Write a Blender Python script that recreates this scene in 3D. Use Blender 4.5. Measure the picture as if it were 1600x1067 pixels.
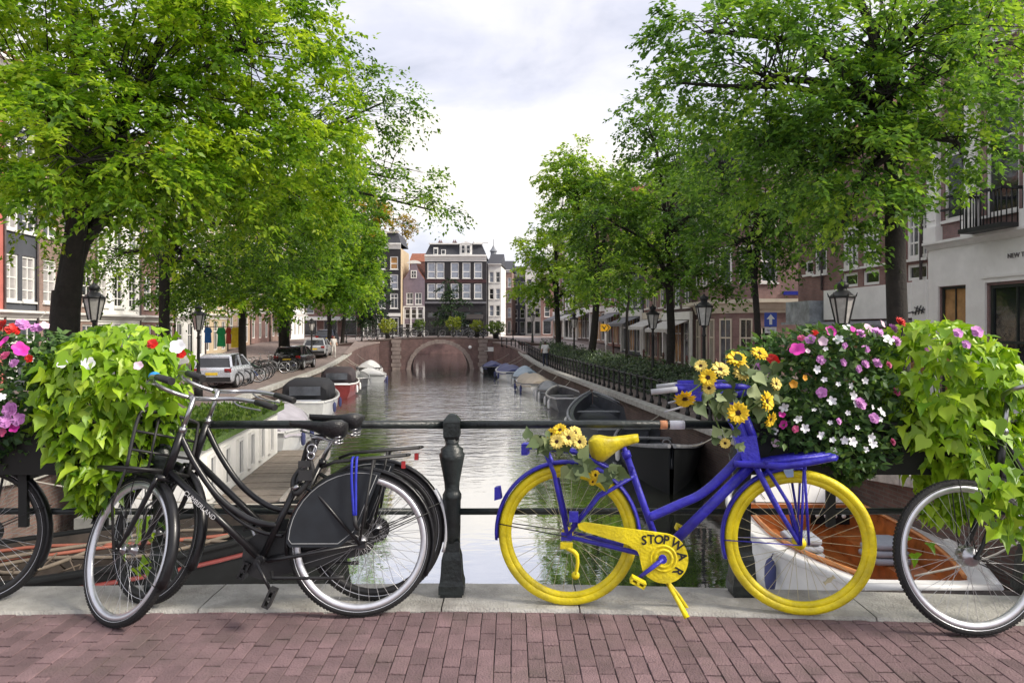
import bpy, bmesh, math, random
import numpy as np
from mathutils import Vector, Matrix, Euler

for o in list(bpy.data.objects):
    bpy.data.objects.remove(o, do_unlink=True)
scene = bpy.context.scene
COL = scene.collection
R = math.radians
PI = math.pi
rng = random.Random(7)

# ------------------------------------------------------------------ camera
CAM_Z = 1.40          # eye height above the bridge pavement
F_PX = 1155.6         # focal length in photo pixels (26 mm lens)
HOR = 513.0           # photo row of the horizon
cam_d = bpy.data.cameras.new('camera')
cam_d.sensor_width = 36.0
cam_d.lens = 26.0
cam_d.shift_y = -(533.5 - HOR) / 1600.0
cam_d.clip_start = 0.05
cam_d.clip_end = 4000
cam = bpy.data.objects.new('camera', cam_d)
cam.location = (0, 0, CAM_Z)
cam.rotation_euler = (R(90), 0, 0)
COL.objects.link(cam)
scene.camera = cam

def at(x, y, Y):
    """world point that stands at depth Y behind photo pixel (x, y)"""
    return Vector(((x - 800.0) / F_PX * Y, Y, CAM_Z - (y - HOR) / F_PX * Y))

# ------------------------------------------------------------------ sky and sun
SUN_EL, SUN_AZ = R(38), R(108)          # azimuth clockwise from +Y (view direction)
world = bpy.data.worlds.new('World')
scene.world = world
world.use_nodes = True
wn = world.node_tree.nodes
wl = world.node_tree.links
wn.clear()
w_out = wn.new('ShaderNodeOutputWorld')
w_bg = wn.new('ShaderNodeBackground')
w_bg.inputs['Strength'].default_value = 0.10
sky = wn.new('ShaderNodeTexSky')
sky.sky_type = 'NISHITA'
sky.sun_disc = False
sky.sun_elevation = SUN_EL
sky.sun_rotation = SUN_AZ
sky.dust_density = 2.0
tc = wn.new('ShaderNodeTexCoord')
mp = wn.new('ShaderNodeMapping')
mp.inputs['Scale'].default_value = (1.0, 1.0, 2.6)
mp.inputs['Location'].default_value = (3.1, 0.4, 0.23)
wl.new(tc.outputs['Generated'], mp.inputs['Vector'])
def wnoise(scale, detail, rough, dist):
    n = wn.new('ShaderNodeTexNoise')
    n.inputs['Scale'].default_value = scale
    n.inputs['Detail'].default_value = detail
    n.inputs['Roughness'].default_value = rough
    n.inputs['Distortion'].default_value = dist
    wl.new(mp.outputs['Vector'], n.inputs['Vector'])
    return n
def wramp(stops):
    r = wn.new('ShaderNodeValToRGB')
    e = r.color_ramp.elements
    while len(e) < len(stops):
        e.new(0.5)
    for k, (p, c) in enumerate(stops):
        e[k].position = p
        e[k].color = (c[0], c[1], c[2], 1)
    return r
n1 = wnoise(2.4, 7, 0.52, 0.5)
r1 = wramp([(0.36, (4.1, 4.2, 4.9)), (0.45, (5.4, 5.4, 6.0)), (0.53, (6.0, 5.95, 6.4)), (0.63, (7.4, 6.9, 6.2))])
wl.new(n1.outputs['Fac'], r1.inputs['Fac'])
n2 = wnoise(5.5, 5, 0.55, 0.2)
r2 = wramp([(0.35, (0.86, 0.87, 0.90)), (0.62, (1.03, 1.02, 1.0))])
wl.new(n2.outputs['Fac'], r2.inputs['Fac'])
mul = wn.new('ShaderNodeMix'); mul.data_type = 'RGBA'; mul.blend_type = 'MULTIPLY'
mul.inputs[0].default_value = 1.0
wl.new(r1.outputs['Color'], mul.inputs[6]); wl.new(r2.outputs['Color'], mul.inputs[7])
mixs = wn.new('ShaderNodeMix'); mixs.data_type = 'RGBA'
mixs.inputs[0].default_value = 0.86      # cloud cover over the clear sky
wl.new(sky.outputs['Color'], mixs.inputs[6]); wl.new(mul.outputs[2], mixs.inputs[7])
wl.new(mixs.outputs[2], w_bg.inputs['Color'])
wl.new(w_bg.outputs['Background'], w_out.inputs['Surface'])

sun_d = bpy.data.lights.new('sun', 'SUN')
sun_d.energy = 2.6
sun_d.angle = R(14)
sun_d.color = (1.0, 0.92, 0.80)
sun = bpy.data.objects.new('sun', sun_d)
sd = Vector((math.sin(SUN_AZ) * math.cos(SUN_EL), math.cos(SUN_AZ) * math.cos(SUN_EL), math.sin(SUN_EL)))
sun.rotation_euler = (-sd).to_track_quat('-Z', 'Y').to_euler()
sun.location = (30, 10, 30)
COL.objects.link(sun)

vs = scene.view_settings
vs.view_transform = 'Standard'
vs.look = 'None'
vs.exposure = 0.92
vs.gamma = 1.0
vs.use_curve_mapping = False
scene.cycles.max_bounces = 8
scene.cycles.diffuse_bounces = 3
scene.cycles.glossy_bounces = 3
scene.cycles.transmission_bounces = 4
scene.cycles.transparent_max_bounces = 6
scene.cycles.use_denoising = True
scene.cycles.use_adaptive_sampling = True
scene.cycles.adaptive_threshold = 0.02

# ------------------------------------------------------------------ canal frame
CA = R(5.7)
CS, CC = math.sin(CA), math.cos(CA)
def cw(v, u, z=0.0):
    """canal coordinates (v across to the right, u along) to world"""
    return Vector((v * CC - u * CS, v * CS + u * CC, z))
VL, VR = -7.3, 7.0
WATER_Z = -2.4
def quay_z(u):
    pts = [(-60, -0.12), (3.2, -0.12), (5, -0.25), (14, -1.2), (45, -1.2), (50, -1.13), (55, -1.0), (61, -0.75), (68, -0.25), (76, 0.0), (86, 0.05), (3000, 0.05)]
    for (a, za), (b, zb) in zip(pts, pts[1:]):
        if u <= b:
            return za + (zb - za) * (u - a) / (b - a)
    return 0.05

# ------------------------------------------------------------------ materials
MATS = {}
def mat(name, col, rough=0.6, metal=0.0, var=0.18, scale=6.0, bump=0.0, bscale=60.0, spec=0.5, coat=0.0, rnd=0.0, dirt=0.0, world=False):
    if name in MATS:
        return MATS[name]
    m = bpy.data.materials.new(name)
    m.use_nodes = True
    nt = m.node_tree
    N, L = nt.nodes, nt.links
    b = N['Principled BSDF']
    b.inputs['Roughness'].default_value = rough
    b.inputs['Metallic'].default_value = metal
    b.inputs['Specular IOR Level'].default_value = spec
    b.inputs['Coat Weight'].default_value = coat
    b.inputs['Coat Roughness'].default_value = 0.12
    t = N.new('ShaderNodeTexCoord')
    if world:
        t = N.new('ShaderNodeNewGeometry')
    PO = t.outputs['Position' if world else 'Object']
    n = N.new('ShaderNodeTexNoise')
    n.inputs['Scale'].default_value = scale
    n.inputs['Detail'].default_value = 6
    n.inputs['Roughness'].default_value = 0.62
    L.new(PO, n.inputs['Vector'])
    r = N.new('ShaderNodeValToRGB')
    e = r.color_ramp.elements
    lo = [max(0, c * (1 - var * 1.3)) for c in col]
    hi = [min(1, c * (1 + var)) for c in col]
    e[0].position, e[1].position = 0.3, 0.7
    e[0].color = (*lo, 1); e[1].color = (*hi, 1)
    L.new(n.outputs['Fac'], r.inputs['Fac'])
    out = r.outputs['Color']
    if rnd > 0:
        oi = N.new('ShaderNodeObjectInfo')
        mr = N.new('ShaderNodeMapRange')
        mr.inputs[3].default_value = 1 - rnd; mr.inputs[4].default_value = 1 + rnd
        L.new(oi.outputs['Random'], mr.inputs[0])
        mm = N.new('ShaderNodeMix'); mm.data_type = 'RGBA'; mm.blend_type = 'MULTIPLY'
        mm.inputs[0].default_value = 1
        L.new(out, mm.inputs[6]); L.new(mr.outputs[0], mm.inputs[7])
        out = mm.outputs[2]
    if dirt > 0:
        n3 = N.new('ShaderNodeTexNoise')
        n3.inputs['Scale'].default_value = scale * 0.37
        n3.inputs['Detail'].default_value = 8
        n3.inputs['Roughness'].default_value = 0.7
        L.new(PO, n3.inputs['Vector'])
        r3 = N.new('ShaderNodeValToRGB')
        r3.color_ramp.elements[0].position = 0.48; r3.color_ramp.elements[1].position = 0.72
        r3.color_ramp.elements[0].color = (0, 0, 0, 1)
        r3.color_ramp.elements[1].color = (dirt, dirt, dirt, 1)
        L.new(n3.outputs['Fac'], r3.inputs['Fac'])
        md = N.new('ShaderNodeMix'); md.data_type = 'RGBA'
        L.new(r3.outputs['Color'], md.inputs[0]); L.new(out, md.inputs[6])
        md.inputs[7].default_value = (0.09, 0.075, 0.06, 1)
        out = md.outputs[2]
    L.new(out, b.inputs['Base Color'])
    if rough > 0.12:
        mr2 = N.new('ShaderNodeMapRange')
        mr2.inputs[3].default_value = max(0.05, rough - 0.10); mr2.inputs[4].default_value = min(1, rough + 0.12)
        L.new(n.outputs['Fac'], mr2.inputs[0]); L.new(mr2.outputs[0], b.inputs['Roughness'])
    if bump > 0:
        n2 = N.new('ShaderNodeTexNoise')
        n2.inputs['Scale'].default_value = bscale
        n2.inputs['Detail'].default_value = 5
        L.new(PO, n2.inputs['Vector'])
        bp = N.new('ShaderNodeBump')
        bp.inputs['Strength'].default_value = bump
        bp.inputs['Distance'].default_value = 0.02
        L.new(n2.outputs['Fac'], bp.inputs['Height'])
        L.new(bp.outputs['Normal'], b.inputs['Normal'])
    MATS[name] = m
    return m

def brick_mat(name, c1, c2, mortar, bw=0.21, bh=0.065, axis='XZ', rough=0.85, mort=0.010):
    """brickwork for walls too far away to tell the bricks apart"""
    if name in MATS:
        return MATS[name]
    m = bpy.data.materials.new(name); m.use_nodes = True
    N, L = m.node_tree.nodes, m.node_tree.links
    b = N['Principled BSDF']; b.inputs['Roughness'].default_value = rough
    t = N.new('ShaderNodeTexCoord')
    sp = N.new('ShaderNodeSeparateXYZ'); cb = N.new('ShaderNodeCombineXYZ')
    L.new(t.outputs['Object'], sp.inputs[0])
    if axis == 'XY':
        L.new(sp.outputs['X'], cb.inputs['X']); L.new(sp.outputs['Y'], cb.inputs['Y'])
    else:
        ad = N.new('ShaderNodeMath'); ad.operation = 'ADD'
        L.new(sp.outputs['X'], ad.inputs[0]); L.new(sp.outputs['Y'], ad.inputs[1])
        L.new(ad.outputs[0], cb.inputs['X']); L.new(sp.outputs['Z'], cb.inputs['Y'])
    br = N.new('ShaderNodeTexBrick')
    br.inputs['Scale'].default_value = 1.0
    br.inputs['Mortar Size'].default_value = mort
    br.inputs['Mortar Smooth'].default_value = 0.3
    br.inputs['Brick Width'].default_value = bw
    br.inputs['Row Height'].default_value = bh
    br.inputs['Color1'].default_value = (*c1, 1); br.inputs['Color2'].default_value = (*c2, 1)
    br.inputs['Mortar'].default_value = (*mortar, 1)
    L.new(cb.outputs[0], br.inputs['Vector'])
    n = N.new('ShaderNodeTexNoise'); n.inputs['Scale'].default_value = 1.2; n.inputs['Detail'].default_value = 8
    n.inputs['Roughness'].default_value = 0.68
    L.new(t.outputs['Object'], n.inputs['Vector'])
    mr = N.new('ShaderNodeMapRange'); mr.inputs[1].default_value = 0.3; mr.inputs[2].default_value = 0.7
    mr.inputs[3].default_value = 0.62; mr.inputs[4].default_value = 1.25
    L.new(n.outputs['Fac'], mr.inputs[0])
    mm = N.new('ShaderNodeMix'); mm.data_type = 'RGBA'; mm.blend_type = 'MULTIPLY'; mm.inputs[0].default_value = 1
    L.new(br.outputs['Color'], mm.inputs[6]); L.new(mr.outputs[0], mm.inputs[7])
    L.new(mm.outputs[2], b.inputs['Base Color'])
    bp = N.new('ShaderNodeBump'); bp.inputs['Strength'].default_value = 0.5; bp.inputs['Distance'].default_value = 0.01
    bp.invert = True
    L.new(br.outputs['Fac'], bp.inputs['Height']); L.new(bp.outputs['Normal'], b.inputs['Normal'])
    MATS[name] = m
    return m

def leaf_mat(name, dark, mid, light, trans=0.45, rough=0.45, spec=0.4):
    """leaf colour from the per-leaf attribute 'tone'; lets light through"""
    if name in MATS:
        return MATS[name]
    m = bpy.data.materials.new(name); m.use_nodes = True
    N, L = m.node_tree.nodes, m.node_tree.links
    b = N['Principled BSDF']; b.inputs['Roughness'].default_value = rough
    b.inputs['Specular IOR Level'].default_value = spec
    a = N.new('ShaderNodeAttribute'); a.attribute_name = 'tone'
    oi = N.new('ShaderNodeObjectInfo')
    ad = N.new('ShaderNodeMath'); ad.operation = 'MULTIPLY_ADD'
    ad.inputs[1].default_value = 0.5; ad.inputs[2].default_value = -0.25
    L.new(oi.outputs['Random'], ad.inputs[0])
    sm = N.new('ShaderNodeMath'); sm.operation = 'ADD'
    L.new(a.outputs['Fac'], sm.inputs[0]); L.new(ad.outputs[0], sm.inputs[1])
    r = N.new('ShaderNodeValToRGB'); e = r.color_ramp.elements
    e.new(0.5)
    for k, (p, c) in enumerate([(0.05, dark), (0.5, mid), (0.95, light)]):
        e[k].position = p; e[k].color = (*c, 1)
    L.new(sm.outputs[0], r.inputs['Fac']); L.new(r.outputs['Color'], b.inputs['Base Color'])
    tr = N.new('ShaderNodeBsdfTranslucent')
    mc = N.new('ShaderNodeMix'); mc.data_type = 'RGBA'; mc.blend_type = 'MULTIPLY'; mc.inputs[0].default_value = 1
    mc.inputs[7].default_value = (1.25, 1.3, 0.55, 1)
    L.new(r.outputs['Color'], mc.inputs[6]); L.new(mc.outputs[2], tr.inputs['Color'])
    mx = N.new('ShaderNodeMixShader'); mx.inputs[0].default_value = trans
    L.new(b.outputs[0], mx.inputs[1]); L.new(tr.outputs[0], mx.inputs[2])
    L.new(mx.outputs[0], N['Material Output'].inputs['Surface'])
    MATS[name] = m
    return m

# ------------------------------------------------------------------ mesh builder
def frame_axes(d):
    d = d.normalized()
    up = Vector((0, 0, 1)) if abs(d.z) < 0.95 else Vector((1, 0, 0))
    a = d.cross(up).normalized()
    return a, a.cross(d).normalized()

class MB:
    def __init__(s, T=None):
        s.v, s.f, s.m, s.s = [], [], [], []
        s.mi = 0
        s.T = T
    def add(s, vs, fs, smooth=False):
        o = len(s.v)
        if s.T is not None:
            vs = [s.T @ Vector(p) for p in vs]
        s.v.extend([tuple(p) for p in vs])
        for f in fs:
            s.f.append([i + o for i in f]); s.m.append(s.mi); s.s.append(smooth)
        return s
    def box(s, x0, x1, y0, y1, z0, z1):
        vs = [(x0, y0, z0), (x1, y0, z0), (x1, y1, z0), (x0, y1, z0), (x0, y0, z1), (x1, y0, z1), (x1, y1, z1), (x0, y1, z1)]
        return s.add(vs, [(0, 3, 2, 1), (4, 5, 6, 7), (0, 1, 5, 4), (1, 2, 6, 5), (2, 3, 7, 6), (3, 0, 4, 7)])
    def obox(s, c, size, M=None):
        hx, hy, hz = [q / 2 for q in size]
        vs = [Vector((a, b, d)) for d in (-hz, hz) for a, b in ((-hx, -hy), (hx, -hy), (hx, hy), (-hx, hy))]
        if M is not None:
            vs = [M @ p for p in vs]
        vs = [p + Vector(c) for p in vs]
        return s.add(vs, [(0, 3, 2, 1), (4, 5, 6, 7), (0, 1, 5, 4), (1, 2, 6, 5), (2, 3, 7, 6), (3, 0, 4, 7)])
    def bar(s, a, b, w, h=None):
        a, b = Vector(a), Vector(b)
        h = h or w
        p, q = frame_axes(b - a)
        vs = []
        for c in (a, b):
            for i, j in ((-1, -1), (1, -1), (1, 1), (-1, 1)):
                vs.append(c + p * (i * w / 2) + q * (j * h / 2))
        return s.add(vs, [(0, 1, 2, 3), (7, 6, 5, 4), (0, 4, 5, 1), (1, 5, 6, 2), (2, 6, 7, 3), (3, 7, 4, 0)])
    def tube(s, pts, r, n=8, cap=True, smooth=True, flat=1.0):
        pts = [Vector(p) for p in pts]
        k = len(pts)
        rs = r if isinstance(r, (list, tuple)) else [r] * k
        d0 = (pts[1] - pts[0])
        a, b = frame_axes(d0)
        vs, fs = [], []
        for i in range(k):
            if i == 0: d = pts[1] - pts[0]
            elif i == k - 1: d = pts[-1] - pts[-2]
            else: d = (pts[i + 1] - pts[i - 1])
            d.normalize()
            a = (a - d * a.dot(d)).normalized()
            b = d.cross(a).normalized()
            for j in range(n):
                t = 2 * PI * j / n
                vs.append(pts[i] + a * (math.cos(t) * rs[i]) + b * (math.sin(t) * rs[i] * flat))
        for i in range(k - 1):
            for j in range(n):
                q = (j + 1) % n
                fs.append((i * n + j, i * n + q, (i + 1) * n + q, (i + 1) * n + j))
        s.add(vs, fs, smooth)
        if cap:
            o = len(s.v) - len(vs)
            s.f.append([o + j for j in range(n)][::-1]); s.m.append(s.mi); s.s.append(False)
            s.f.append([o + (k - 1) * n + j for j in range(n)]); s.m.append(s.mi); s.s.append(False)
        return s
    def ring(s, c, R_, r, n=40, m=10, axis='Y', a0=0.0, a1=2 * PI, rb=None):
        """torus (or arc of one) about an axis; r radial half size, rb axial half size"""
        rb = rb or r
        full = abs(a1 - a0 - 2 * PI) < 1e-6
        k = n if full else n + 1
        vs, fs = [], []
        for i in range(k):
            t = a0 + (a1 - a0) * i / n
            for j in range(m):
                p = 2 * PI * j / m
                rr = R_ + r * math.cos(p); h = rb * math.sin(p)
                x, z = rr * math.cos(t), rr * math.sin(t)
                q = (x, h, z) if axis == 'Y' else ((x, z, h) if axis == 'Z' else (h, x, z))
                vs.append((c[0] + q[0], c[1] + q[1], c[2] + q[2]))
        for i in range(n):
            i2 = (i + 1) % k
            for j in range(m):
                j2 = (j + 1) % m
                fs.append((i * m + j, i * m + j2, i2 * m + j2, i2 * m + j))
        return s.add(vs, fs, True)
    def lathe(s, prof, n=16, c=(0, 0, 0), axis='Z', smooth=True, sq=False):
        vs, fs = [], []
        for r, h in prof:
            for j in range(n):
                t = 2 * PI * (j + 0.5) / n
                x, y = r * math.cos(t), r * math.sin(t)
                if sq:
                    q = max(abs(math.cos(t)), abs(math.sin(t))); x /= q; y /= q
                p = (x, y, h) if axis == 'Z' else ((x, h, y) if axis == 'Y' else (h, x, y))
                vs.append((c[0] + p[0], c[1] + p[1], c[2] + p[2]))
        k = len(prof)
        for i in range(k - 1):
            for j in range(n):
                q = (j + 1) % n
                fs.append((i * n + j, i * n + q, (i + 1) * n + q, (i + 1) * n + j))
        fs.append(tuple(range(n))[::-1]); fs.append(tuple((k - 1) * n + j for j in range(n)))
        return s.add(vs, fs, smooth)
    def prism(s, poly, y0, y1, axis='Y', smooth=False):
        """2D outline extruded; axis Y: outline in XZ, axis Z: outline in XY, axis X: outline in YZ"""
        n = len(poly)
        def P(a, b, h):
            return (a, h, b) if axis == 'Y' else ((a, b, h) if axis == 'Z' else (h, a, b))
        vs = [P(a, b, y0) for a, b in poly] + [P(a, b, y1) for a, b in poly]
        fs = [tuple(range(n)), tuple(range(2 * n - 1, n - 1, -1))]
        fs += [(i, n + i, n + (i + 1) % n, (i + 1) % n) for i in range(n)]
        return s.add(vs, fs, smooth)
    def loft(s, secs, closed=True, cap=True, smooth=True):
        """list of point rings with equal counts"""
        n = len(secs[0]); vs = [p for sec in secs for p in sec]; fs = []
        for i in range(len(secs) - 1):
            for j in range(n if closed else n - 1):
                q = (j + 1) % n
                fs.append((i * n + j, i * n + q, (i + 1) * n + q, (i + 1) * n + j))
        s.add(vs, fs, smooth)
        if cap and closed:
            o = len(s.v) - len(vs)
            s.f.append([o + j for j in range(n)][::-1]); s.m.append(s.mi); s.s.append(False)
            s.f.append([o + (len(secs) - 1) * n + j for j in range(n)]); s.m.append(s.mi); s.s.append(False)
        return s
    def mesh(s, name, mats):
        me = bpy.data.meshes.new(name)
        me.from_pydata(s.v, [], s.f)
        for m in (mats if isinstance(mats, (list, tuple)) else [mats]):
            me.materials.append(m)
        me.polygons.foreach_set('material_index', s.m)
        me.polygons.foreach_set('use_smooth', s.s)
        bm = bmesh.new(); bm.from_mesh(me)
        bmesh.ops.recalc_face_normals(bm, faces=bm.faces[:])
        bm.to_mesh(me); bm.free()
        me.update()
        return me
    def build(s, name, mats, parent=None, loc=None, rot=None):
        return link(name, s.mesh(name, mats), parent, loc, rot)

def link(name, me, parent=None, loc=None, rot=None, M=None):
    o = bpy.data.objects.new(name, me)
    COL.objects.link(o)
    if parent is not None:
        o.parent = parent
    if M is not None:
        o.matrix_basis = M
    if loc is not None:
        o.location = loc
    if rot is not None:
        o.rotation_euler = rot
    return o
def empty(name, loc=(0, 0, 0), rz=0.0):
    o = bpy.data.objects.new(name, None)
    COL.objects.link(o)
    o.empty_display_size = 0.2
    o.location = loc
    o.rotation_euler = (0, 0, rz)
    return o
def tag(o, label=None, cat=None, group=None, kind=None):
    if label: o['label'] = label
    if cat: o['category'] = cat
    if group: o['group'] = group
    if kind: o['kind'] = kind
    return o
def copy_tree(o, parent=None):
    c = o.copy(); COL.objects.link(c)
    if parent is not None:
        c.parent = parent
    for ch in o.children:
        copy_tree(ch, c)
    return c

def text_mesh(txt, size, mat_, extrude=0.001, shear=0.0, align='CENTER', bold=0.0):
    cu = bpy.data.curves.new('lettering', 'FONT')
    cu.body = txt; cu.size = size; cu.extrude = extrude; cu.offset = bold; cu.shear = shear
    cu.align_x = align; cu.align_y = 'CENTER'; cu.resolution_u = 3
    ob = bpy.data.objects.new('lettering', cu)
    COL.objects.link(ob)
    dg = bpy.context.evaluated_depsgraph_get()
    me = bpy.data.meshes.new_from_object(ob.evaluated_get(dg))
    bpy.data.objects.remove(ob, do_unlink=True)
    me.materials.clear(); me.materials.append(mat_)
    return me

# ------------------------------------------------------------------ leaves in bulk
def rot_from(ax, nrm):
    """rotation matrices (n,3,3): local x along ax, local z near nrm"""
    x = ax / np.linalg.norm(ax, axis=1, keepdims=True)
    z = nrm - x * np.sum(nrm * x, axis=1, keepdims=True)
    z /= np.maximum(np.linalg.norm(z, axis=1, keepdims=True), 1e-6)
    y = np.cross(z, x)
    return np.stack([x, y, z], axis=2)
LEAF_TREE = (np.array([(0, 0, 0), (0.42, 0.27, 0.07), (1, 0, -0.1), (0.42, -0.27, 0.07), (0.5, 0, -0.02)], float), [(0, 4, 1), (1, 4, 2), (0, 3, 4), (3, 2, 4)])
LEAF_FAR = (np.array([(0, 0, 0), (0.5, 0.3, 0.06), (1, 0, -0.06), (0.5, -0.3, 0.06)], float), [(0, 3, 1), (1, 3, 2)])
LEAF_HEART = (np.array([(0, 0, 0), (-0.12, 0.22, 0.03), (0.05, 0.42, 0.05), (0.32, 0.44, 0.03), (0.62, 0.2, 0.0), (1.0, 0, -0.14),
                        (0.62, -0.2, 0.0), (0.32, -0.44, 0.03), (0.05, -0.42, 0.05), (-0.12, -0.22, 0.03), (0.32, 0, -0.05), (0.65, 0, -0.07)], float),
              [(0, 10, 2, 1), (10, 3, 2), (10, 11, 4, 3), (11, 5, 4), (0, 9, 8, 10), (10, 8, 7), (10, 7, 6, 11), (11, 6, 5)])
LEAF_LOBED = (np.array([(0, 0, 0), (-0.10, 0.20, 0.02), (0.02, 0.50, 0.08), (0.30, 0.24, 0.01), (0.55, 0.20, 0.03), (1.05, 0, -0.16),
                        (0.55, -0.20, 0.03), (0.30, -0.24, 0.01), (0.02, -0.50, 0.08), (-0.10, -0.20, 0.02), (0.30, 0, -0.06), (0.62, 0, -0.08)], float),
              [(0, 10, 2, 1), (10, 3, 2), (10, 11, 4, 3), (11, 5, 4), (0, 9, 8, 10), (10, 8, 7), (10, 7, 6, 11), (11, 6, 5)])
def leaf_mesh(name, tmpl, pos, rotm, scl, tone, material, smooth=True):
    tv, tf = tmpl
    n, k = len(pos), len(tv)
    V = np.einsum('nij,kj->nki', rotm, tv) * scl[:, None, None] + pos[:, None, :]
    V = V.reshape(-1, 3)
    lens = [len(f) for f in tf]
    flat = np.concatenate([np.array(f) for f in tf])
    idx = (flat[None, :] + (np.arange(n) * k)[:, None]).reshape(-1)
    tot = np.tile(np.array(lens), n)
    start = np.concatenate([[0], np.cumsum(tot)[:-1]])
    me = bpy.data.meshes.new(name)
    me.vertices.add(n * k); me.vertices.foreach_set('co', V.astype(np.float32).ravel())
    me.loops.add(len(idx)); me.loops.foreach_set('vertex_index', idx.astype(np.int32))
    me.polygons.add(len(tot)); me.polygons.foreach_set('loop_start', start.astype(np.int32))
    me.polygons.foreach_set('loop_total', tot.astype(np.int32))
    me.polygons.foreach_set('use_smooth', np.full(len(tot), smooth))
    at_ = me.attributes.new('tone', 'FLOAT', 'POINT')
    at_.data.foreach_set('value', np.repeat(tone, k).astype(np.float32))
    me.materials.append(material)
    me.update(calc_edges=True)
    return me

# ================================================================== SETTING
m_stone = mat('kerb_stone', (0.42, 0.41, 0.38), 0.85, var=0.25, scale=5, bump=0.6, bscale=90, rnd=0.08, dirt=0.6)
m_paver = mat('brick_paver', (0.182, 0.117, 0.124), 0.8, var=0.20, scale=7, bump=0.6, bscale=110, rnd=0.20, dirt=0.55, world=True)
m_joint = mat('sandy_joint', (0.055, 0.043, 0.042), 0.95, var=0.3, scale=30, bump=0.4)
m_quaybrick = brick_mat('quay_wall_brick', (0.10, 0.06, 0.05), (0.14, 0.085, 0.07), (0.12, 0.11, 0.10))
m_ground = brick_mat('street_clinker', (0.20, 0.155, 0.145), (0.25, 0.195, 0.18), (0.12, 0.10, 0.09), 0.22, 0.08, 'XY')
m_road = mat('pale_road', (0.30, 0.26, 0.25), 0.85, var=0.12, scale=1.5, bump=0.3, bscale=40)
m_iron = mat('railing_paint', (0.016, 0.022, 0.022), 0.38, var=0.4, scale=14, bump=0.25, bscale=50, spec=0.5)
m_iron2 = mat('quay_fence_paint', (0.013, 0.014, 0.015), 0.5, var=0.3)

def rect_strip(name, us, v0, v1, zf, m, parent=None, dz=0.0):
    mb = MB()
    vs = []
    for u in us:
        for v in (v0, v1):
            p = cw(v, u, zf(u) + dz); vs.append(p)
    fs = [(2 * i, 2 * i + 1, 2 * i + 3, 2 * i + 2) for i in range(len(us) - 1)]
    mb.add(vs, fs)
    return mb.build(name, m, parent)

US = [-60, 3.2, 5, 8, 11, 14, 20, 30, 45, 50, 55, 58, 61, 64, 68, 72, 76, 86, 112, 200, 1800]
g = rect_strip('ground_left', US, -900, VL, quay_z, m_ground); tag(g, kind='structure')
g = rect_strip('ground_right', US, VR, 900, quay_z, m_ground); tag(g, kind='structure')
g = rect_strip('ground_far', [112, 200, 1800], VL, VR, quay_z, m_ground); tag(g, kind='structure')
g = rect_strip('road_right', [u for u in US if 3 < u < 250], 10.4, 14.3, quay_z, m_road, dz=0.006); tag(g, kind='structure')
g = rect_strip('road_far', [84, 112], VL - 30, VL, quay_z, m_road, dz=0.006); tag(g, kind='structure')

def quay_wall(name, v, sgn):
    mb = MB(); vs = []
    us = [u for u in US if u <= 112]
    for u in us:
        vs += [cw(v, u, quay_z(u) - 0.002), cw(v - sgn * 0.05, u, -3.4)]
    mb.add(vs, [(2 * i, 2 * i + 1, 2 * i + 3, 2 * i + 2) for i in range(len(us) - 1)])
    w = mb.build(name, m_quaybrick); tag(w, kind='structure')
    sm = MB(); sm.box(-0.22, 0.17, 0.006, 1.194, -0.12, 0.045)
    me = sm.mesh('coping_stone', m_stone)
    u = 8.0
    while u < 67:
        z0, z1 = quay_z(u), quay_z(u + 1.2)
        o = link('coping_stone', me, w, cw(v + sgn * 0.06, u, z0 + rng.uniform(0, 0.008)))
        o.rotation_euler = (math.atan2(z1 - z0, 1.2), 0, CA)
        u += 1.2
    return w
quay_wall('quay_wall_left', VL, -1)
quay_wall('quay_wall_right', VR, 1)
mb = MB(); mb.add([cw(VL, 112, 0.05), cw(VR, 112, 0.05), cw(VR, 112, -3.4), cw(VL, 112, -3.4)], [(0, 1, 2, 3)])
tag(mb.build('quay_wall_far', brick_mat('far_quay_brick', (0.16, 0.085, 0.085), (0.2, 0.11, 0.105), (0.14, 0.12, 0.11))), kind='structure')

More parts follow.
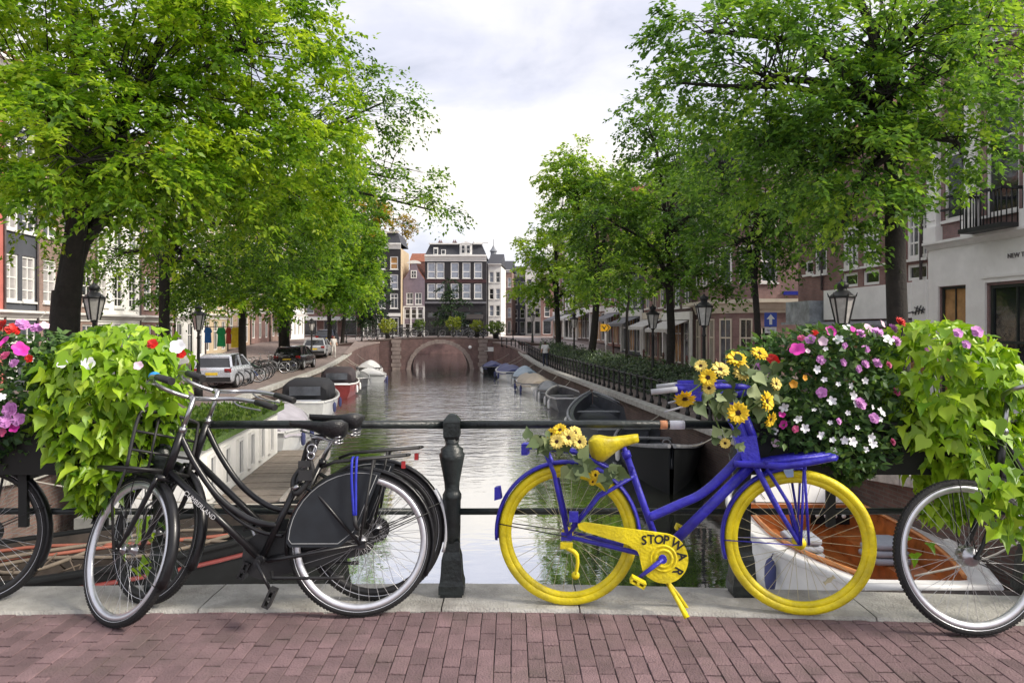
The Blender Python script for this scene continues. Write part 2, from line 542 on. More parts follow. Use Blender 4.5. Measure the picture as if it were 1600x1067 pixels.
# water ------------------------------------------------------------
def water_material():
    m = bpy.data.materials.new('canal_water'); m.use_nodes = True
    N, L = m.node_tree.nodes, m.node_tree.links
    b = N['Principled BSDF']
    b.inputs['Base Color'].default_value = (0.030, 0.036, 0.026, 1)
    b.inputs['Roughness'].default_value = 0.5
    b.inputs['Specular IOR Level'].default_value = 0.1
    gl = N.new('ShaderNodeBsdfGlossy'); gl.inputs['Roughness'].default_value = 0.02
    gl.inputs['Color'].default_value = (0.97, 0.97, 0.98, 1)
    fr = N.new('ShaderNodeFresnel'); fr.inputs['IOR'].default_value = 2.6
    mx = N.new('ShaderNodeMixShader')
    t = N.new('ShaderNodeTexCoord')
    mpn = N.new('ShaderNodeMapping'); mpn.inputs['Scale'].default_value = (0.55, 1.0, 1.0)
    L.new(t.outputs['Object'], mpn.inputs['Vector'])
    n1 = N.new('ShaderNodeTexNoise'); n1.inputs['Scale'].default_value = 2.6; n1.inputs['Detail'].default_value = 4
    n1.inputs['Roughness'].default_value = 0.55; n1.inputs['Distortion'].default_value = 0.6
    n2 = N.new('ShaderNodeTexNoise'); n2.inputs['Scale'].default_value = 0.7; n2.inputs['Detail'].default_value = 2
    L.new(mpn.outputs[0], n1.inputs['Vector']); L.new(mpn.outputs[0], n2.inputs['Vector'])
    ad = N.new('ShaderNodeMath'); ad.operation = 'ADD'
    L.new(n1.outputs['Fac'], ad.inputs[0]); L.new(n2.outputs['Fac'], ad.inputs[1])
    sp = N.new('ShaderNodeSeparateXYZ'); L.new(t.outputs['Object'], sp.inputs[0])
    mr = N.new('ShaderNodeMapRange')          # sheltered and calm beside the bridge, ruffled in the open reach
    mr.inputs[1].default_value = 15; mr.inputs[2].default_value = 34
    mr.inputs[3].default_value = 0.018; mr.inputs[4].default_value = 0.24
    L.new(sp.outputs['Y'], mr.inputs[0])
    mr3 = N.new('ShaderNodeMapRange')
    mr3.inputs[1].default_value = 46; mr3.inputs[2].default_value = 60
    mr3.inputs[3].default_value = 1.0; mr3.inputs[4].default_value = 0.25
    L.new(sp.outputs['Y'], mr3.inputs[0])
    ml = N.new('ShaderNodeMath'); ml.operation = 'MULTIPLY'
    L.new(mr.outputs[0], ml.inputs[0]); L.new(mr3.outputs[0], ml.inputs[1])
    bp = N.new('ShaderNodeBump'); bp.inputs['Distance'].default_value = 0.22
    L.new(ml.outputs[0], bp.inputs['Strength'])
    L.new(ad.outputs[0], bp.inputs['Height'])
    for nd in (b, gl, fr):
        L.new(bp.outputs['Normal'], nd.inputs['Normal'])
    mxx = N.new('ShaderNodeMath'); mxx.operation = 'MAXIMUM'; mxx.inputs[1].default_value = 0.82
    L.new(fr.outputs[0], mxx.inputs[0]); L.new(mxx.outputs[0], mx.inputs[0]); L.new(b.outputs[0], mx.inputs[1]); L.new(gl.outputs[0], mx.inputs[2])
    L.new(mx.outputs[0], N['Material Output'].inputs['Surface'])
    return m
mb = MB(); mb.add([(VL - 0.2, -12, 0), (VR + 0.2, -12, 0), (VR + 0.2, 112.2, 0), (VL - 0.2, 112.2, 0)], [(0, 1, 2, 3)])
wt = mb.build('water', water_material(), None, (0, 0, WATER_Z), (0, 0, CA)); tag(wt, kind='structure')

# bridge pavement under the bicycles --------------------------------
KX = [-9, -6, -3.1, -1.55, -0.35, 0.335, 1.75, 3.2, 6, 9]
KY = [3.45, 3.52, 3.60, 3.645, 3.665, 3.64, 3.545, 3.42, 3.2, 3.0]
def kerb_y(x):
    return float(np.interp(x, KX, KY))
mb = MB(); mb.box(-12, 12, -8, 3.98, -0.9, -0.0085)
deck = mb.build('bridge_pavement', m_joint); tag(deck, kind='structure')
BW, BL, J, JE = 0.0678, 0.1545, 0.0034, 0.0100
def paver(seed):
    r = random.Random(seed); b = 0.0022
    mb = MB()
    w, l = BW / 2, BL / 2
    j = lambda: r.uniform(-0.0014, 0.0014)
    lo = [(-w, -l, -0.03), (w, -l, -0.03), (w, l, -0.03), (-w, l, -0.03)]
    md = [(-w + j(), -l + j(), -0.0025), (w + j(), -l + j(), -0.0025), (w + j(), l + j(), -0.0025), (-w + j(), l + j(), -0.0025)]
    tp = [(-w + b, -l + b, j() * 0.4), (w - b, -l + b, j() * 0.4), (w - b, l - b, j() * 0.4), (-w + b, l - b, j() * 0.4)]
    fs = [(8, 9, 10, 11)]
    for q in (0, 4):
        for i in range(4):
            fs.append((q + i, q + (i + 1) % 4, q + 4 + (i + 1) % 4, q + 4 + i))
    mb.add(lo + md + tp, fs)
    return mb
pav = [paver(i).mesh('brick', m_paver) for i in range(8)]
cells = []
x = -3.6; ci = 0
while x < 3.6:
    y = 1.2 + (ci % 2) * (BL + JE) / 2 + rng.uniform(-0.025, 0.025)
    while y < kerb_y(x) + 0.06:
        yc = y + BL / 2
        cells.append((x, yc)); y += BL + JE
    x += BW + J; ci += 1
vis = [c for c in cells if c[1] > 2.86 and abs(c[0]) < 0.715 * c[1] + 0.05]
vis.sort(key=lambda c: c[1])
near = set(vis[:330])
rest = MB()
for c in cells:
    z = rng.uniform(-0.004, 0.001); tx, ty = rng.uniform(-0.012, 0.012), rng.uniform(-0.012, 0.012)
    if c in near:
        o = link('brick', pav[rng.randrange(8)], deck, (c[0], c[1], z), (tx, ty, rng.uniform(-0.01, 0.01)))
    else:
        rest.T = Matrix.Translation((c[0], c[1], z)) @ Euler((tx, ty, rng.uniform(-0.01, 0.01))).to_matrix().to_4x4()
        p = paver(rng.randrange(8)); rest.add(p.v, p.f)
o = rest.build('brick_field', mat('brick_paver_field', (0.182, 0.117, 0.124), 0.8, var=0.3, scale=7, bump=0.45, bscale=120, dirt=0.25), deck); tag(o, kind='stuff')

kerb = MB()
kerb.box(-12, 12, 3.72, 3.95, -0.6, -0.2)
kb = kerb.build('bridge_kerb', m_stone); tag(kb, kind='structure')
for (xa, xb) in zip(KX, KX[1:]):
    r_ = random.Random(int(xa * 100))
    ya, yb = kerb_y(xa), kerb_y(xb); g_ = 0.004; D = 0.375
    b = 0.012
    def q(x_, y_, i, z): return (x_, y_, z)
    mb = MB()
    n = 8
    secs = []
    for k in range(n + 1):
        t = k / n
        x_ = xa + g_ + (xb - xa - 2 * g_) * t; y_ = ya + (yb - ya) * t
        jz = r_.uniform(-0.002, 0.002); jy = r_.uniform(-0.004, 0.004)
        secs.append([(x_, y_, -0.18), (x_, y_ + jy * 0.5, 0.012 - b + jz), (x_, y_ + b + jy, 0.014 + jz), (x_, y_ + D * 0.5, 0.016 + jz), (x_, y_ + D - b, 0.014 + jz), (x_, y_ + D, 0.002), (x_, y_ + D, -0.18)])
    mb.loft(secs, smooth=False)
    mb.build('kerb_stone', m_stone, kb)

# ---------------------------------------------------------------- railing of the near bridge
RAIL_Y = 3.86
rail = empty('bridge_railing', (0, RAIL_Y, 0))
tag(rail, 'dark green cast iron bridge railing with turned posts and two rails', 'railing')
prof = [(0.080, 0.012), (0.080, 0.03), (0.092, 0.032), (0.092, 0.075), (0.083, 0.10), (0.078, 0.13), (0.072, 0.205), (0.066, 0.225), (0.058, 0.245), (0.056, 0.30)]
def post(x):
    mb = MB()
    mb.lathe(prof, 4, (x, 0, 0), sq=False, smooth=False)
    mb.lathe([(0.043, 0.29), (0.045, 0.36), (0.046, 0.50), (0.050, 0.515), (0.050, 0.535), (0.044, 0.545), (0.038, 0.56), (0.041, 0.60), (0.052, 0.66), (0.064, 0.72), (0.068, 0.745), (0.058, 0.755), (0.060, 0.772), (0.038, 0.787), (0.034, 0.80), (0.040, 0.825)], 14, (x, 0, 0))
    mb.lathe([(0.045, 0.82), (0.060, 0.84), (0.060, 0.845), (0.062, 0.915), (0.058, 0.925), (0.03, 0.95), (0.006, 0.958)], 4, (x, 0, 0), smooth=False)
    mb.T = Matrix.Rotation(0, 4, 'Z')
    return mb
for x_ in (-3.34, -1.825, -0.313, 1.20, 2.71):
    post(x_).build('post', m_iron, rail)
for z_, r_ in ((0.897, 0.0215), (0.445, 0.0175)):
    for xa, xb in zip((-5.2, -3.34, -1.825, -0.313, 1.20, 2.71), (-3.34, -1.825, -0.313, 1.20, 2.71, 5.2)):
        mb = MB(); mb.tube([(xa + 0.035, 0, z_), ((xa + xb) / 2, 0, z_ + 0.002), (xb - 0.035, 0, z_)], r_, 12)
        mb.build('upper_rail' if z_ > 0.6 else 'lower_rail', m_iron, rail)
mb = MB(); mb.ring((0.79, RAIL_Y, 0.897), 0.0222, 0.0012, 16, 6, 'X', rb=0.022); mb.mi = 1
mb.ring((0.86, RAIL_Y, 0.897), 0.0222, 0.0012, 16, 6, 'X', rb=0.045)
o = mb.build('tape', [mat('orange_tape', (0.75, 0.33, 0.16), 0.5), mat('white_tape', (0.72, 0.73, 0.78), 0.4)], rail)
o.location = (0, -RAIL_Y, 0)

# ---------------------------------------------------------------- stone arch bridge across the canal
m_bbrick = brick_mat('far_bridge_brick', (0.135, 0.072, 0.072), (0.17, 0.095, 0.09), (0.13, 0.11, 0.10))
m_bstone = mat('far_bridge_stone', (0.25, 0.20, 0.185), 0.85, var=0.2, scale=2.5)
fb = empty('arch_bridge', cw(0, 69, 0), CA)
tag(fb, 'purple brick bridge with one wide stone-edged arch across the canal', 'bridge')
AX, AW, ASP = 0.2, 2.75, -2.55
def a_top(x): return 0.50 - 0.0075 * (x - AX) ** 2 if abs(x - AX) < 9.6 else 0.50 - 0.0075 * 9.6 ** 2
def a_in(x):
    t = (x - AX) / AW
    return ASP + 2.55 * math.sqrt(max(0, 1 - t * t)) if abs(t) < 1 else -3.3
xs = sorted(set([-9.6 + k * 0.6 for k in range(33)] + [AX + AW * math.cos(PI * k / 28) for k in range(29)] + [AX - AW - 0.001, AX + AW + 0.001]))
mb = MB()
for yy in (0.0, 7.0):
    vs = []
    for x_ in xs: vs += [(x_, yy, a_top(x_)), (x_, yy, min(a_in(x_), a_top(x_) - 0.2))]
    mb.add(vs, [(2 * i, 2 * i + 1, 2 * i + 3, 2 * i + 2) for i in range(len(xs) - 1)])
vs = []
for k in range(29):
    x_ = AX + AW * math.cos(PI * k / 28); z_ = ASP + 2.55 * math.sin(PI * k / 28)
    vs += [(x_, 0, z_), (x_, 7, z_)]
mb.add(vs, [(2 * i, 2 * i + 1, 2 * i + 3, 2 * i + 2) for i in range(28)])
for sx in (-1, 1):
    mb.add([(AX + sx * AW, 0, ASP), (AX + sx * AW, 7, ASP), (AX + sx * AW, 7, -3.3), (AX + sx * AW, 0, -3.3)], [(0, 1, 2, 3)])
mb.build('wall', m_bbrick, fb)
mb = MB(); vs = []
for x_ in xs: vs += [(x_, -0.04, a_top(x_) + 0.0), (x_, 7.04, a_top(x_) + 0.0), (x_, 7.04, a_top(x_) + 0.12), (x_, -0.09, a_top(x_) + 0.12)]
n = len(xs)
fs = []
for i in range(n - 1):
    for j in range(4): fs.append((4 * i + j, 4 * i + (j + 1) % 4, 4 * i + 4 + (j + 1) % 4, 4 * i + 4 + j))
mb.add(vs, fs)
mb.build('deck', m_bstone, fb)
for k in range(27):
    a0, a1 = PI * (k + 0.03) / 27, PI * (k + 0.97) / 27
    mb = MB()
    ro = 1.125 if k % 2 else 1.14
    P = lambda a, q: (AX + AW * q * math.cos(a), ASP + (2.55 + AW * (q - 1)) * math.sin(a))
    mb.prism([P(a0, 1.0), P(a1, 1.0), P(a1, ro), P(a0, ro)], -0.07 - 0.01 * (k % 2), 0.02)
    mb.build('arch_stone', m_bstone, fb)
for sx, xx in ((-1, AX - 4.05), (1, AX + 3.95)):
    z = -2.5; k = 0
    while z < 0.2:
        mb = MB(); w = 0.46 if k % 2 else 0.36
        mb.box(xx - w, xx + w, -0.14 + 0.02 * (k % 2), 0.03, z + 0.02, z + 0.34)
        mb.build('pilaster_stone', m_bstone, fb); z += 0.36; k += 1
mb = MB(); mb.box(4.3, 5.25, -0.06, -0.01, -0.75, -0.35); o = mb.build('sign_plate', mat('white_plate', (0.75, 0.74, 0.74), 0.5), fb)
mb = MB(); mb.lathe([(0.01, 0), (0.16, 0.0), (0.16, 0.05), (0.01, 0.06)], 14, (2.95, -0.06, -0.35), 'Y'); mb.build('bolt_cap', mat('white_plate', (0.75, 0.74, 0.74), 0.5), fb)
mb = MB(); mb.box(AX - 0.45, AX + 0.45, -0.09, -0.01, -0.02, 0.12); mb.build('name_stone', m_bstone, fb)
# brick wing walls that lead the quay edge up to the bridge ends
for sx in (-1, 1):
    mb = MB()
    xe = VL - 0.0 if sx < 0 else VR
    poly = []
    vs = []
    for k in range(9):
        t = k / 8
        x_ = (xe + sx * 0.02) - sx * 1.9 * (t ** 2.2); y_ = -8.5 + 8.5 * t
        zt = quay_z(60.5 + 8.5 * t) + 0.25 * t
        vs += [(x_, y_, zt), (x_, y_, -3.3)]
    mb.add(vs, [(2 * i, 2 * i + 1, 2 * i + 3, 2 * i + 2) for i in range(8)])
    vs2 = []
    for k in range(9):
        t = k / 8
        x_ = (xe + sx * 0.02) - sx * 1.9 * (t ** 2.2); y_ = -8.5 + 8.5 * t
        zt = quay_z(60.5 + 8.5 * t) + 0.25 * t
        vs2 += [(x_ - sx * 0.08, y_, zt), (x_ - sx * 0.08, y_, zt + 0.14), (xe + sx * 0.3, y_, zt + 0.14), (xe + sx * 0.3, y_, zt)]
    mb.build('wing_wall', m_bbrick, fb)
    mb = MB(); mb.loft([vs2[4 * i:4 * i + 4] for i in range(9)], smooth=False); mb.build('wing_coping', m_bstone, fb)
# low railing along the far bridge
fr_ = empty('far_bridge_railing', cw(0, 69.15, 0), CA)
tag(fr_, 'thin dark railing along the top of the far arch bridge', 'railing')
px_ = [-8.4 + 1.4 * k for k in range(12)]
for x_ in px_:
    mb = MB(); mb.lathe([(0.09, 0), (0.09, 0.18), (0.05, 0.22), (0.045, 0.8), (0.07, 0.84), (0.07, 0.93), (0.01, 0.98)], 8, (x_, 0, a_top(x_) + 0.12)); mb.build('post', m_iron2, fr_)
for dz in (0.45, 0.86):
    mb = MB(); mb.tube([(x_, 0, a_top(x_) + 0.12 + dz) for x_ in px_], 0.028, 6); mb.build('rail', m_iron2, fr_)

# ---------------------------------------------------------------- right quay fence
qf = empty('quay_fence', (0, 0, 0))
tag(qf, 'black iron fence of short posts along the right quay edge', 'fence')
pm = MB(); pm.lathe([(0.075, 0), (0.075, 0.10), (0.05, 0.14), (0.042, 0.2), (0.05, 0.45), (0.058, 0.62), (0.04, 0.66), (0.04, 0.74), (0.062, 0.78), (0.062, 0.86), (0.02, 0.91)], 10)
pme = pm.mesh('post', m_iron2)
FV = VR + 0.32
u = 12.0; us = []
def fence_v(u): return FV - (0 if u < 60 else 0.03 * (u - 60) ** 2)
while u < 68:
    p = cw(fence_v(u), u, quay_z(u) + 0.03); o = link('post', pme, qf, p, (0, 0, CA)); us.append(u); u += 0.92
for dz, r_ in ((0.82, 0.026), (0.4, 0.02)):
    mb = MB(); mb.tube([cw(fence_v(u), u, quay_z(u) + 0.03 + dz) for u in us], r_, 6); mb.build('rail', m_iron2, qf)

# ================================================================== BICYCLES
m_blk = mat('black_frame_paint', (0.009, 0.009, 0.011), 0.34, var=0.3, scale=20, spec=0.4, coat=0.12)
m_rub = mat('tyre_rubber', (0.014, 0.014, 0.015), 0.75, var=0.3, scale=25, bump=0.4, bscale=160)
m_chrome = mat('chrome', (0.45, 0.45, 0.47), 0.30, metal=1.0, var=0.12, scale=20)
m_alu = mat('aluminium_rim', (0.72, 0.73, 0.77), 0.32, metal=0.75, var=0.1, scale=14)
m_spoke = mat('steel_spoke', (0.55, 0.55, 0.56), 0.35, metal=0.9, var=0.2)
m_blkpl = mat('black_plastic', (0.018, 0.018, 0.019), 0.5, var=0.3, scale=18)
m_leather = mat('saddle_vinyl', (0.015, 0.015, 0.017), 0.42, var=0.4, scale=18, bump=0.3, bscale=80)
m_guard = mat('skirt_guard_vinyl', (0.010, 0.013, 0.018), 0.5, var=0.3, scale=10)
m_pipe = mat('grey_piping', (0.30, 0.31, 0.32), 0.5)
m_blue = mat('blue_house_paint', (0.030, 0.026, 0.40), 0.42, var=0.25, scale=16, bump=0.25, bscale=70, spec=0.5)
m_yel = mat('yellow_house_paint', (0.82, 0.66, 0.008), 0.45, var=0.24, scale=9, bump=0.25, bscale=70, dirt=0.42)
m_yspoke = mat('yellow_stained_spoke', (0.50, 0.46, 0.30), 0.4, metal=0.4, var=0.3)
m_red = mat('red_lens', (0.28, 0.012, 0.012), 0.2, var=0.1)
m_white = mat('white_reflector', (0.75, 0.76, 0.78), 0.35, var=0.06)
m_ink = mat('black_marker_ink', (0.012, 0.012, 0.014), 0.6)
m_bungee = mat('blue_bungee_rubber', (0.02, 0.03, 0.42), 0.5, var=0.2, scale=40)
m_cyan = mat('blue_bell', (0.02, 0.25, 0.62), 0.25)
m_silver_txt = mat('silver_decal', (0.55, 0.55, 0.57), 0.4)

WR = 0.350            # outer wheel radius
_wcache = {}
def wheel_meshes(key, m_t, m_r, m_s, m_h, tr=0.019, big_hub=False, white_wall=False):
    if key in _wcache: return _wcache[key]
    rc = WR - tr
    t = MB(); t.ring((0, 0, 0), rc, tr, 72, 12, 'Y', rb=tr)
    # tread blocks
    for k in range(0 if key == 'yellow' else 120):
        a = 2 * PI * k / 120
        for sy in (-1, 1):
            c = Vector(((rc + tr * 0.87) * math.cos(a), sy * tr * 0.42, (rc + tr * 0.87) * math.sin(a)))
            t.obox(c, (0.004, tr * 0.5, 0.011), Matrix.Rotation(-a, 3, 'Y'))
    if white_wall:
        t.mi = 1
        for sy in (-1, 1):
            t.ring((0, sy * tr * 0.80, 0), rc - tr * 0.30, 0.0034, 72, 6, 'Y', rb=0.0026)
    tyre = t.mesh('tyre', [m_t, m_alu])
    r = MB()
    r0, r1, w = rc - tr * 0.55, rc - tr * 0.55 - 0.030, 0.0145
    prof = [(r0, -w), (r0, w), (r0 - 0.016, w), (r1, w * 0.45), (r1, -w * 0.45), (r0 - 0.016, -w)]
    secs = []
    for k in range(72):
        a = 2 * PI * k / 72
        secs.append([(p[0] * math.cos(a), p[1], p[0] * math.sin(a)) for p in prof])
    secs.append(secs[0])
    r.loft(secs, cap=False, smooth=True)
    rim = r.mesh('wheel', m_r)
    h = MB()
    if big_hub:
        h.lathe([(0.012, -0.05), (0.012, -0.04), (0.040, -0.038), (0.045, -0.030), (0.045, 0.022), (0.038, 0.03), (0.012, 0.034), (0.012, 0.05)], 24, (0, 0, 0), 'Y')
    else:
        h.lathe([(0.006, -0.062), (0.009, -0.05), (0.009, -0.036), (0.030, -0.034), (0.030, -0.029), (0.017, -0.024), (0.017, 0.024), (0.030, 0.029), (0.030, 0.034), (0.009, 0.036), (0.009, 0.05), (0.006, 0.062)], 18, (0, 0, 0), 'Y')
    hub = h.mesh('hub', m_h)
    s = MB(); hr = 0.040 if big_hub else 0.027
    s.tube([(hr * math.cos(0.55), 0.028, hr * math.sin(0.55)), (r1 + 0.004, 0.001, 0)], 0.0011, 4, cap=False)
    spoke = s.mesh('spoke', m_s)
    v = MB(); v.tube([(r1 + 0.002, 0, 0), (r1 - 0.035, 0, 0)], [0.003, 0.002], 6)
    valve = v.mesh('valve', m_s)
    rf = MB()
    rf.loft([[(r1 - 0.075 + (0.006 if abs(k) == 2 else 0), y, 0.010 * k) for y in (-0.006, 0.006)] + [(r1 - 0.055 - (0.006 if abs(k) == 2 else 0), y, 0.010 * k) for y in (0.006, -0.006)] for k in (-3, -2, 0, 2, 3)], smooth=False)
    refl = rf.mesh('spoke_reflector', m_s)
    _wcache[key] = (tyre, rim, hub, spoke, valve, refl)
    return _wcache[key]

def put_wheel(root, M, ms, nsp=36, refl=None, spin=0.0):
    tyre, rim, hub, spoke, valve, rf = ms
    w = link('wheel', rim, root, M=M)
    link('tyre', tyre, w); link('hub', hub, w)
    for k in range(nsp):
        a = 2 * PI * k / nsp + spin
        flip = 1 if k % 2 else -1
        # alternate flanges and trailing / leading lacing
        mirror = Matrix.Diagonal((1, flip, 1 if (k // 2) % 2 else -1, 1))
        link('spoke', spoke, w, M=Matrix.Rotation(-a, 4, 'Y') @ mirror)
    link('valve', valve, w, M=Matrix.Rotation(-1.9 - spin, 4, 'Y'))
    for a in (refl or []):
        link('spoke_reflector', rf, w, M=Matrix.Rotation(-a, 4, 'Y'))
    return w

def fender(root, M, a0, a1, m, w=0.026, name='mudguard', stay=None, R_=WR + 0.014):
    mb = MB(M)
    n = 30; secs = []
    for k in range(n + 1):
        a = a0 + (a1 - a0) * k / n
        sec = []
        for y, dr in ((-w, -0.016), (-w * 0.75, -0.004), (0, 0.003), (w * 0.75, -0.004), (w, -0.016), (w * 0.72, -0.008), (0, -0.001), (-w * 0.72, -0.008)):
            sec.append(((R_ + dr) * math.cos(a), y, (R_ + dr) * math.sin(a)))
        secs.append(sec)
    mb.loft(secs)
    f = mb.build(name, m, root)
    return f

def saddle(root, x, z, L, m, m2=None, w=0.115, tilt=0.0, springs=True, zs=1.0):
    T = Matrix.Translation((x, 0, z)) @ Matrix.Rotation(tilt, 4, 'Y') @ Matrix.Diagonal((1, 1, zs, 1))
    mb = MB(T)
    secs = []
    #   t from back (-) to nose
    for t, hw, zt, zb in ((-0.50, 0.30, -0.018, -0.045), (-0.47, 0.72, 0.004, -0.068), (-0.38, 0.96, 0.016, -0.082), (-0.25, 1.0, 0.014, -0.082), (-0.10, 0.80, 0.004, -0.066), (0.05, 0.52, -0.004, -0.050), (0.20, 0.31, -0.006, -0.040), (0.38, 0.22, -0.004, -0.034), (0.47, 0.17, -0.008, -0.032), (0.50, 0.07, -0.014, -0.026)):
        hw *= w
        sec = []
        for k in range(14):
            a = 2 * PI * k / 14
            cy, sz = math.cos(a), math.sin(a)
            y = hw * (abs(cy) ** 0.75) * (1 if cy >= 0 else -1)
            zz = (zt * sz if zt > 0 else zt + 0.0) if sz > 0 else zb * (-sz)
            if sz > 0: zz = zt * (sz ** 0.6) if zt > 0 else zt * sz
            sec.append((t * L, y, zz))
        secs.append(sec)
    mb.loft(secs)
    s = mb.build('saddle', m, root)
    if springs:
        mb = MB(T)
        for sy in (-1, 1):
            pts = [(-0.36 * L + 0.017 * math.cos(q * 0.9), sy * 0.055 + 0.017 * math.sin(q * 0.9), -0.105 + 0.0022 * q) for q in range(0, 28)]
            mb.tube(pts, 0.0035, 5)
            mb.tube([(-0.36 * L, sy * 0.05, -0.10), (-0.1 * L, sy * 0.03, -0.08), (0.3 * L, sy * 0.012, -0.045)], 0.004, 6)
        mb.build('spring', m_chrome, s)
    return s

def pedal(root, M, m):
    mb = MB(M)
    mb.obox((0, 0, 0.012), (0.085, 0.075, 0.010)); mb.obox((0, 0, -0.012), (0.085, 0.075, 0.010))
    mb.obox((0.038, 0, 0), (0.010, 0.075, 0.024)); mb.obox((-0.038, 0, 0), (0.010, 0.075, 0.024))
    mb.tube([(0, -0.045, 0), (0, 0.045, 0)], 0.008, 8)
    return mb.build('pedal', m, root)

def smooth_pts(pts, n=6):
    """Catmull-Rom through the points"""
    P = [Vector(p) for p in pts]; P = [P[0]] + P + [P[-1]]
    out = []
    for i in range(1, len(P) - 2):
        for k in range(n):
            t = k / n
            out.append(0.5 * ((2 * P[i]) + (-P[i - 1] + P[i + 1]) * t + (2 * P[i - 1] - 5 * P[i] + 4 * P[i + 1] - P[i + 2]) * t * t + (-P[i - 1] + 3 * P[i] - 3 * P[i + 1] + P[i + 2]) * t ** 3))
    out.append(P[-2])
    return out

def bike_root(name, label, rear, front, lean, zoff=0.0, group=None):
    rear, front = Vector(rear), Vector(front)
    d = front - rear
    h = math.atan2(d.y, d.x)
    root = empty(name)
    root.matrix_basis = Matrix.Translation((rear.x, rear.y, zoff)) @ Matrix.Rotation(h, 4, 'Z') @ Matrix.Rotation(lean, 4, 'X')
    tag(root, label, 'bicycle', group)
    return root, d.length

def dutch_bike(name, label, rear, front, lean, steer, zoff=0.0, text=None, rack=True, guard=True, seed=0, rim=m_alu, saddle_x=0.19, carrier=True, bar_h=1.07, bell=False, flap=False, lock=False, crank_a=-1.9, loop=1, white_wall=True, spokes=36, big_hub=False, headl=False):
    """black upright town bicycle; local x forward, y left, z up, rear contact at the origin"""
    root, wb = bike_root(name, label, rear, front, lean, zoff)
    ms = wheel_meshes('black' + rim.name, m_rub, rim, m_spoke, m_chrome, big_hub=False, white_wall=white_wall)
    msf = wheel_meshes('blackf' + rim.name, m_rub, rim, m_spoke, m_chrome, big_hub=True, white_wall=white_wall) if big_hub else ms
    HB, HT = Vector((wb - 0.200, 0, 0.70)), Vector((wb - 0.262, 0, 0.905))
    ax = (HT - HB).normalized()
    S = Matrix.Translation(HB) @ Matrix.Rotation(steer, 4, ax) @ Matrix.Translation(-HB)
    BB = Vector((0.475, 0, 0.285)); ST = Vector((0.285, 0, 0.70))
    # frame
    mb = MB()
    mb.tube([HB - ax * 0.015, HT + ax * 0.015], 0.0205, 14)
    mb.tube([HB + ax * 0.02 + Vector((0, 0, 0)), BB], 0.0175, 14)
    mb.tube([BB, ST], 0.0165, 12)
    top = smooth_pts([HT - ax * 0.02, HT + Vector((-0.075, 0, -0.17)), HT + Vector((-0.19, 0, -0.325)), HT + Vector((-0.335, 0, -0.43)), BB + (ST - BB) * 0.38], 6)
    mb.tube(top, 0.0155, 12)
    if loop > 1:
        mb.tube([q + Vector((-0.028, 0, -0.05)) for q in top[6:]], 0.009, 10)
    mb.tube([(BB.x, -0.036, BB.z), (BB.x, 0.036, BB.z)], 0.023, 14)
    for sy in (-1, 1):
        mb.tube([(0.44, sy * 0.03, BB.z), (0.36, sy * 0.045, BB.z + 0.01), (0.0, sy * 0.062, WR)], [0.011, 0.010, 0.008], 8)
        mb.tube([ST + Vector((0.01, sy * 0.012, -0.06)), (0.20, sy * 0.04, 0.58), (0.0, sy * 0.066, WR)], [0.008, 0.008, 0.007], 8)
        mb.obox((0, sy * 0.064, WR), (0.05, 0.006, 0.034))
    mb.tube([ST - Vector((0, 0, 0.02)), ST + (ST - BB).normalized() * 0.012], 0.021, 12)
    fr = mb.build('frame', m_blk, root)
    if text:
        d = (BB - HB); ang = math.atan2(d.z, -d.x)
        # lettering along the down tube, on the left side
        me = text_mesh(text, 0.030, m_silver_txt, 0.0008)
        c = HB.lerp(BB, 0.36)
        X = (BB - HB).normalized(); Yn = Vector((0, 1, 0)); Z = X.cross(Yn)
        B = Matrix((X, -Yn.cross(X), Yn)).transposed().to_4x4()
        up = Yn.cross(X)
        B = Matrix((X, up, Yn)).transposed().to_4x4()
        link('lettering', me, fr, M=Matrix.Translation(c + Vector((0, 0.0178, 0))) @ B)
    # seat post and saddle
    sp = ST + Vector((-0.072, 0, 0.165))
    mb = MB(); mb.tube([ST - (ST - BB).normalized() * 0.03, sp], 0.0125, 12); mb.tube([sp + Vector((-0.035, 0, 0.0)), sp + Vector((0.035, 0, 0.0))], 0.016, 10)
    mb.build('seat_post', m_chrome, root)
    saddle(root, sp.x + 0.0, sp.z + 0.075, 0.285, m_leather, w=0.112, tilt=-0.05)
    # fork, steered
    AXF = Vector((wb, 0, WR))
    mb = MB(S)
    crown = HB - ax * 0.02
    mb.tube([crown + Vector((0, -0.048, 0)), crown + Vector((0, 0.048, 0))], 0.017, 10)
    for sy in (-1, 1):
        mb.tube(smooth_pts([crown + Vector((0, sy * 0.045, 0)), crown.lerp(AXF, 0.55) + Vector((-0.012, sy * 0.052, 0)), crown.lerp(AXF, 0.85) + Vector((-0.012, sy * 0.055, 0)), AXF + Vector((0, sy * 0.056, 0))], 4), [0.0125] * 8 + [0.009] * 5, 10)
        mb.tube([AXF + Vector((0, sy * 0.05, 0)), AXF + Vector((0, sy * 0.075, 0))], 0.011, 8)
    mb.build('fork', m_blk, root)
    put_wheel(root, Matrix.Translation((0, 0, WR)), ms, spokes, spin=seed)
    put_wheel(root, S @ Matrix.Translation(AXF), msf, spokes, spin=seed + 0.4)
    f = fender(root, Matrix.Translation((0, 0, WR)), R(-8), R(208) if not flap else R(190), m_blk)
    mb = MB()
    for sy in (-1, 1):
        mb.tube([(0, sy * 0.07, WR), (-0.335, sy * 0.03, WR + 0.14)], 0.0028, 5)
    mb.build('mudguard_stay', m_blkpl, root)
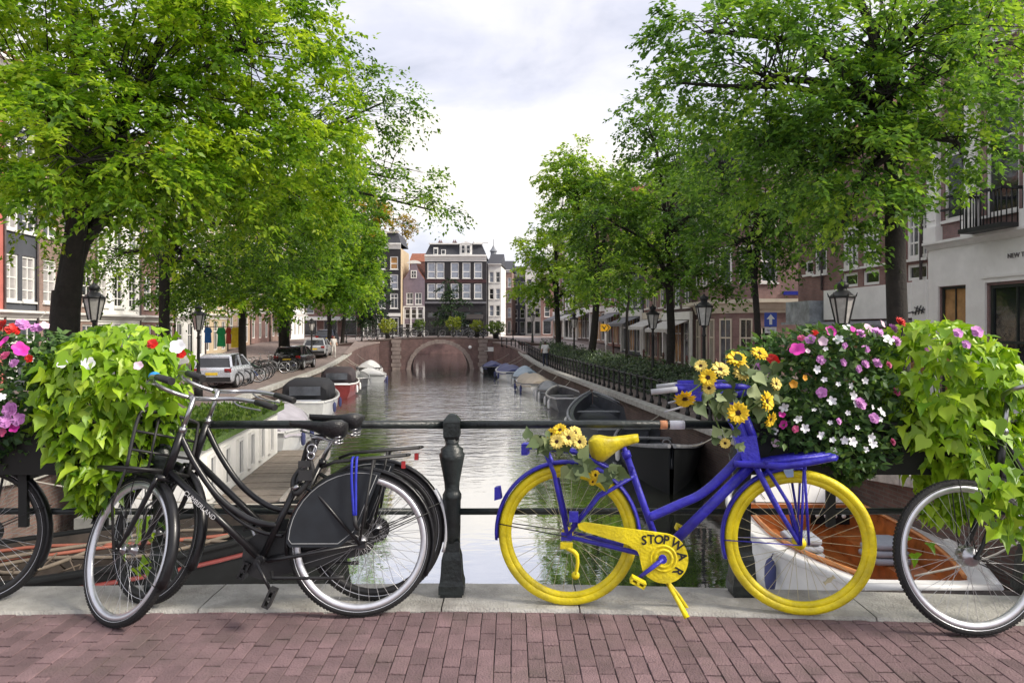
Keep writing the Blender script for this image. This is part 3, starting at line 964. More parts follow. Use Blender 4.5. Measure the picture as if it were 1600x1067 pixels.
    if flap:
        mb = MB(Matrix.Translation((0, 0, WR)))
        secs = []
        for k in range(11):
            a = R(146 + 52 * k / 10)
            secs.append([((WR + 0.020 + dr) * math.cos(a), y, (WR + 0.020 + dr) * math.sin(a)) for y, dr in ((-0.03, -0.014), (0, 0.004), (0.03, -0.014), (0, 0.0005))])
        mb.loft(secs); mb.build('mud_flap', m_white, root)
    if not big_hub: fender(root, S @ Matrix.Translation(AXF), R(20), R(208), m_blk)
    mb = MB(S @ Matrix.Translation(AXF))
    for sy in (-1, 1):
        mb.tube([(0, sy * 0.065, 0), (-0.30, sy * 0.03, -0.16)], 0.0028, 5)
        mb.tube([(0, sy * 0.065, 0), (0.01, sy * 0.03, 0.35)], 0.0028, 5)
    mb.build('mudguard_stay', m_blkpl, root)
    # stem and swept-back handlebar, steered
    tp = HT + ax * 0.175
    mb = MB(S); mb.tube([HT, tp], 0.0125, 12); mb.tube([HT - ax * 0.005, HT + ax * 0.022], 0.021, 12)
    mb.tube([tp - ax * 0.01, tp + Vector((0.035, 0, 0.0))], 0.0155, 10)
    mb.build('stem', m_chrome, root)
    mb = MB(S)
    c = tp + Vector((0.035, 0, 0.0))
    half = [(0, 0, 0), (0.03, 0.07, 0.012), (0.035, 0.16, 0.03), (-0.03, 0.235, 0.04), (-0.13, 0.275, 0.025), (-0.20, 0.285, 0.005)]
    pts = [Vector((p[0], -p[1], p[2])) for p in half[::-1]][:-1] + [Vector(p) for p in half]
    mb.tube(smooth_pts([c + p for p in pts], 5), 0.0110, 12)
    mb.build('handlebar', m_chrome, root)
    for sy in (-1, 1):
        mb = MB(S)
        mb.tube([c + Vector((-0.15, sy * 0.279, 0.02)), c + Vector((-0.20, sy * 0.287, 0.006)), c + Vector((-0.285, sy * 0.292, -0.018))], [0.0155, 0.0165, 0.0175], 12)
        mb.build('grip', m_blkpl, root)
        mb = MB(S)
        mb.tube(smooth_pts([c + Vector((-0.02, sy * 0.235, 0.03)), c + Vector((-0.05, sy * 0.265, 0.005)), c + Vector((-0.17, sy * 0.30, -0.02))], 4), 0.0045, 6)
        mb.build('brake_lever', m_chrome, root)
    if bell:
        mb = MB(S @ Matrix.Translation(c + Vector((0.0, 0.20, 0.055))))
        mb.lathe([(0.004, -0.012), (0.022, -0.010), (0.029, 0.0), (0.026, 0.014), (0.014, 0.024), (0.002, 0.027)], 16)
        mb.build('bell', m_cyan, root)
    # chain case behind the wheel (drive side is the right, y < 0)
    mb = MB()
    pts = []
    for k in range(13): a = R(-100 + 200 * k / 12); pts.append((BB.x + 0.10 * math.cos(a), BB.z + 0.01 + 0.112 * math.sin(a)))
    for k in range(9): a = R(95 + 170 * k / 8); pts.append((0.0 + 0.062 * math.cos(a), WR - 0.005 + 0.062 * math.sin(a)))
    mb.prism(pts, -0.075, -0.045)
    mb.build('chain_case', m_blkpl, root)
    for sy, da in ((1, 0.0), (-1, PI)):
        a = crank_a + da; r_ = 0.165
        e = BB + Vector((r_ * math.cos(a), sy * 0.10, r_ * math.sin(a)))
        mb = MB(); mb.tube([BB + Vector((0, sy * 0.085, 0)), e - Vector((0, sy * 0.005, 0))], [0.013, 0.010], 8, flat=0.7); mb.tube([BB + Vector((0, sy * 0.04, 0)), BB + Vector((0, sy * 0.095, 0))], 0.015, 10)
        mb.build('crank', m_blk if sy > 0 else m_chrome, root)
        pedal(root, Matrix.Translation(e + Vector((0, sy * 0.05, 0))) @ Matrix.Rotation(1.15 if sy > 0 else 0.3, 4, 'Y'), m_blkpl)
    # kick stand folded back along the stays
    mb = MB(); mb.tube([BB + Vector((-0.06, 0.05, -0.05)), BB + Vector((-0.07, 0.075, -0.075)), (0.12, 0.10, 0.205), (0.07, 0.11, 0.21)], [0.010, 0.009, 0.008, 0.011], 8)
    mb.build('kick_stand', m_blkpl, root)
    # rear carrier
    if carrier:
        mb = MB()
        zc = WR * 2 + 0.045
        for sy in (-0.055, 0.055):
            mb.tube([(0.19, sy * 0.6, zc - 0.025), (0.13, sy, zc), (-0.22, sy, zc + 0.025)], 0.0075, 8)
            mb.tube([(-0.06, sy * 1.1, zc + 0.008), (0, sy * 1.35, WR + 0.02)], 0.0065, 8)
        for xx in (0.10, 0.0, -0.10, -0.20): mb.tube([(xx, -0.06, zc + 0.002 + (0.13 - xx) * 0.07), (xx, 0.06, zc + 0.002 + (0.13 - xx) * 0.07)], 0.006, 6)
        mb.tube([(-0.22, -0.055, zc + 0.025), (-0.235, 0, zc + 0.027), (-0.22, 0.055, zc + 0.025)], 0.0075, 8)
        c_ = mb.build('rear_carrier', m_blkpl, root)
        mb = MB(); mb.obox((-0.205, 0, zc - 0.022), (0.02, 0.05, 0.035)); mb.build('tail_light', m_red, root)
    if guard:
        mb = MB(); mb2 = MB()
        for sy in (-1, 1):
            pts = [(0.02, WR + 0.05)]
            a0, a1 = R(106), R(3)
            for k in range(13):
                a = a0 + (a1 - a0) * k / 12; pts.append((0.0 + (WR + 0.002) * math.cos(a), WR + (WR + 0.002) * math.sin(a)))
            pts.append((0.335, WR - 0.005))
            pts.append((0.10, WR - 0.012))
            mb.prism(pts, sy * 0.040, sy * 0.046)
            q = [Vector((p[0] * 0.93 + 0.014, sy * 0.0475, (p[1] - WR) * 0.92 + WR + 0.016)) for p in pts]
            mb2.tube(q + [q[0]], 0.0022, 5)
        gd = mb.build('skirt_guard', m_guard, root); mb2.build('piping', m_pipe, gd)
    if rack:
        # tubular front carrier fixed to the frame
        o_ = HB + Vector((0.02, 0, 0.0)); W_ = 0.165
        mb = MB(S)
        zb = o_.z + 0.015
        for sy in (-1, 1):
            mb.tube([o_ + Vector((-0.01, sy * 0.02, 0.015)), o_ + Vector((0.05, sy * W_, 0.015)), o_ + Vector((0.29, sy * W_, 0.03))], 0.0085, 8)
            mb.tube([o_ + Vector((0.05, sy * W_, 0.015)), (wb + 0.06, sy * 0.09, WR + 0.21), AXF + Vector((0.0, sy * 0.075, 0))], 0.0065, 8)
        mb.tube([o_ + Vector((0.29, -W_, 0.03)), o_ + Vector((0.29, W_, 0.03))], 0.0085, 8)
        for t in (0.35, 0.55, 0.75): mb.tube([o_ + Vector((0.29 * t + 0.02, -W_, 0.02)), o_ + Vector((0.29 * t + 0.02, W_, 0.02))], 0.006, 8)
        # rear hoop with three cross rails
        hp = smooth_pts([o_ + Vector((0.05, -W_, 0.02)), o_ + Vector((0.035, -W_, 0.24)), o_ + Vector((0.03, -W_ + 0.04, 0.29)), o_ + Vector((0.03, W_ - 0.04, 0.29)), o_ + Vector((0.035, W_, 0.24)), o_ + Vector((0.05, W_, 0.02))], 5)
        mb.tube(hp, 0.0085, 8)
        for dz in (0.10, 0.19): mb.tube([o_ + Vector((0.042, -W_, dz)), o_ + Vector((0.042, W_, dz))], 0.0065, 8)
        for sy in (-0.06, 0.06): mb.tube([o_ + Vector((0.045, sy, 0.02)), o_ + Vector((0.032, sy, 0.29))], 0.0065, 8)
        mb.build('front_carrier', m_blkpl, root)
    if headl:
        mb = MB(S @ Matrix.Translation(HB + Vector((0.06, 0, 0.02))))
        mb.lathe([(0.005, -0.04), (0.03, -0.03), (0.038, 0.03), (0.034, 0.036), (0.004, 0.04)], 16, (0, 0, 0), 'X'); mb.build('headlight', m_chrome, root)
    if lock:
        pts = smooth_pts([(0.235, 0.05, 0.84), (0.25, 0.06, 0.78), (0.235, 0.055, 0.70), (0.27, 0.06, 0.63), (0.31, 0.05, 0.60), (0.33, 0.0, 0.66), (0.30, -0.05, 0.72), (0.27, -0.03, 0.82), (0.235, 0.05, 0.84)], 5)
        mb = MB(); mb.tube(pts, 0.015, 8); lk = mb.build('chain_lock', m_blkpl, root)
        mb = MB(); mb.obox((0.262, 0.07, 0.685), (0.065, 0.03, 0.05)); mb.obox((0.27, 0.065, 0.74), (0.055, 0.03, 0.03)); mb.build('lock_body', m_blkpl, lk)
        mb = MB(); mb.ring((0.235, 0.075, 0.81), 0.022, 0.0045, 16, 6, 'Y'); mb.ring((0.238, 0.078, 0.778), 0.016, 0.0045, 16, 6, 'Y'); mb.build('shackle', m_chrome, lk)
        mb = MB(); mb.tube([(0.325, 0.055, 0.62), (0.295, 0.06, 0.635)], 0.011, 8); mb.build('clamp', m_chrome, lk)
    return root

# two black bicycles leaning side by side on the railing (the hind one first)
def gp(x, y, z=0.0):
    Y = F_PX * (CAM_Z - z) / (y - HOR)
    return ((x - 800) / F_PX * Y, Y)
hind = dutch_bike('bicycle', 'black town bicycle with steel front wheel ring, half hidden behind the nearer black bicycle', (-0.70, 3.775), (-1.84, 3.72), R(7), R(-34), 0.012, rack=False, guard=True, rim=m_blkpl, seed=0.7, crank_a=-0.6, flap=True, loop=1)
fore = dutch_bike('bicycle', 'black town bicycle with tubular front carrier and blue bell, its wheel turned to the railing', gp(563, 963), gp(180, 980), R(7.5), R(-40), 0.0, text='CUMBERLAND', rack=True, guard=True, seed=0.2, lock=True, bell=True, loop=2, crank_a=-2.05)
# bungee strap over the carrier of the nearer bicycle
bs = empty('bungee_strap'); bs.matrix_basis = fore.matrix_basis.copy()
tag(bs, 'blue rubber strap looped over the rear carrier of the nearer black bicycle', 'strap')
for dx in (0.0, 0.022):
    mb = MB(); mb.tube(smooth_pts([(0.02 + dx * 0.8, 0.02, WR * 2 + 0.066), (0.02 + dx, 0.072, WR * 2 + 0.055), (0.022 + dx * 0.9, 0.082, WR + 0.30), (0.02 + dx * 0.4, 0.084, WR + 0.13)], 4), 0.0065, 6, flat=0.6); mb.build('band', m_bungee, bs)
mb = MB(); mb.tube([(0.025, 0.084, WR + 0.14), (0.022, 0.084, WR + 0.10), (0.01, 0.08, WR + 0.07)], [0.012, 0.010, 0.006], 8); mb.build('hook', m_blkpl, bs)

# bicycles cut off by the picture's edges
lb = dutch_bike('bicycle', 'black bicycle with red tail reflector cut off by the left edge, under pink petunias', gp(-36, 942), (-3.95, 3.80), R(6), R(10), 0.0, rack=False, guard=False, rim=m_blkpl, seed=0.9, carrier=True, loop=1)
rb = dutch_bike('bicycle', 'silver rimmed bicycle with hub dynamo under the right trailing vine', (3.42, 3.72), gp(1531, 993), R(7), R(-14), 0.0, rack=False, guard=False, seed=0.3, carrier=False, loop=1, big_hub=True, headl=False)

# ---------------------------------------------------------------- yellow and blue painted bicycle
def painted_bike():
    root, wb = bike_root('painted_bicycle', 'bicycle painted blue with thick yellow wheels, yellow saddle and STOP WAR on its chain case', gp(886, 945, 0.014), gp(1250, 961, 0.014), R(-4.5), 0.014)
    root['category'] = 'bicycle'
    ms = wheel_meshes('yellow', m_yel, m_yel, m_yspoke, m_yel, tr=0.0225)
    HB, HT = Vector((wb - 0.205, 0, 0.735)), Vector((wb - 0.262, 0, 0.90))
    ax = (HT - HB).normalized(); steer = R(-7)
    S = Matrix.Translation(HB) @ Matrix.Rotation(steer, 4, ax) @ Matrix.Translation(-HB)
    BB = Vector((0.465, 0, 0.265)); ST = Vector((0.295, 0, 0.755)); AXF = Vector((wb, 0, WR))
    mb = MB()
    mb.tube([HB - ax * 0.02, HT + ax * 0.02], 0.023, 14)
    mb.tube([HB + ax * 0.0 + Vector((-0.0, 0, -0.01)), BB], 0.0255, 16)
    mb.tube([BB, ST], 0.0175, 12)
    mb.tube(smooth_pts([HB + Vector((-0.035, 0, 0.055)), HB + Vector((-0.13, 0, -0.055)), HB + Vector((-0.25, 0, -0.165)), HB + Vector((-0.37, 0, -0.225)), BB + (ST - BB) * 0.36], 6), 0.0225, 14)
    mb.tube([(BB.x, -0.036, BB.z), (BB.x, 0.036, BB.z)], 0.026, 14)
    for sy in (-1, 1):
        mb.tube([(0.43, sy * 0.03, BB.z - 0.005), (0.34, sy * 0.045, BB.z + 0.015), (0.0, sy * 0.06, WR)], [0.013, 0.0125, 0.010], 8)
        mb.tube([ST + (BB - ST) * 0.22 + Vector((0, sy * 0.01, 0)), (0.16, sy * 0.045, 0.545), (0.0, sy * 0.062, WR)], [0.010, 0.0095, 0.009], 8)
        mb.obox((0, sy * 0.062, WR), (0.055, 0.007, 0.04))
    mb.tube([ST - (ST - BB).normalized() * 0.02, ST + (ST - BB).normalized() * 0.015], 0.0225, 12)
    mb.tube([ST + (BB - ST) * 0.14 + Vector((0, -0.03, 0)), ST + (BB - ST) * 0.14 + Vector((0, 0.03, 0))], 0.012, 8)
    # gusset plate in the head corner
    mb.prism([(HB.x - 0.06, HB.z + 0.0), (HB.x + 0.03, HB.z - 0.02), (HT.x + 0.065, HT.z - 0.04), (HT.x - 0.04, HT.z - 0.05)], -0.034, 0.034)
    mb.build('frame', m_blue, root)
    mb = MB(); sp = ST + (ST - BB).normalized() * 0.05; mb.tube([ST - (ST - BB).normalized() * 0.03, sp], 0.0135, 12); mb.build('seat_post', m_blue, root)
    saddle(root, sp.x - 0.05, sp.z + 0.035, 0.255, m_yel, w=0.108, tilt=R(-9), springs=False, zs=1.4)
    # stubby dark scratches where the saddle cover cracked
    # fork
    mb = MB(S); crown = HB - ax * 0.025
    mb.tube([crown + Vector((0, -0.05, 0)), crown + Vector((0, 0.05, 0))], 0.019, 10)
    for sy in (-1, 1):
        mb.tube(smooth_pts([crown + Vector((0, sy * 0.048, 0)), crown.lerp(AXF, 0.5) + Vector((-0.01, sy * 0.055, 0)), AXF + Vector((0, sy * 0.058, 0))], 5), [0.0145] * 6 + [0.0115] * 5, 10)
        mb.tube([crown + Vector((0.05, sy * 0.03, -0.01)), crown.lerp(AXF, 0.5) + Vector((0.055, sy * 0.05, 0.0)), AXF + Vector((0, sy * 0.062, 0.0))], 0.0085, 8)
    mb.build('fork', m_blue, root)
    put_wheel(root, Matrix.Translation((0, 0, WR)), ms, 36, spin=0.1)
    put_wheel(root, S @ Matrix.Translation(AXF), ms, 36, refl=[R(-52)], spin=0.33)
    fender(root, Matrix.Translation((0, 0, WR)), R(2), R(186), m_blue, w=0.03, R_=WR + 0.018)
    fender(root, S @ Matrix.Translation(AXF), R(84), R(196), m_blue, w=0.028, R_=WR + 0.016)
    mb = MB()
    for sy in (-1, 1):
        mb.tube([(0, sy * 0.07, WR), (-0.345, sy * 0.032, WR + 0.045)], 0.003, 5)
    mb.build('mudguard_stay', m_blkpl, root)
    mb = MB(S @ Matrix.Translation(AXF))
    for sy in (-1, 1):
        mb.tube([(0, sy * 0.07, 0), (-0.352, sy * 0.03, -0.005)], 0.003, 5)
        mb.tube([(0.0, sy * 0.07, 0), (0.02, sy * 0.05, 0.36)], 0.0065, 6)
    mb.build('mudguard_stay', m_blue, root)
    # rear carrier
    zc = 2 * WR + 0.060
    mb = MB()
    for sy in (-0.06, 0.06):
        mb.tube(smooth_pts([ST + Vector((-0.03, sy * 0.3, -0.10)), (0.12, sy, zc - 0.03), (0.05, sy, zc), (-0.21, sy, zc + 0.03)], 4), 0.0095, 8)
        mb.tube([(-0.115, sy * 1.05, zc + 0.015), (-0.065, sy * 1.15, zc - 0.10), (0.0, sy * 1.15, WR + 0.02)], 0.011, 8)
    for xx in (0.08, 0.0, -0.10, -0.18): mb.tube([(xx, -0.06, zc + 0.02 - (xx + 0.2) * 0.08), (xx, 0.06, zc + 0.02 - (xx + 0.2) * 0.08)], 0.007, 6)
    mb.obox((-0.215, 0, zc + 0.012), (0.03, 0.14, 0.055))
    mb.build('rear_carrier', m_blue, root)
    mb = MB(); mb.loft([[(-0.37, y, 0.51) , (-0.37, y, 0.575), (-0.345, y, 0.58), (-0.335, y, 0.52)] for y in (-0.03, 0.03)], smooth=False); mb.build('tail_light', m_blue, root)
    mb = MB(); mb.obox((0.035, -0.075, WR + 0.10), (0.045, 0.03, 0.05)); mb.tube([(0.035, -0.07, WR + 0.12), (0.035, -0.07, WR + 0.05)], 0.01, 6); mb.build('brake_clamp', m_blue, root)
    # derailleur arm hanging from the hub
    mb = MB(); mb.obox((0.0, -0.085, WR - 0.04), (0.06, 0.02, 0.03)); mb.tube(smooth_pts([(0.0, -0.085, WR - 0.05), (0.045, -0.088, WR - 0.075), (0.055, -0.09, WR - 0.12), (0.045, -0.09, WR - 0.175)], 4), [0.012] * 6 + [0.009] * 7, 8)
    mb.lathe([(0.005, -0.008), (0.02, -0.006), (0.02, 0.006), (0.005, 0.008)], 10, (0.045, -0.09, WR - 0.18), 'Y')
    mb.build('derailleur', m_yel, root)
    # yellow chain case: long arm into a disc
    mb = MB(); pts = []
    cx, cz, r_ = BB.x + 0.005, BB.z + 0.0, 0.118
    for k in range(25):
        a = R(-150 + 232 * k / 24); pts.append((cx + r_ * math.cos(a), cz + r_ * math.sin(a)))
    pts += [(0.25, 0.405), (0.085, 0.425), (0.055, 0.415), (0.06, 0.393), (0.09, 0.38), (0.30, 0.325), (0.345, 0.295), (cx - r_ * 0.98, cz + 0.01)]
    mb.prism(pts, -0.088, -0.064)
    cc_ = mb.build('chain_case', m_yel, root)
    mb = MB(); mb.ring((cx, -0.089, cz), 0.060, 0.006, 32, 8, 'Y', rb=0.004); mb.ring((cx, -0.09, cz), 0.04, 0.008, 32, 8, 'Y', rb=0.006)
    mb.build('chain_case_rib', m_yel, cc_)
    # hand painted letters
    lets = [('S', -0.095, 0.082, 8), ('T', -0.058, 0.088, -3), ('O', -0.024, 0.088, 4), ('P', 0.014, 0.087, -12), ('W', 0.064, 0.066, -36), ('A', 0.087, 0.016, -74), ('R', 0.066, -0.058, -122)]
    for ch, dx, dz, rot in lets:
        me = text_mesh(ch, 0.060, m_ink, 0.0006, shear=0.12 if ch in 'SOA' else -0.08, bold=0.0016)
        M = Matrix.Translation((cx + dx, -0.0895, cz + dz)) @ Matrix.Rotation(R(90), 4, 'X') @ Matrix.Rotation(R(rot), 4, 'Z') @ Matrix.Diagonal((0.95, 1.0, 1, 1))
        link('letter', me, cc_, M=M)
    for sy, da in ((-1, 0.0), (1, PI)):
        a = R(-142) + da
        e = BB + Vector((0.155 * math.cos(a), sy * 0.115, 0.155 * math.sin(a)))
        mb = MB(); mb.tube([BB + Vector((0, sy * 0.10, 0)), e], [0.017, 0.013], 8, flat=0.7); mb.tube([BB + Vector((0, sy * 0.06, 0)), BB + Vector((0, sy * 0.112, 0))], 0.02, 10); mb.build('crank', m_blue, root)
        pedal(root, Matrix.Translation(e + Vector((0, sy * 0.05, 0))) @ Matrix.Rotation(0.45, 4, 'Y') @ Matrix.Scale(0.85, 4), m_yel)
    # two-legged stand
    mb = MB()
    for dx, sy in ((0.10, -0.12), (0.115, 0.04)):
        mb.tube([BB + Vector((0.01, -0.02, -0.10)), BB + Vector((0.01 + dx * 0.7, sy * 0.8, -0.21)), BB + Vector((0.01 + dx, sy, -0.265))], [0.011, 0.013, 0.016], 8, flat=0.8)
    mb.build('kick_stand', m_yel, root)
    # front carrier: platform of slats
    mb = MB(); z0 = HB.z - 0.012
    for sy in (-1, 1):
        mb.tube(smooth_pts([(HB.x - 0.10, sy * 0.03, z0 - 0.002), (HB.x + 0.03, sy * 0.075, z0), (HB.x + 0.13, sy * 0.15, z0 + 0.005), (HB.x + 0.34, sy * 0.165, z0 + 0.05)], 4), 0.0165, 8)
    mb.tube([(HB.x + 0.34, -0.165, z0 + 0.05), (HB.x + 0.345, 0.165, z0 + 0.05)], 0.0125, 8)
    for y in (-0.09, -0.03, 0.03, 0.09): mb.tube([(HB.x + 0.03, y, z0 + 0.01), (HB.x + 0.34, y, z0 + 0.052)], 0.013, 8)
    mb.tube([(HB.x + 0.1, -0.13, z0 + 0.005), (HB.x + 0.1, 0.13, z0 + 0.005)], 0.01, 8)
    for sy in (-1, 1):
        mb.tube([(HB.x + 0.20, sy * 0.15, z0 + 0.02), AXF + Vector((0.03, sy * 0.07, 0.0))], 0.0065, 8)
    mb.build('front_carrier', m_blue, root)
    mb = MB(S); mb.prism([(HB.x + 0.135, z0 - 0.03), (HB.x + 0.135, z0 - 0.005), (HB.x + 0.18, z0 - 0.005), (HB.x + 0.18, z0 - 0.055), (HB.x + 0.15, z0 - 0.06)], -0.035, 0.035); mb.build('headlight', mat('pale_blue_lens', (0.35, 0.48, 0.68), 0.15, var=0.1), root)
    # stem, bars
    tp = HT + ax * 0.17
    mb = MB(S); mb.tube([HT, tp], 0.020, 12); mb.tube([HT - ax * 0.06 + Vector((0.035, 0, 0)), HT + ax * 0.05 + Vector((0.035, 0, 0))], [0.03, 0.026], 12, flat=0.8); mb.tube([tp, tp + Vector((0.05, 0, 0.0))], 0.017, 10)
    mb.tube(smooth_pts([HB + Vector((-0.03, -0.02, 0.03)), HT + Vector((-0.04, -0.03, -0.01)), tp + Vector((-0.06, -0.035, -0.03)), tp + Vector((0.0, -0.03, 0.03))], 5), 0.006, 6)
    mb.build('stem', m_blue, root)
    c = tp + Vector((0.05, 0, 0.0))
    half = [(0, 0, 0), (0.03, 0.09, 0.02), (0.02, 0.19, 0.04), (-0.07, 0.26, 0.05), (-0.18, 0.295, 0.045), (-0.30, 0.31, 0.035)]
    pts = [Vector((p[0], -p[1], p[2])) for p in half[::-1]][:-1] + [Vector(p) for p in half]
    mb = MB(S); mb.tube(smooth_pts([c + p for p in pts], 5), 0.0145, 12); mb.build('handlebar', m_blue, root)
    for sy in (-1, 1):
        mb = MB(S)
        mb.tube([c + Vector((-0.30, sy * 0.310, 0.034)), c + Vector((-0.33, sy * 0.314, 0.031)), c + Vector((-0.42, sy * 0.322, 0.020))], [0.0145, 0.0135, 0.0135], 12)
        mb.build('grip', mat('worn_grey_grip', (0.45, 0.46, 0.48), 0.5, var=0.2), root)
        mb = MB(S)
        mb.obox(c + Vector((-0.245, sy * 0.300, 0.020)), (0.12, 0.045, 0.075), Matrix.Rotation(0.3 * sy, 3, 'Z'))
        mb.build('brake_mount', m_blue, root)
        mb = MB(S); mb.tube(smooth_pts([c + Vector((-0.20, sy * 0.29, 0.0)), c + Vector((-0.25, sy * 0.335, -0.035)), c + Vector((-0.36, sy * 0.35, -0.07))], 4), 0.0050, 6); mb.build('brake_lever', mat('worn_grey_grip', (0.45, 0.46, 0.48), 0.5, var=0.2), root)
    return root, S, c, HB, HT, wb
PB, PB_S, PB_C, PB_HB, PB_HT, PB_WB = painted_bike()

# ================================================================== BUILDINGS
m_wpaint = mat('white_wood_paint', (0.80, 0.79, 0.76), 0.5, var=0.06, scale=2, dirt=0.12)
m_cream = mat('cream_paint', (0.62, 0.56, 0.46), 0.55, var=0.08, scale=2, dirt=0.12)
m_dkframe = mat('dark_green_frame', (0.02, 0.028, 0.025), 0.4)
m_slate = mat('slate_roof', (0.045, 0.047, 0.058), 0.6, var=0.3, scale=3, bump=0.4, bscale=8)
m_rtile = mat('red_roof_tile', (0.26, 0.095, 0.055), 0.8, var=0.3, scale=3, bump=0.5, bscale=10)
m_wallwhite = mat('white_render', (0.84, 0.83, 0.80), 0.75, var=0.07, scale=1.5, dirt=0.12)
m_wallgrey = mat('slate_grey_render', (0.075, 0.080, 0.095), 0.7, var=0.12, scale=1.5)
m_wallpink = mat('salmon_render', (0.52, 0.16, 0.13), 0.75, var=0.1, scale=1.5)
m_wallblack = mat('black_painted_brick', (0.022, 0.020, 0.024), 0.6, var=0.3, scale=2)
m_wallmaroon = brick_mat('maroon_brick', (0.055, 0.022, 0.026), (0.07, 0.028, 0.032), (0.06, 0.035, 0.035))
m_walllilac = mat('lilac_render', (0.21, 0.165, 0.20), 0.75, var=0.12, scale=1.5)
m_wallcream = mat('cream_render', (0.55, 0.44, 0.30), 0.75, var=0.1, scale=1.5, dirt=0.1)
m_walltan = mat('tan_render', (0.50, 0.36, 0.26), 0.75, var=0.1, scale=1.5)
b_brown = brick_mat('brown_brick', (0.23, 0.115, 0.098), (0.275, 0.145, 0.125), (0.19, 0.16, 0.145))
b_red = brick_mat('red_brick', (0.22, 0.080, 0.062), (0.27, 0.11, 0.085), (0.22, 0.18, 0.16))
b_dark = brick_mat('dark_brick', (0.085, 0.05, 0.046), (0.115, 0.07, 0.06), (0.12, 0.10, 0.095))
b_tan = brick_mat('tan_brick', (0.30, 0.19, 0.15), (0.34, 0.22, 0.18), (0.26, 0.22, 0.2))
b_mauve = brick_mat('mauve_brick', (0.26, 0.15, 0.14), (0.30, 0.18, 0.17), (0.20, 0.17, 0.165))
m_interior = mat('dim_interior', (0.028, 0.024, 0.022), 0.9, var=0.5, scale=1.2)

def glass_mat(name, col, rough=0.06, var=0.5):
    if name in MATS: return MATS[name]
    m = mat(name, col, rough, var=var, scale=0.9, spec=0.8)
    N, L = m.node_tree.nodes, m.node_tree.links
    t = N.new('ShaderNodeTexCoord'); n = N.new('ShaderNodeTexNoise'); n.inputs['Scale'].default_value = 2.2
    L.new(t.outputs['Object'], n.inputs['Vector'])
    bp = N.new('ShaderNodeBump'); bp.inputs['Strength'].default_value = 0.10; bp.inputs['Distance'].default_value = 0.03
    L.new(n.outputs['Fac'], bp.inputs['Height']); L.new(bp.outputs[0], N['Principled BSDF'].inputs['Normal'])
    return m
G_DARK = glass_mat('dark_window_glass', (0.022, 0.024, 0.027))
G_GREY = glass_mat('grey_window_glass', (0.10, 0.11, 0.13))
G_CURT = glass_mat('curtained_window_glass', (0.42, 0.40, 0.40), 0.15, 0.25)
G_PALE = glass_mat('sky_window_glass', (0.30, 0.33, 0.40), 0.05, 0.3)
G_WARM = glass_mat('warm_lit_curtain_glass', (0.45, 0.24, 0.09), 0.2, 0.5)

_win = {}
def win_mesh(w, h, nx, nz, fw, fm, split=None, arch=False):
    k = ('w', round(w, 2), round(h, 2), nx, nz, fw, fm.name, split)
    if k in _win: return _win[k]
    mb = MB(); d0, d1 = 0.05, 0.13
    mb.box(-w / 2, -w / 2 + fw, d0, d1, 0, h); mb.box(w / 2 - fw, w / 2, d0, d1, 0, h)
    mb.box(-w / 2 + fw, w / 2 - fw, d0 + 0.003, d1, 0, fw); mb.box(-w / 2 + fw, w / 2 - fw, d0 + 0.003, d1, h - fw, h)
    bw = fw * 0.5
    for i in range(1, nx):
        x = -w / 2 + w * i / nx; mb.box(x - bw / 2, x + bw / 2, d0 + 0.02, d1 - 0.01, fw, h - fw)
    for i in range(1, nz):
        z = h * i / nz; mb.box(-w / 2 + fw, w / 2 - fw, d0 + 0.024, d1 - 0.012, z - bw / 2, z + bw / 2)
    if split:
        z = h * split; mb.box(-w / 2 + fw, w / 2 - fw, d0 + 0.01, d1 - 0.005, z - fw * 0.45, z + fw * 0.45)
    _win[k] = mb.mesh('window', fm); return _win[k]
def pane_mesh(w, h, gm):
    k = ('p', round(w, 2), round(h, 2), gm.name)
    if k in _win: return _win[k]
    mb = MB(); mb.box(-w / 2 + 0.03, w / 2 - 0.03, 0.105, 0.115, 0.03, h - 0.03)
    _win[k] = mb.mesh('pane', gm); return _win[k]
def sill_mesh(w, sm):
    k = ('s', round(w, 2), sm.name)
    if k in _win: return _win[k]
    mb = MB(); mb.box(-w / 2 - 0.07, w / 2 + 0.07, -0.09, 0.10, -0.09, -0.004)
    _win[k] = mb.mesh('sill', sm); return _win[k]

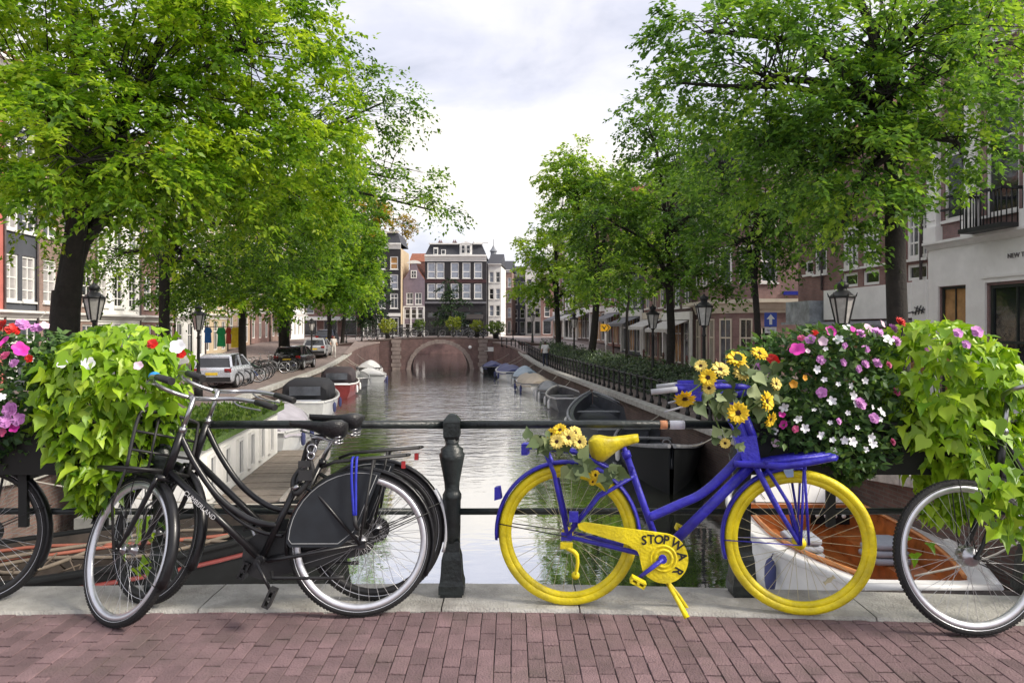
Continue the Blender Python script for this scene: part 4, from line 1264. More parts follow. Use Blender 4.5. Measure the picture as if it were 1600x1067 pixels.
def house(name, label, org, ang, W, H, wall, rows, depth=9.0, group=None, cat='house', z0=0.0):
    """rows: (z, h, [x centres], w, options). Local x along the front, -y outwards, z up."""
    root = empty(name, org, ang); tag(root, label, cat, group)
    ops = []
    for (z, h, xs_, w, o) in rows:
        for x in xs_: ops.append((x - w / 2, x + w / 2, z, z + h))
    X = sorted(set([0.0, W] + [q for a in ops for q in a[:2]])); Z = sorted(set([z0, H] + [q for a in ops for q in a[2:]]))
    mb = MB()
    def hole(x, z): return any(a[0] - 1e-6 < x < a[1] + 1e-6 and a[2] - 1e-6 < z < a[3] + 1e-6 for a in ops)
    for xa, xb in zip(X, X[1:]):
        for za, zb in zip(Z, Z[1:]):
            if not hole((xa + xb) / 2, (za + zb) / 2):
                mb.add([(xa, 0, za), (xb, 0, za), (xb, 0, zb), (xa, 0, zb)], [(0, 1, 2, 3)])
    rv = 0.14
    for (xa, xb, za, zb) in ops:
        mb.add([(xa, 0, za), (xb, 0, za), (xb, 0, zb), (xa, 0, zb), (xa, rv, za), (xb, rv, za), (xb, rv, zb), (xa, rv, zb)], [(0, 4, 5, 1), (1, 5, 6, 2), (2, 6, 7, 3), (3, 7, 4, 0)])
    mb.add([(0, 0, z0), (W, 0, z0), (W, depth, z0), (0, depth, z0), (0, 0, H), (W, 0, H), (W, depth, H), (0, depth, H)], [(4, 5, 6, 7), (1, 2, 6, 5), (2, 3, 7, 6), (3, 0, 4, 7)])
    mb.build('wall', wall, root)
    r_ = random.Random(label)
    for (z, h, xs_, w, o) in rows:
        fm = o.get('f', m_wpaint); gm = o.get('g', [G_DARK, G_DARK, G_GREY])
        for x in xs_:
            g_ = gm if not isinstance(gm, list) else r_.choice(gm)
            wn_ = link(o.get('n', 'window'), win_mesh(w, h, o.get('nx', 1), o.get('nz', 1), o.get('fw', 0.08), fm, o.get('split')), root, (x, 0, z))
            link('pane', pane_mesh(w, h, g_), wn_)
            if o.get('sill', True): link('sill', sill_mesh(w, o.get('sm', m_wpaint)), wn_)
    return root
def cornice(root, W, z, h=0.45, out=0.35, m=None, name='cornice', x0=0.0):
    mb = MB(); pr = [(-out, z + h), (-out, z + h * 0.75), (-out * 0.6, z + h * 0.62), (-out * 0.35, z + h * 0.3), (-out * 0.15, z + h * 0.2), (-out * 0.15, z), (0.02, z), (0.02, z + h)]
    mb.prism(pr, x0 - 0.02, W + 0.02, 'X'); return mb.build(name, m or m_wpaint, root)
def band(root, W, z, h, out=0.06, m=None, name='band', x0=0.0):
    mb = MB(); mb.box(x0, W, -out, 0.03, z, z + h); return mb.build(name, m or m_wpaint, root)
def pitched(root, W, H, rise, depth, m, name='roof', over=0.1):
    mb = MB(); mb.prism([(-over, H), (depth + over, H), (depth / 2, H + rise)], -over, W + over, 'X'); return mb.build(name, m, root)
def gabled(root, W, H, rise, depth, m, gm, name='roof'):
    mb = MB(); mb.prism([(-0.1, H + 0.02), (W + 0.1, H + 0.02), (W / 2, H + rise)], 0.25, depth); r_ = mb.build(name, m, root)
    mb = MB(); mb.prism([(0, H), (W, H), (W * 0.86, H + rise * 0.25), (W * 0.70, H + rise * 0.55), (W * 0.62, H + rise * 0.95), (W * 0.5, H + rise * 1.12), (W * 0.38, H + rise * 0.95), (W * 0.30, H + rise * 0.55), (W * 0.14, H + rise * 0.25)], -0.02, 0.3); mb.build('gable', gm, root)
    return r_
def mansard(root, W, H, rise, depth, m, inset=0.7):
    mb = MB(); i = inset
    a = [(0, 0, H), (W, 0, H), (W, depth, H), (0, depth, H)]; b = [(i, i, H + rise), (W - i, i, H + rise), (W - i, depth - i, H + rise), (i, depth - i, H + rise)]
    mb.add(a + b, [(0, 1, 5, 4), (1, 2, 6, 5), (2, 3, 7, 6), (3, 0, 4, 7), (4, 5, 6, 7)]); return mb.build('roof', m, root)
def chimney(roof, x, y, z, h=1.0, m=None):
    mb = MB(); mb.box(x - 0.3, x + 0.3, y - 0.25, y + 0.25, z, z + h); mb.box(x - 0.36, x + 0.36, y - 0.3, y + 0.3, z + h, z + h + 0.12)
    for dx in (-0.14, 0.14): mb.tube([(x + dx, y, z + h + 0.1), (x + dx, y, z + h + 0.45)], 0.09, 8)
    return mb.build('chimney', m or b_brown, roof)
def dormer(roof, x, z, w, h, y=0.25, pane=None):
    mb = MB(); mb.box(x - w / 2, x + w / 2, y - 0.12, y + 1.0, z, z + h)
    mb.prism([(x - w / 2 - 0.15, z + h), (x + w / 2 + 0.15, z + h), (x, z + h + 0.4)], y - 0.2, y + 1.0)
    d = mb.build('dormer', m_wpaint, roof)
    return d
def awning(root, x0, x1, z, out, m, drop=0.6):
    mb = MB(); mb.prism([(0.0, z), (-out, z - drop), (-out, z - drop - 0.22), (-out + 0.03, z - drop - 0.22), (-out + 0.03, z - drop - 0.02), (0.0, z - 0.05)], x0, x1, 'X')
    return mb.build('awning', m, root)
def shop_sign(root, x, z, w, h, m, out=0.12):
    mb = MB(); mb.box(x - w / 2, x + w / 2, -out, -0.02, z, z + h); return mb.build('sign', m, root)

A_R = math.atan2(-CC, CS)        # right row: local x runs towards the camera
A_L = math.atan2(CC, -CS)        # left row: local x runs away from the camera
def right_house(name, label, u_near, u_far, v, H, wall, rows, z=-1.2, **k):
    u_near -= 1.6; u_far -= 1.6
    return house(name, label, cw(v, u_far, z), A_R, u_far - u_near, H, wall, rows, **k)
def left_house(name, label, u_near, u_far, v, H, wall, rows, z=-1.2, **k):
    u_near += 1.75; u_far += 1.75
    return house(name, label, cw(v, u_near, z), A_L, u_far - u_near, H, wall, rows, **k)

VRF, VLF = 16.0, -17.6
# -------- right row ------------------------------------------------
# white shop front with brick above, at the right edge
W = 10.4
rt = right_house('shop_house', 'brick house with white ground floor, pilasters and balcony at the right edge', 13.9, 24.3, VRF, 15.5, b_mauve,
    [(0.55, 3.35, [1.1], 1.15, dict(f=m_dkframe, g=G_WARM, nx=2, split=0.55, fw=0.07, sill=False)),
     (0.55, 3.3, [4.05, 8.0], 2.9, dict(f=m_dkframe, g=G_DARK, nx=3, split=0.5, fw=0.09, sill=False)),
     (6.0, 3.3, [1.15], 0.95, dict(split=0.62, g=G_GREY)), (5.9, 3.5, [3.1, 6.2], 1.25, dict(split=0.62, g=G_DARK)),
     (10.9, 2.6, [1.15, 3.1, 6.2], 1.05, dict(split=0.6))], depth=10)
# painted ground floor skin around the openings
mb = MB()
for xa, xb in ((0, 0.47), (1.73, 2.52), (5.58, 6.47), (9.53, W)): mb.box(xa, xb, -0.07, 0.02, 0, 5.05)
for xa, xb in ((0.47, 1.73), (2.52, 5.58), (6.47, 9.53)):
    mb.box(xa, xb, -0.066, 0.02, 3.93, 5.05); mb.box(xa, xb, -0.066, 0.02, 0, 0.53)
mb.build('shop_front', m_wallwhite, rt)
cornice(rt, W, 5.05, 0.32, 0.28); cornice(rt, W, 15.5, 0.6, 0.5)
for x in (0.30, 2.02, 4.30, 7.6):
    mb = MB(); mb.box(x - 0.30, x + 0.30, -0.24, 0.02, 5.37, 5.85); mb.box(x - 0.23, x + 0.23, -0.17, 0.02, 5.85, 15.3)
    for k in range(16): mb.box(x - 0.16, x + 0.16, -0.20, -0.168, 6.05 + k * 0.58, 6.45 + k * 0.58)
    mb.build('pilaster', m_wallwhite, rt)
for x in (1.15, 3.1, 6.2):
    mb = MB(); n = 10
    for k in range(n):
        a, b = PI * k / n, PI * (k + 1) / n
        P = lambda t, r_: (x + r_ * math.cos(t), 9.3 + r_ * 0.5 * math.sin(t))
        mb.prism([P(a, 0.60), P(b, 0.60), P(b, 0.80), P(a, 0.80)], -0.12, 0.02)
    mb.build('window_arch', m_cream, rt)
mb = MB(); mb.box(2.3, 3.98, -0.75, 0.02, 5.37, 5.5)
for k in range(13): mb.tube([(2.35 + k * 0.132, -0.7, 5.5), (2.35 + k * 0.132, -0.7, 6.45)], 0.018, 5)
for k in range(5):
    for xx in (2.35, 3.93): mb.tube([(xx, -0.7 + k * 0.16, 5.5), (xx, -0.7 + k * 0.16, 6.45)], 0.018, 5)
mb.box(2.3, 3.98, -0.74, -0.66, 6.42, 6.5); mb.box(2.3, 2.38, -0.7, 0, 6.42, 6.5); mb.box(3.9, 3.98, -0.7, 0, 6.42, 6.5)
mb.build('balcony', m_iron2, rt)
mb = MB(); mb.box(0.66, 1.64, -0.12, 0.0, 6.3, 6.36); mb.box(0.66, 1.64, -0.12, 0.0, 6.7, 6.76); mb.build('window_rail', m_iron2, rt)
me = text_mesh('NEW TAILORS', 0.19, mat('grey_lettering', (0.16, 0.15, 0.15), 0.6), 0.01, align='LEFT')
link('lettering', me, rt, M=Matrix.Translation((3.4, -0.082, 4.62)) @ Matrix.Rotation(R(90), 4, 'X'))
band(rt, 5.7, 4.06, 0.07, 0.11, x0=2.4)

# brown house with white fascia
W = 9.0
rt = right_house('fascia_house', 'brown brick house with small-paned white windows above a long white fascia', 24.3, 33.3, VRF + 0.05, 9.6, b_brown,
    [(4.22, 0.55, [4.2, 5.6, 7.0, 8.25], 1.05, dict(g=G_DARK, fw=0.10, sill=False)), (4.95, 1.65, [4.2, 5.6, 7.0, 8.25], 1.1, dict(nx=4, nz=3, fw=0.13, g=G_GREY)),
     (4.9, 1.8, [1.95], 1.0, dict(g=G_GREY, fw=0.16)), (4.95, 0.6, [0.95], 0.75, dict(g=G_DARK, fw=0.1)), (0.3, 2.4, [2.0, 4.0, 6.0, 7.8], 1.6, dict(f=m_dkframe, g=[G_DARK, G_WARM], sill=False))], depth=9)
mb = MB(); mb.box(2.6, 8.3, -0.22, 0.02, 2.95, 4.15); mb.box(8.3, 9.0, -0.2, 0.02, 2.1, 4.2); mb.build('fascia', m_wallwhite, rt)
mb = MB(); mb.box(0.2, 2.4, -0.9, 0.0, 2.75, 2.86); mb.box(0.25, 2.35, -0.7, -0.02, 2.86, 3.75); mb.build('glass_bay', mat('dusty_bay_glass', (0.30, 0.33, 0.36), 0.15, var=0.4, scale=2), rt)
mb = MB(); mb.prism([(0.0, 2.9), (-1.3, 2.72), (-1.3, 2.64), (0.0, 2.8)], 2.6, 8.3, 'X'); mb.build('awning', mat('grey_awning', (0.20, 0.20, 0.22), 0.7), rt)
ink = mat('sign_ink', (0.03, 0.03, 0.035), 0.5)
mb = MB()
for k, (ax_, az, bx_, bz) in enumerate([(8.35, 3.1, 9.0, 3.22), (8.45, 3.3, 8.95, 3.12), (8.5, 3.05, 8.62, 3.34), (8.66, 3.06, 8.8, 3.36), (8.82, 3.08, 8.92, 3.3), (7.7, 2.98, 8.4, 3.16)]):
    mb.tube([(ax_, -0.225, az), ((ax_ + bx_) / 2, -0.23, (az + bz) / 2 + 0.03), (bx_, -0.225, bz)], 0.018, 5)
mb.build('script_logo', ink, rt)
cornice(rt, W, 9.6, 0.4, 0.35); rf = pitched(rt, W, 10.0, 3.0, 9, m_rtile); chimney(rf, 2, 4.5, 12.6, 1.2)
for x in (2.6, 7.0):
    mb = MB(); mb.tube([(x - 0.45 if x < 3 else 8.55, -0.06, 4.2), (x - 0.45 if x < 3 else 8.55, -0.06, 9.6)], 0.05, 8); mb.build('drain_pipe', mat('lead_pipe', (0.11, 0.09, 0.09), 0.6), rt)

# corner shop facing the side street
cu_ = 39.4
rt = house('corner_shop', 'brown brick corner shop with cream cornice and cut-off corner across the side street', at(1183, 513, 40.4) * 1 + Vector((0, 0, -CAM_Z - 1.2)), R(-1.5), 8.4, 11.0, b_mauve,
    [(0.2, 2.5, [0.65], 0.85, dict(f=m_cream, g=G_DARK, nx=1, split=0.75, sill=False, n='door')), (1.75, 1.3, [3.15], 1.9, dict(f=m_cream, nx=3, g=G_DARK, fw=0.1)), (0.2, 1.4, [3.15], 2.0, dict(f=m_dkframe, g=G_DARK, sill=False, fw=0.1)),
     (0.3, 2.7, [6.4], 2.2, dict(f=m_dkframe, g=G_DARK, nx=2, sill=False)), (5.1, 2.1, [0.3 + 0.35, 3.35], 0.9, dict(split=0.55, g=G_GREY, fw=0.1)), (8.2, 1.9, [0.65, 3.35, 6.2], 0.9, dict(split=0.55))], depth=9)
cornice(rt, 8.4, 3.45, 0.75, 0.45, m_cream); cornice(rt, 8.4, 11.0, 0.5, 0.4)
# the cut-off corner and the quay front, as a second wall of the same house
sub = MB()
P0 = Vector((0, 0)); P1 = Vector((-1.75, 1.9)); P2 = Vector((-2.05, 7.6))
def wall_seg(a, b, z0_, z1_, mbx):
    mbx.add([(a.x, a.y, z0_), (b.x, b.y, z0_), (b.x, b.y, z1_), (a.x, a.y, z1_)], [(0, 1, 2, 3)])
wall_seg(P0, P1, 0, 11, sub); wall_seg(P1, P2, 0, 11, sub)
sub.add([(0, 0, 11), (P1.x, P1.y, 11), (P2.x, P2.y, 11), (0, 7.6, 11)], [(0, 1, 2, 3)])
sub.build('corner_wall', b_mauve, rt)
for (a, b) in ((P0, P1), (P1, P2)):
    d = (b - a); L_ = d.length; ang = math.atan2(-d.y, -d.x)
    M = Matrix.Translation((b.x, b.y, 0)) @ Matrix.Rotation(ang, 4, 'Z')
    mb = MB(M); pr = [(-0.45, 4.2), (-0.45, 4.0), (-0.25, 3.9), (-0.1, 3.45), (0.02, 3.45), (0.02, 4.2)]
    mb.prism(pr, -0.15, L_ + 0.15, 'X'); mb.build('cornice', m_cream, rt)
    k_ = int(L_ / 1.15)
    for i in range(k_):
        xx = L_ * (i + 0.5) / k_
        for z_, h_, w_ in ((0.3, 2.85, 0.8), (5.1, 2.1, 0.8), (8.2, 1.9, 0.8)):
            w1 = link('window', win_mesh(w_, h_, 2 if z_ < 1 else 1, 1, 0.09, m_cream if z_ < 1 else m_wpaint, 0.62), rt, M=M @ Matrix.Translation((xx, -0.12, z_)))
            link('pane', pane_mesh(w_, h_, G_DARK if i % 2 else G_GREY), w1)
mb = MB(); mb.box(1.4, 2.4, -0.14, -0.02, 4.42, 4.62); mb.build('street_name_plate', mat('blue_plate', (0.02, 0.03, 0.28), 0.4), rt)
rf = pitched(rt, 8.4, 11.5, 2.5, 9, m_slate)

# narrow fronts going on to the far end of the right quay
RR = [(46.6, 52.5, 12.5, b_dark, m_wpaint, 'dark brick house with tall white windows beside the corner shop'),
      (52.5, 58.0, 13.5, b_brown, m_cream, 'brown brick house with cream pilasters behind the leaning elm'),
      (58.0, 64.5, 11.5, m_wallgrey, m_wpaint, 'slate grey house with striped awning beyond the cream-pilastered house'),
      (64.5, 71.0, 13.0, b_red, m_wpaint, 'red brick house with white awning near the yellow arrow sign'),
      (71.0, 78.5, 12.0, b_tan, m_wpaint, 'pale brick house hung with the pink banner'),
      (78.5, 86.0, 14.0, b_dark, m_wpaint, 'dark brick house beyond the pink banner on the right street'),
      (86.0, 94.0, 12.0, m_wallwhite, m_dkframe, 'white rendered house near the far end of the right street'),
      (94.0, 103.0, 13.5, b_brown, m_wpaint, 'last brown brick house of the right quay row')]
r_ = random.Random(3)
for (ua, ub, H, wm, fm, lab) in RR:
    W = ub - ua; nb = 3
    xs_ = [W * (i + 0.5) / nb for i in range(nb)]
    rt = right_house('canal_house', lab, ua, ub - 0.02, VRF + r_.uniform(-0.25, 0.1), H, wm,
        [(0.25, 2.7, xs_, W / nb - 0.45, dict(f=fm, g=[G_DARK, G_DARK, G_GREY, G_WARM], nx=2, split=0.72, sill=False))] +
        [(3.9 + 3.1 * k, 2.1 - 0.2 * k, xs_, 1.15, dict(f=fm, g=[G_DARK, G_GREY, G_PALE], nx=2, split=0.6, fw=0.11)) for k in range(int((H - 4) // 3.1) or 1)], z=quay_z((ua + ub) / 2), group='houses along the right quay')
    band(rt, W, 3.1, 0.5, 0.16, fm); cornice(rt, W, H - 0.05, 0.5, 0.4)
    for x in (0.12, W - 0.12): 
        mb = MB(); mb.box(x - 0.11, x + 0.11, -0.12, 0.02, 0, 3.1); mb.build('pilaster', m_wpaint, rt)
    if r_.random() < 0.75: awning(rt, 0.5, W - 0.5, 3.1, 1.5, mat('pale_awning', (0.55, 0.54, 0.52), 0.7) if r_.random() < 0.6 else mat('grey_awning', (0.20, 0.20, 0.22), 0.7))
    rf = pitched(rt, W, H + 0.4, 2.4, 9, m_rtile if r_.random() < 0.5 else m_slate); chimney(rf, W * 0.7, 3.5, H + 1.6, 1.1)
    if ua == 71.0:
        mb = MB(); mb.box(5.9, 7.1, -1.05, -0.98, 3.7, 7.4); bn = mb.build('banner', mat('pink_banner', (0.78, 0.10, 0.38), 0.6, var=0.1), rt)
        mb = MB(Matrix.Rotation(0, 4, 'Z'))
        for k in range(6): mb.box(6.2 + 0.25 * (k % 2), 6.6 + 0.2 * (k % 3), -1.07, -1.055, 4.2 + k * 0.5, 4.5 + k * 0.5)
        mb.build('banner_print', ink, bn)

# -------- left row --------------------------------------------------
LR = [(22.0, 30.1, 13.0, m_wallpink, m_wpaint, 3, 'salmon pink house cut off by the left edge'),
      (30.1, 32.75, 12.5, m_wallgrey, m_wpaint, 2, 'narrow slate grey house with white windows left of the big trunk'),
      (32.75, 38.2, 13.5, b_tan, m_wpaint, 3, 'pale brown brick house behind the big left trunk'),
      (38.2, 44.0, 12.0, m_wallwhite, m_dkframe, 3, 'white house behind the left lantern'),
      (44.0, 49.5, 13.0, b_brown, m_wpaint, 3, 'brown brick house behind the second left trunk'),
      (49.5, 56.0, 12.5, m_wallwhite, m_dkframe, 3, 'white house with dark frames behind the coloured shirts'),
      (56.0, 62.5, 13.5, m_wallcream, m_wpaint, 3, 'cream house above the parked silver car'),
      (62.5, 70.0, 13.0, m_walltan, m_wpaint, 3, 'tan house behind the third left trunk'),
      (70.0, 78.0, 13.0, b_brown, m_wpaint, 3, 'brown brick house towards the far left bridge end'),
      (78.0, 88.0, 12.0, b_tan, m_wpaint, 4, 'pale brick cafe house with white awning at the far left'),
      (88.0, 98.0, 13.0, m_wallwhite, m_dkframe, 4, 'white house at the far end of the left quay')]
for (ua, ub, H, wm, fm, nb, lab) in LR:
    W = ub - ua
    xs_ = [W * (i + 0.5) / nb for i in range(nb)]; ww = min(1.15, W / nb * 0.78)
    rt = left_house('canal_house', lab, ua, ub - 0.02, VLF + r_.uniform(-0.05, 0.15), H, wm,
        [(0.5, 2.3, xs_, ww, dict(f=m_wpaint, g=[G_DARK, G_GREY], nx=2, split=0.65, sill=False))] +
        [(3.75 + 2.95 * k, 1.95, xs_, ww, dict(f=m_wpaint, g=[G_DARK, G_GREY, G_CURT], nx=2, nz=4, fw=0.10)) for k in range(3)], z=quay_z((ua + ub) / 2), group='houses along the left quay')
    cornice(rt, W, 2.95, 0.4, 0.3, m_wpaint); cornice(rt, W, H - 0.05, 0.5, 0.4)
    mb = MB(); mb.tube([(W - 0.1, -0.07, 0.1), (W - 0.1, -0.07, H - 0.1)], 0.05, 6); mb.build('drain_pipe', mat('lead_pipe', (0.11, 0.09, 0.09), 0.6), rt)
    rf = pitched(rt, W, H + 0.4, 2.6, 9, m_rtile); chimney(rf, W * 0.6, 4.0, H + 2.0, 1.2)
    if ua in (78.0,): awning(rt, 0.6, W - 0.6, 3.4, 2.2, mat('pale_awning', (0.55, 0.54, 0.52), 0.7), 0.5)

# -------- houses that close the view --------------------------------
def front(x0, x1, Y): return (x0 - 800) / F_PX * Y, (x1 - x0) / F_PX * Y
Yb = 119.0
def zt(y, Y=Yb): return CAM_Z - (y - HOR) / F_PX * Y
zg = 0.05
# black house with five bays and slate mansard
X0, W = front(664, 760, Yb); Hh = zt(407) - zg
bays = [(684 - 664) / 96 * W - W * 0.085, (684 - 664) / 96 * W + W * 0.06, 0.47 * W, 0.66 * W, 0.865 * W]
bays = [0.105 * W, 0.25 * W, 0.485 * W, 0.675 * W, 0.865 * W]
rt = house('black_house', 'wide black five-bay house with white windows and slate mansard beyond the bridge', (X0, Yb, zg), 0, W, Hh, m_wallblack,
    [(zt(435) - zg, zt(410.5) - zt(435), bays, 1.30, dict(g=G_PALE, split=0.42, fw=0.14)), (zt(467) - zg, zt(443) - zt(467), bays, 1.30, dict(g=G_PALE, split=0.42, fw=0.14)),
     (0.25, 2.6, bays, 1.35, dict(f=m_dkframe, g=[G_DARK, G_GREY], nx=2, split=0.7, sill=False)), (3.1, 0.9, bays, 1.35, dict(f=m_dkframe, g=G_GREY, sill=False))], depth=11)
band(rt, W, zt(443) - zg + 0.1, 0.55, 0.04, m_wallmaroon, 'brick_band'); 
cornice(rt, W, Hh - 0.15, 1.05, 0.5); band(rt, W, zt(471) - zg - 0.35, 0.32, 0.3, mat('grey_paint', (0.16, 0.16, 0.18), 0.6), 'shop_cornice')
rf = mansard(rt, W, Hh + 0.9, 1.75, 11, m_slate, 0.75)
d = dormer(rf, W * 0.665, Hh + 0.92, 2.0, 1.75, 0.1)
for dx in (-0.42, 0.42):
    w1 = link('dormer_window', win_mesh(0.62, 1.35, 1, 1, 0.07, m_wpaint, 0.5), rt, (W * 0.665 + dx, -0.2, Hh + 1.1)); link('pane', pane_mesh(0.62, 1.35, G_DARK), w1)
for fx in (0.175, 0.30):
    mb = MB(); mb.box(W * fx - 0.36, W * fx + 0.36, 0.0, 1.0, Hh + 0.92, Hh + 1.75 + (0.35 if fx < 0.2 else 0)); d2 = mb.build('dormer', m_wpaint, rf)
    mb = MB(); mb.box(W * fx - 0.24, W * fx + 0.24, -0.03, 0.0, Hh + 1.05, Hh + 1.65 + (0.2 if fx < 0.2 else 0)); mb.build('dormer_glass', G_DARK, rt)
band(rt, W - 0.6, Hh + 2.62, 0.2, -0.62, m_wpaint, 'roof_edge', 0.6)
for fx in (0.22, 0.46): chimney(rf, W * fx, 3, Hh + 2.5, 0.7)
mb = MB(); mb.bar((W * 0.80, -1.3, Hh + 2.9), (W * 0.80, 2.0, Hh + 2.9), 0.14); mb.bar((W * 0.78, 0.6, Hh + 2.9), (W * 1.03, 0.2, Hh + 2.85), 0.14, 0.14); mb.build('hoist_beam', m_wpaint, rf)
mb = MB(); mb.prism([(0.0, 3.6), (-1.9, 2.9), (-1.9, 2.7), (0.0, 3.4)], W * 0.68, W * 0.95, 'X'); mb.build('awning', mat('dark_awning', (0.035, 0.03, 0.03), 0.7), rt)
# small lilac house
X0, W = front(630, 663, Yb - 0.5); Hh = zt(437) - zg
rt = house('lilac_house', 'small lilac house with bell gable squeezed between black houses', (X0, Yb - 0.4, zg), 0, W, Hh, m_walllilac,
    [(zt(476) - zg, 1.9, [W * 0.31, W * 0.72], 1.12, dict(g=G_GREY, nx=2, split=0.5, fw=0.13)), (zt(498) - zg, 1.55, [W * 0.2, W * 0.5, W * 0.8], 0.85, dict(g=G_DARK, split=0.5, fw=0.1, sill=False)), (0.1, 2.0, [W * 0.2, W * 0.5, W * 0.8], 0.85, dict(g=G_DARK, split=0.6, fw=0.1, sill=False))], depth=9)
gabled(rt, W, Hh, 2.7, 9, m_rtile, m_walllilac)
w1 = link('gable_window', win_mesh(0.95, 1.25, 2, 2, 0.13, m_wpaint), rt, (W * 0.5, -0.16, Hh + 0.2)); link('pane', pane_mesh(0.95, 1.25, G_DARK), w1)
mb = MB()
for k in range(12):
    a, b = PI * k / 12, PI * (k + 1) / 12
    P = lambda t, q: (W / 2 + q * math.cos(t), Hh + 2.55 + q * 0.45 * math.sin(t))
    mb.prism([P(a, 0.0), P(a, 1.15), P(b, 1.15)], -0.1, 0.3)
mb.build('gable_crown', m_wpaint, rt)
band(rt, W, zt(478) - zg - 0.25, 0.2, 0.1); 
mb = MB()
for fx in (0.02, 0.36, 0.65, 0.98): mb.box(W * fx - 0.12, W * fx + 0.12, -0.08, 0.02, 0, zt(479) - zg - 0.02)
mb.build('shop_front', m_wpaint, rt)
# black and white house with sunlit side
Y2 = 117.0
X0, W = front(566, 626, Y2); Hh = zt(388, Y2) - zg
bx_ = [W * 0.14, W * 0.50, W * 0.83]
rt = house('white_topped_house', 'tall black and white house with sunlit side wall left of the lilac house', (X0, Y2, zg), 0, W, Hh, m_wallblack,
    [(zt(421, Y2) - zg, 2.05, bx_, 1.25, dict(g=[G_GREY, G_WARM], split=0.45, fw=0.15)), (zt(452, Y2) - zg, 2.35, bx_, 1.25, dict(g=G_PALE, split=0.45, fw=0.15)), (zt(482, Y2) - zg, 2.35, bx_, 1.25, dict(g=G_GREY, nx=2, split=0.7, fw=0.15)), (0.1, 3.0, bx_, 1.45, dict(g=G_DARK, nx=2, split=0.7, fw=0.16, sill=False))], depth=9)
mb = MB(); mb.box(W, W + 0.06, 0.02, 9, 2, Hh); mb.build('side_wall', m_wallcream, rt)
cornice(rt, W, Hh - 0.1, 0.9, 0.4); band(rt, W, 3.25, 0.5, 0.06, m_wpaint, 'shop_band')
rf = mansard(rt, W, Hh + 0.8, 1.7, 9, m_slate, 0.5); d = dormer(rf, W * 0.52, Hh + 0.8, 1.35, 1.9, 0.1)
w1 = link('dormer_window', win_mesh(0.95, 1.5, 2, 1, 0.08, m_wpaint), rt, (W * 0.52, -0.2, Hh + 0.95)); link('pane', pane_mesh(0.95, 1.5, G_DARK), w1)
band(rt, W - 0.4, Hh + 2.46, 0.2, -0.35, m_cream, 'roof_edge', 0.4)
# red roofed block that shows behind the lilac house
rt = house('red_roofed_house', 'red brick house showing behind the lilac gable', (front(640, 668, 133)[0], 133, zg), 0, 4.5, 13.3, b_red, [(9, 1.6, [1.1, 3.2], 0.9, {})], depth=8)
pitched(rt, 4.5, 13.3, 1.9, 8, m_rtile)
# street of tall fronts on the right of the view's end, with a turret
SR = [(763, 783, 124, 416, m_wallwhite, 'pale grey house right of the black five-bay house'), (784, 800, 138, 425, b_tan, 'tan brick house under the turret at the end of the street'), (799, 822, 150, 432, m_wallgrey, 'slate grey house deep in the end street'), (821, 846, 142, 420, m_wallwhite, 'white front deep in the end street behind the far right tree'), (845, 884, 132, 428, b_brown, 'brown house closing the right street')]
for (xa, xb, Y, yt, wm, lab) in SR:
    X0, W = front(xa, xb, Y); H = zt(yt, Y) - zg; xs_ = [W * 0.25, W * 0.75]
    rt = house('end_house', lab, (X0, Y, zg), R(-4), W, H, wm, [(0.3, 2.4, xs_, W * 0.34, dict(g=G_DARK, sill=False))] + [(3.4 + 2.8 * k, 1.8, xs_, min(0.95, W * 0.34), dict(g=[G_DARK, G_GREY, G_PALE], split=0.5, fw=0.09)) for k in range(int((H - 3) // 2.8))], depth=10, group='tall houses closing the view')
    cornice(rt, W, H - 0.1, 0.5, 0.35); pitched(rt, W, H + 0.3, 2.2, 10, m_slate)
tw = empty('roof_turret', at(771, 421, 132)); tag(tw, 'small grey domed turret with lantern and spike on the skyline', 'turret')
mb = MB(); mb.lathe([(1.7, -5), (1.7, 0.0), (1.95, 0.1), (1.8, 0.6), (1.3, 1.5), (0.75, 2.0)], 8, smooth=False); mb.build('dome', mat('zinc_roof', (0.20, 0.215, 0.24), 0.5, var=0.2), tw)
mb = MB(); mb.lathe([(0.55, 2.0), (0.55, 3.1), (0.75, 3.2), (0.35, 3.7), (0.06, 4.3), (0.04, 5.4)], 8, smooth=False); mb.build('lantern', mat('zinc_roof', (0.20, 0.215, 0.24), 0.5, var=0.2), tw)
# left backdrop behind the trees at the far left corner
rt = house('far_left_house', 'brick house seen between the far left trunks', (front(470, 560, 121)[0], 121, zg), R(3), 9.6, 12.5, b_brown, [(0.2, 2.6, [1.5, 4.8, 8.0], 2.2, dict(g=G_DARK, sill=False))] + [(3.8 + 3 * k, 2, [1.5, 4.8, 8.0], 1.2, dict(g=[G_GREY, G_PALE], split=0.5)) for k in range(3)], depth=9)
awning(rt, 0.4, 9.2, 3.3, 2.0, mat('pale_awning', (0.55, 0.54, 0.52), 0.7), 0.45); cornice(rt, 9.6, 12.5, 0.5, 0.4)

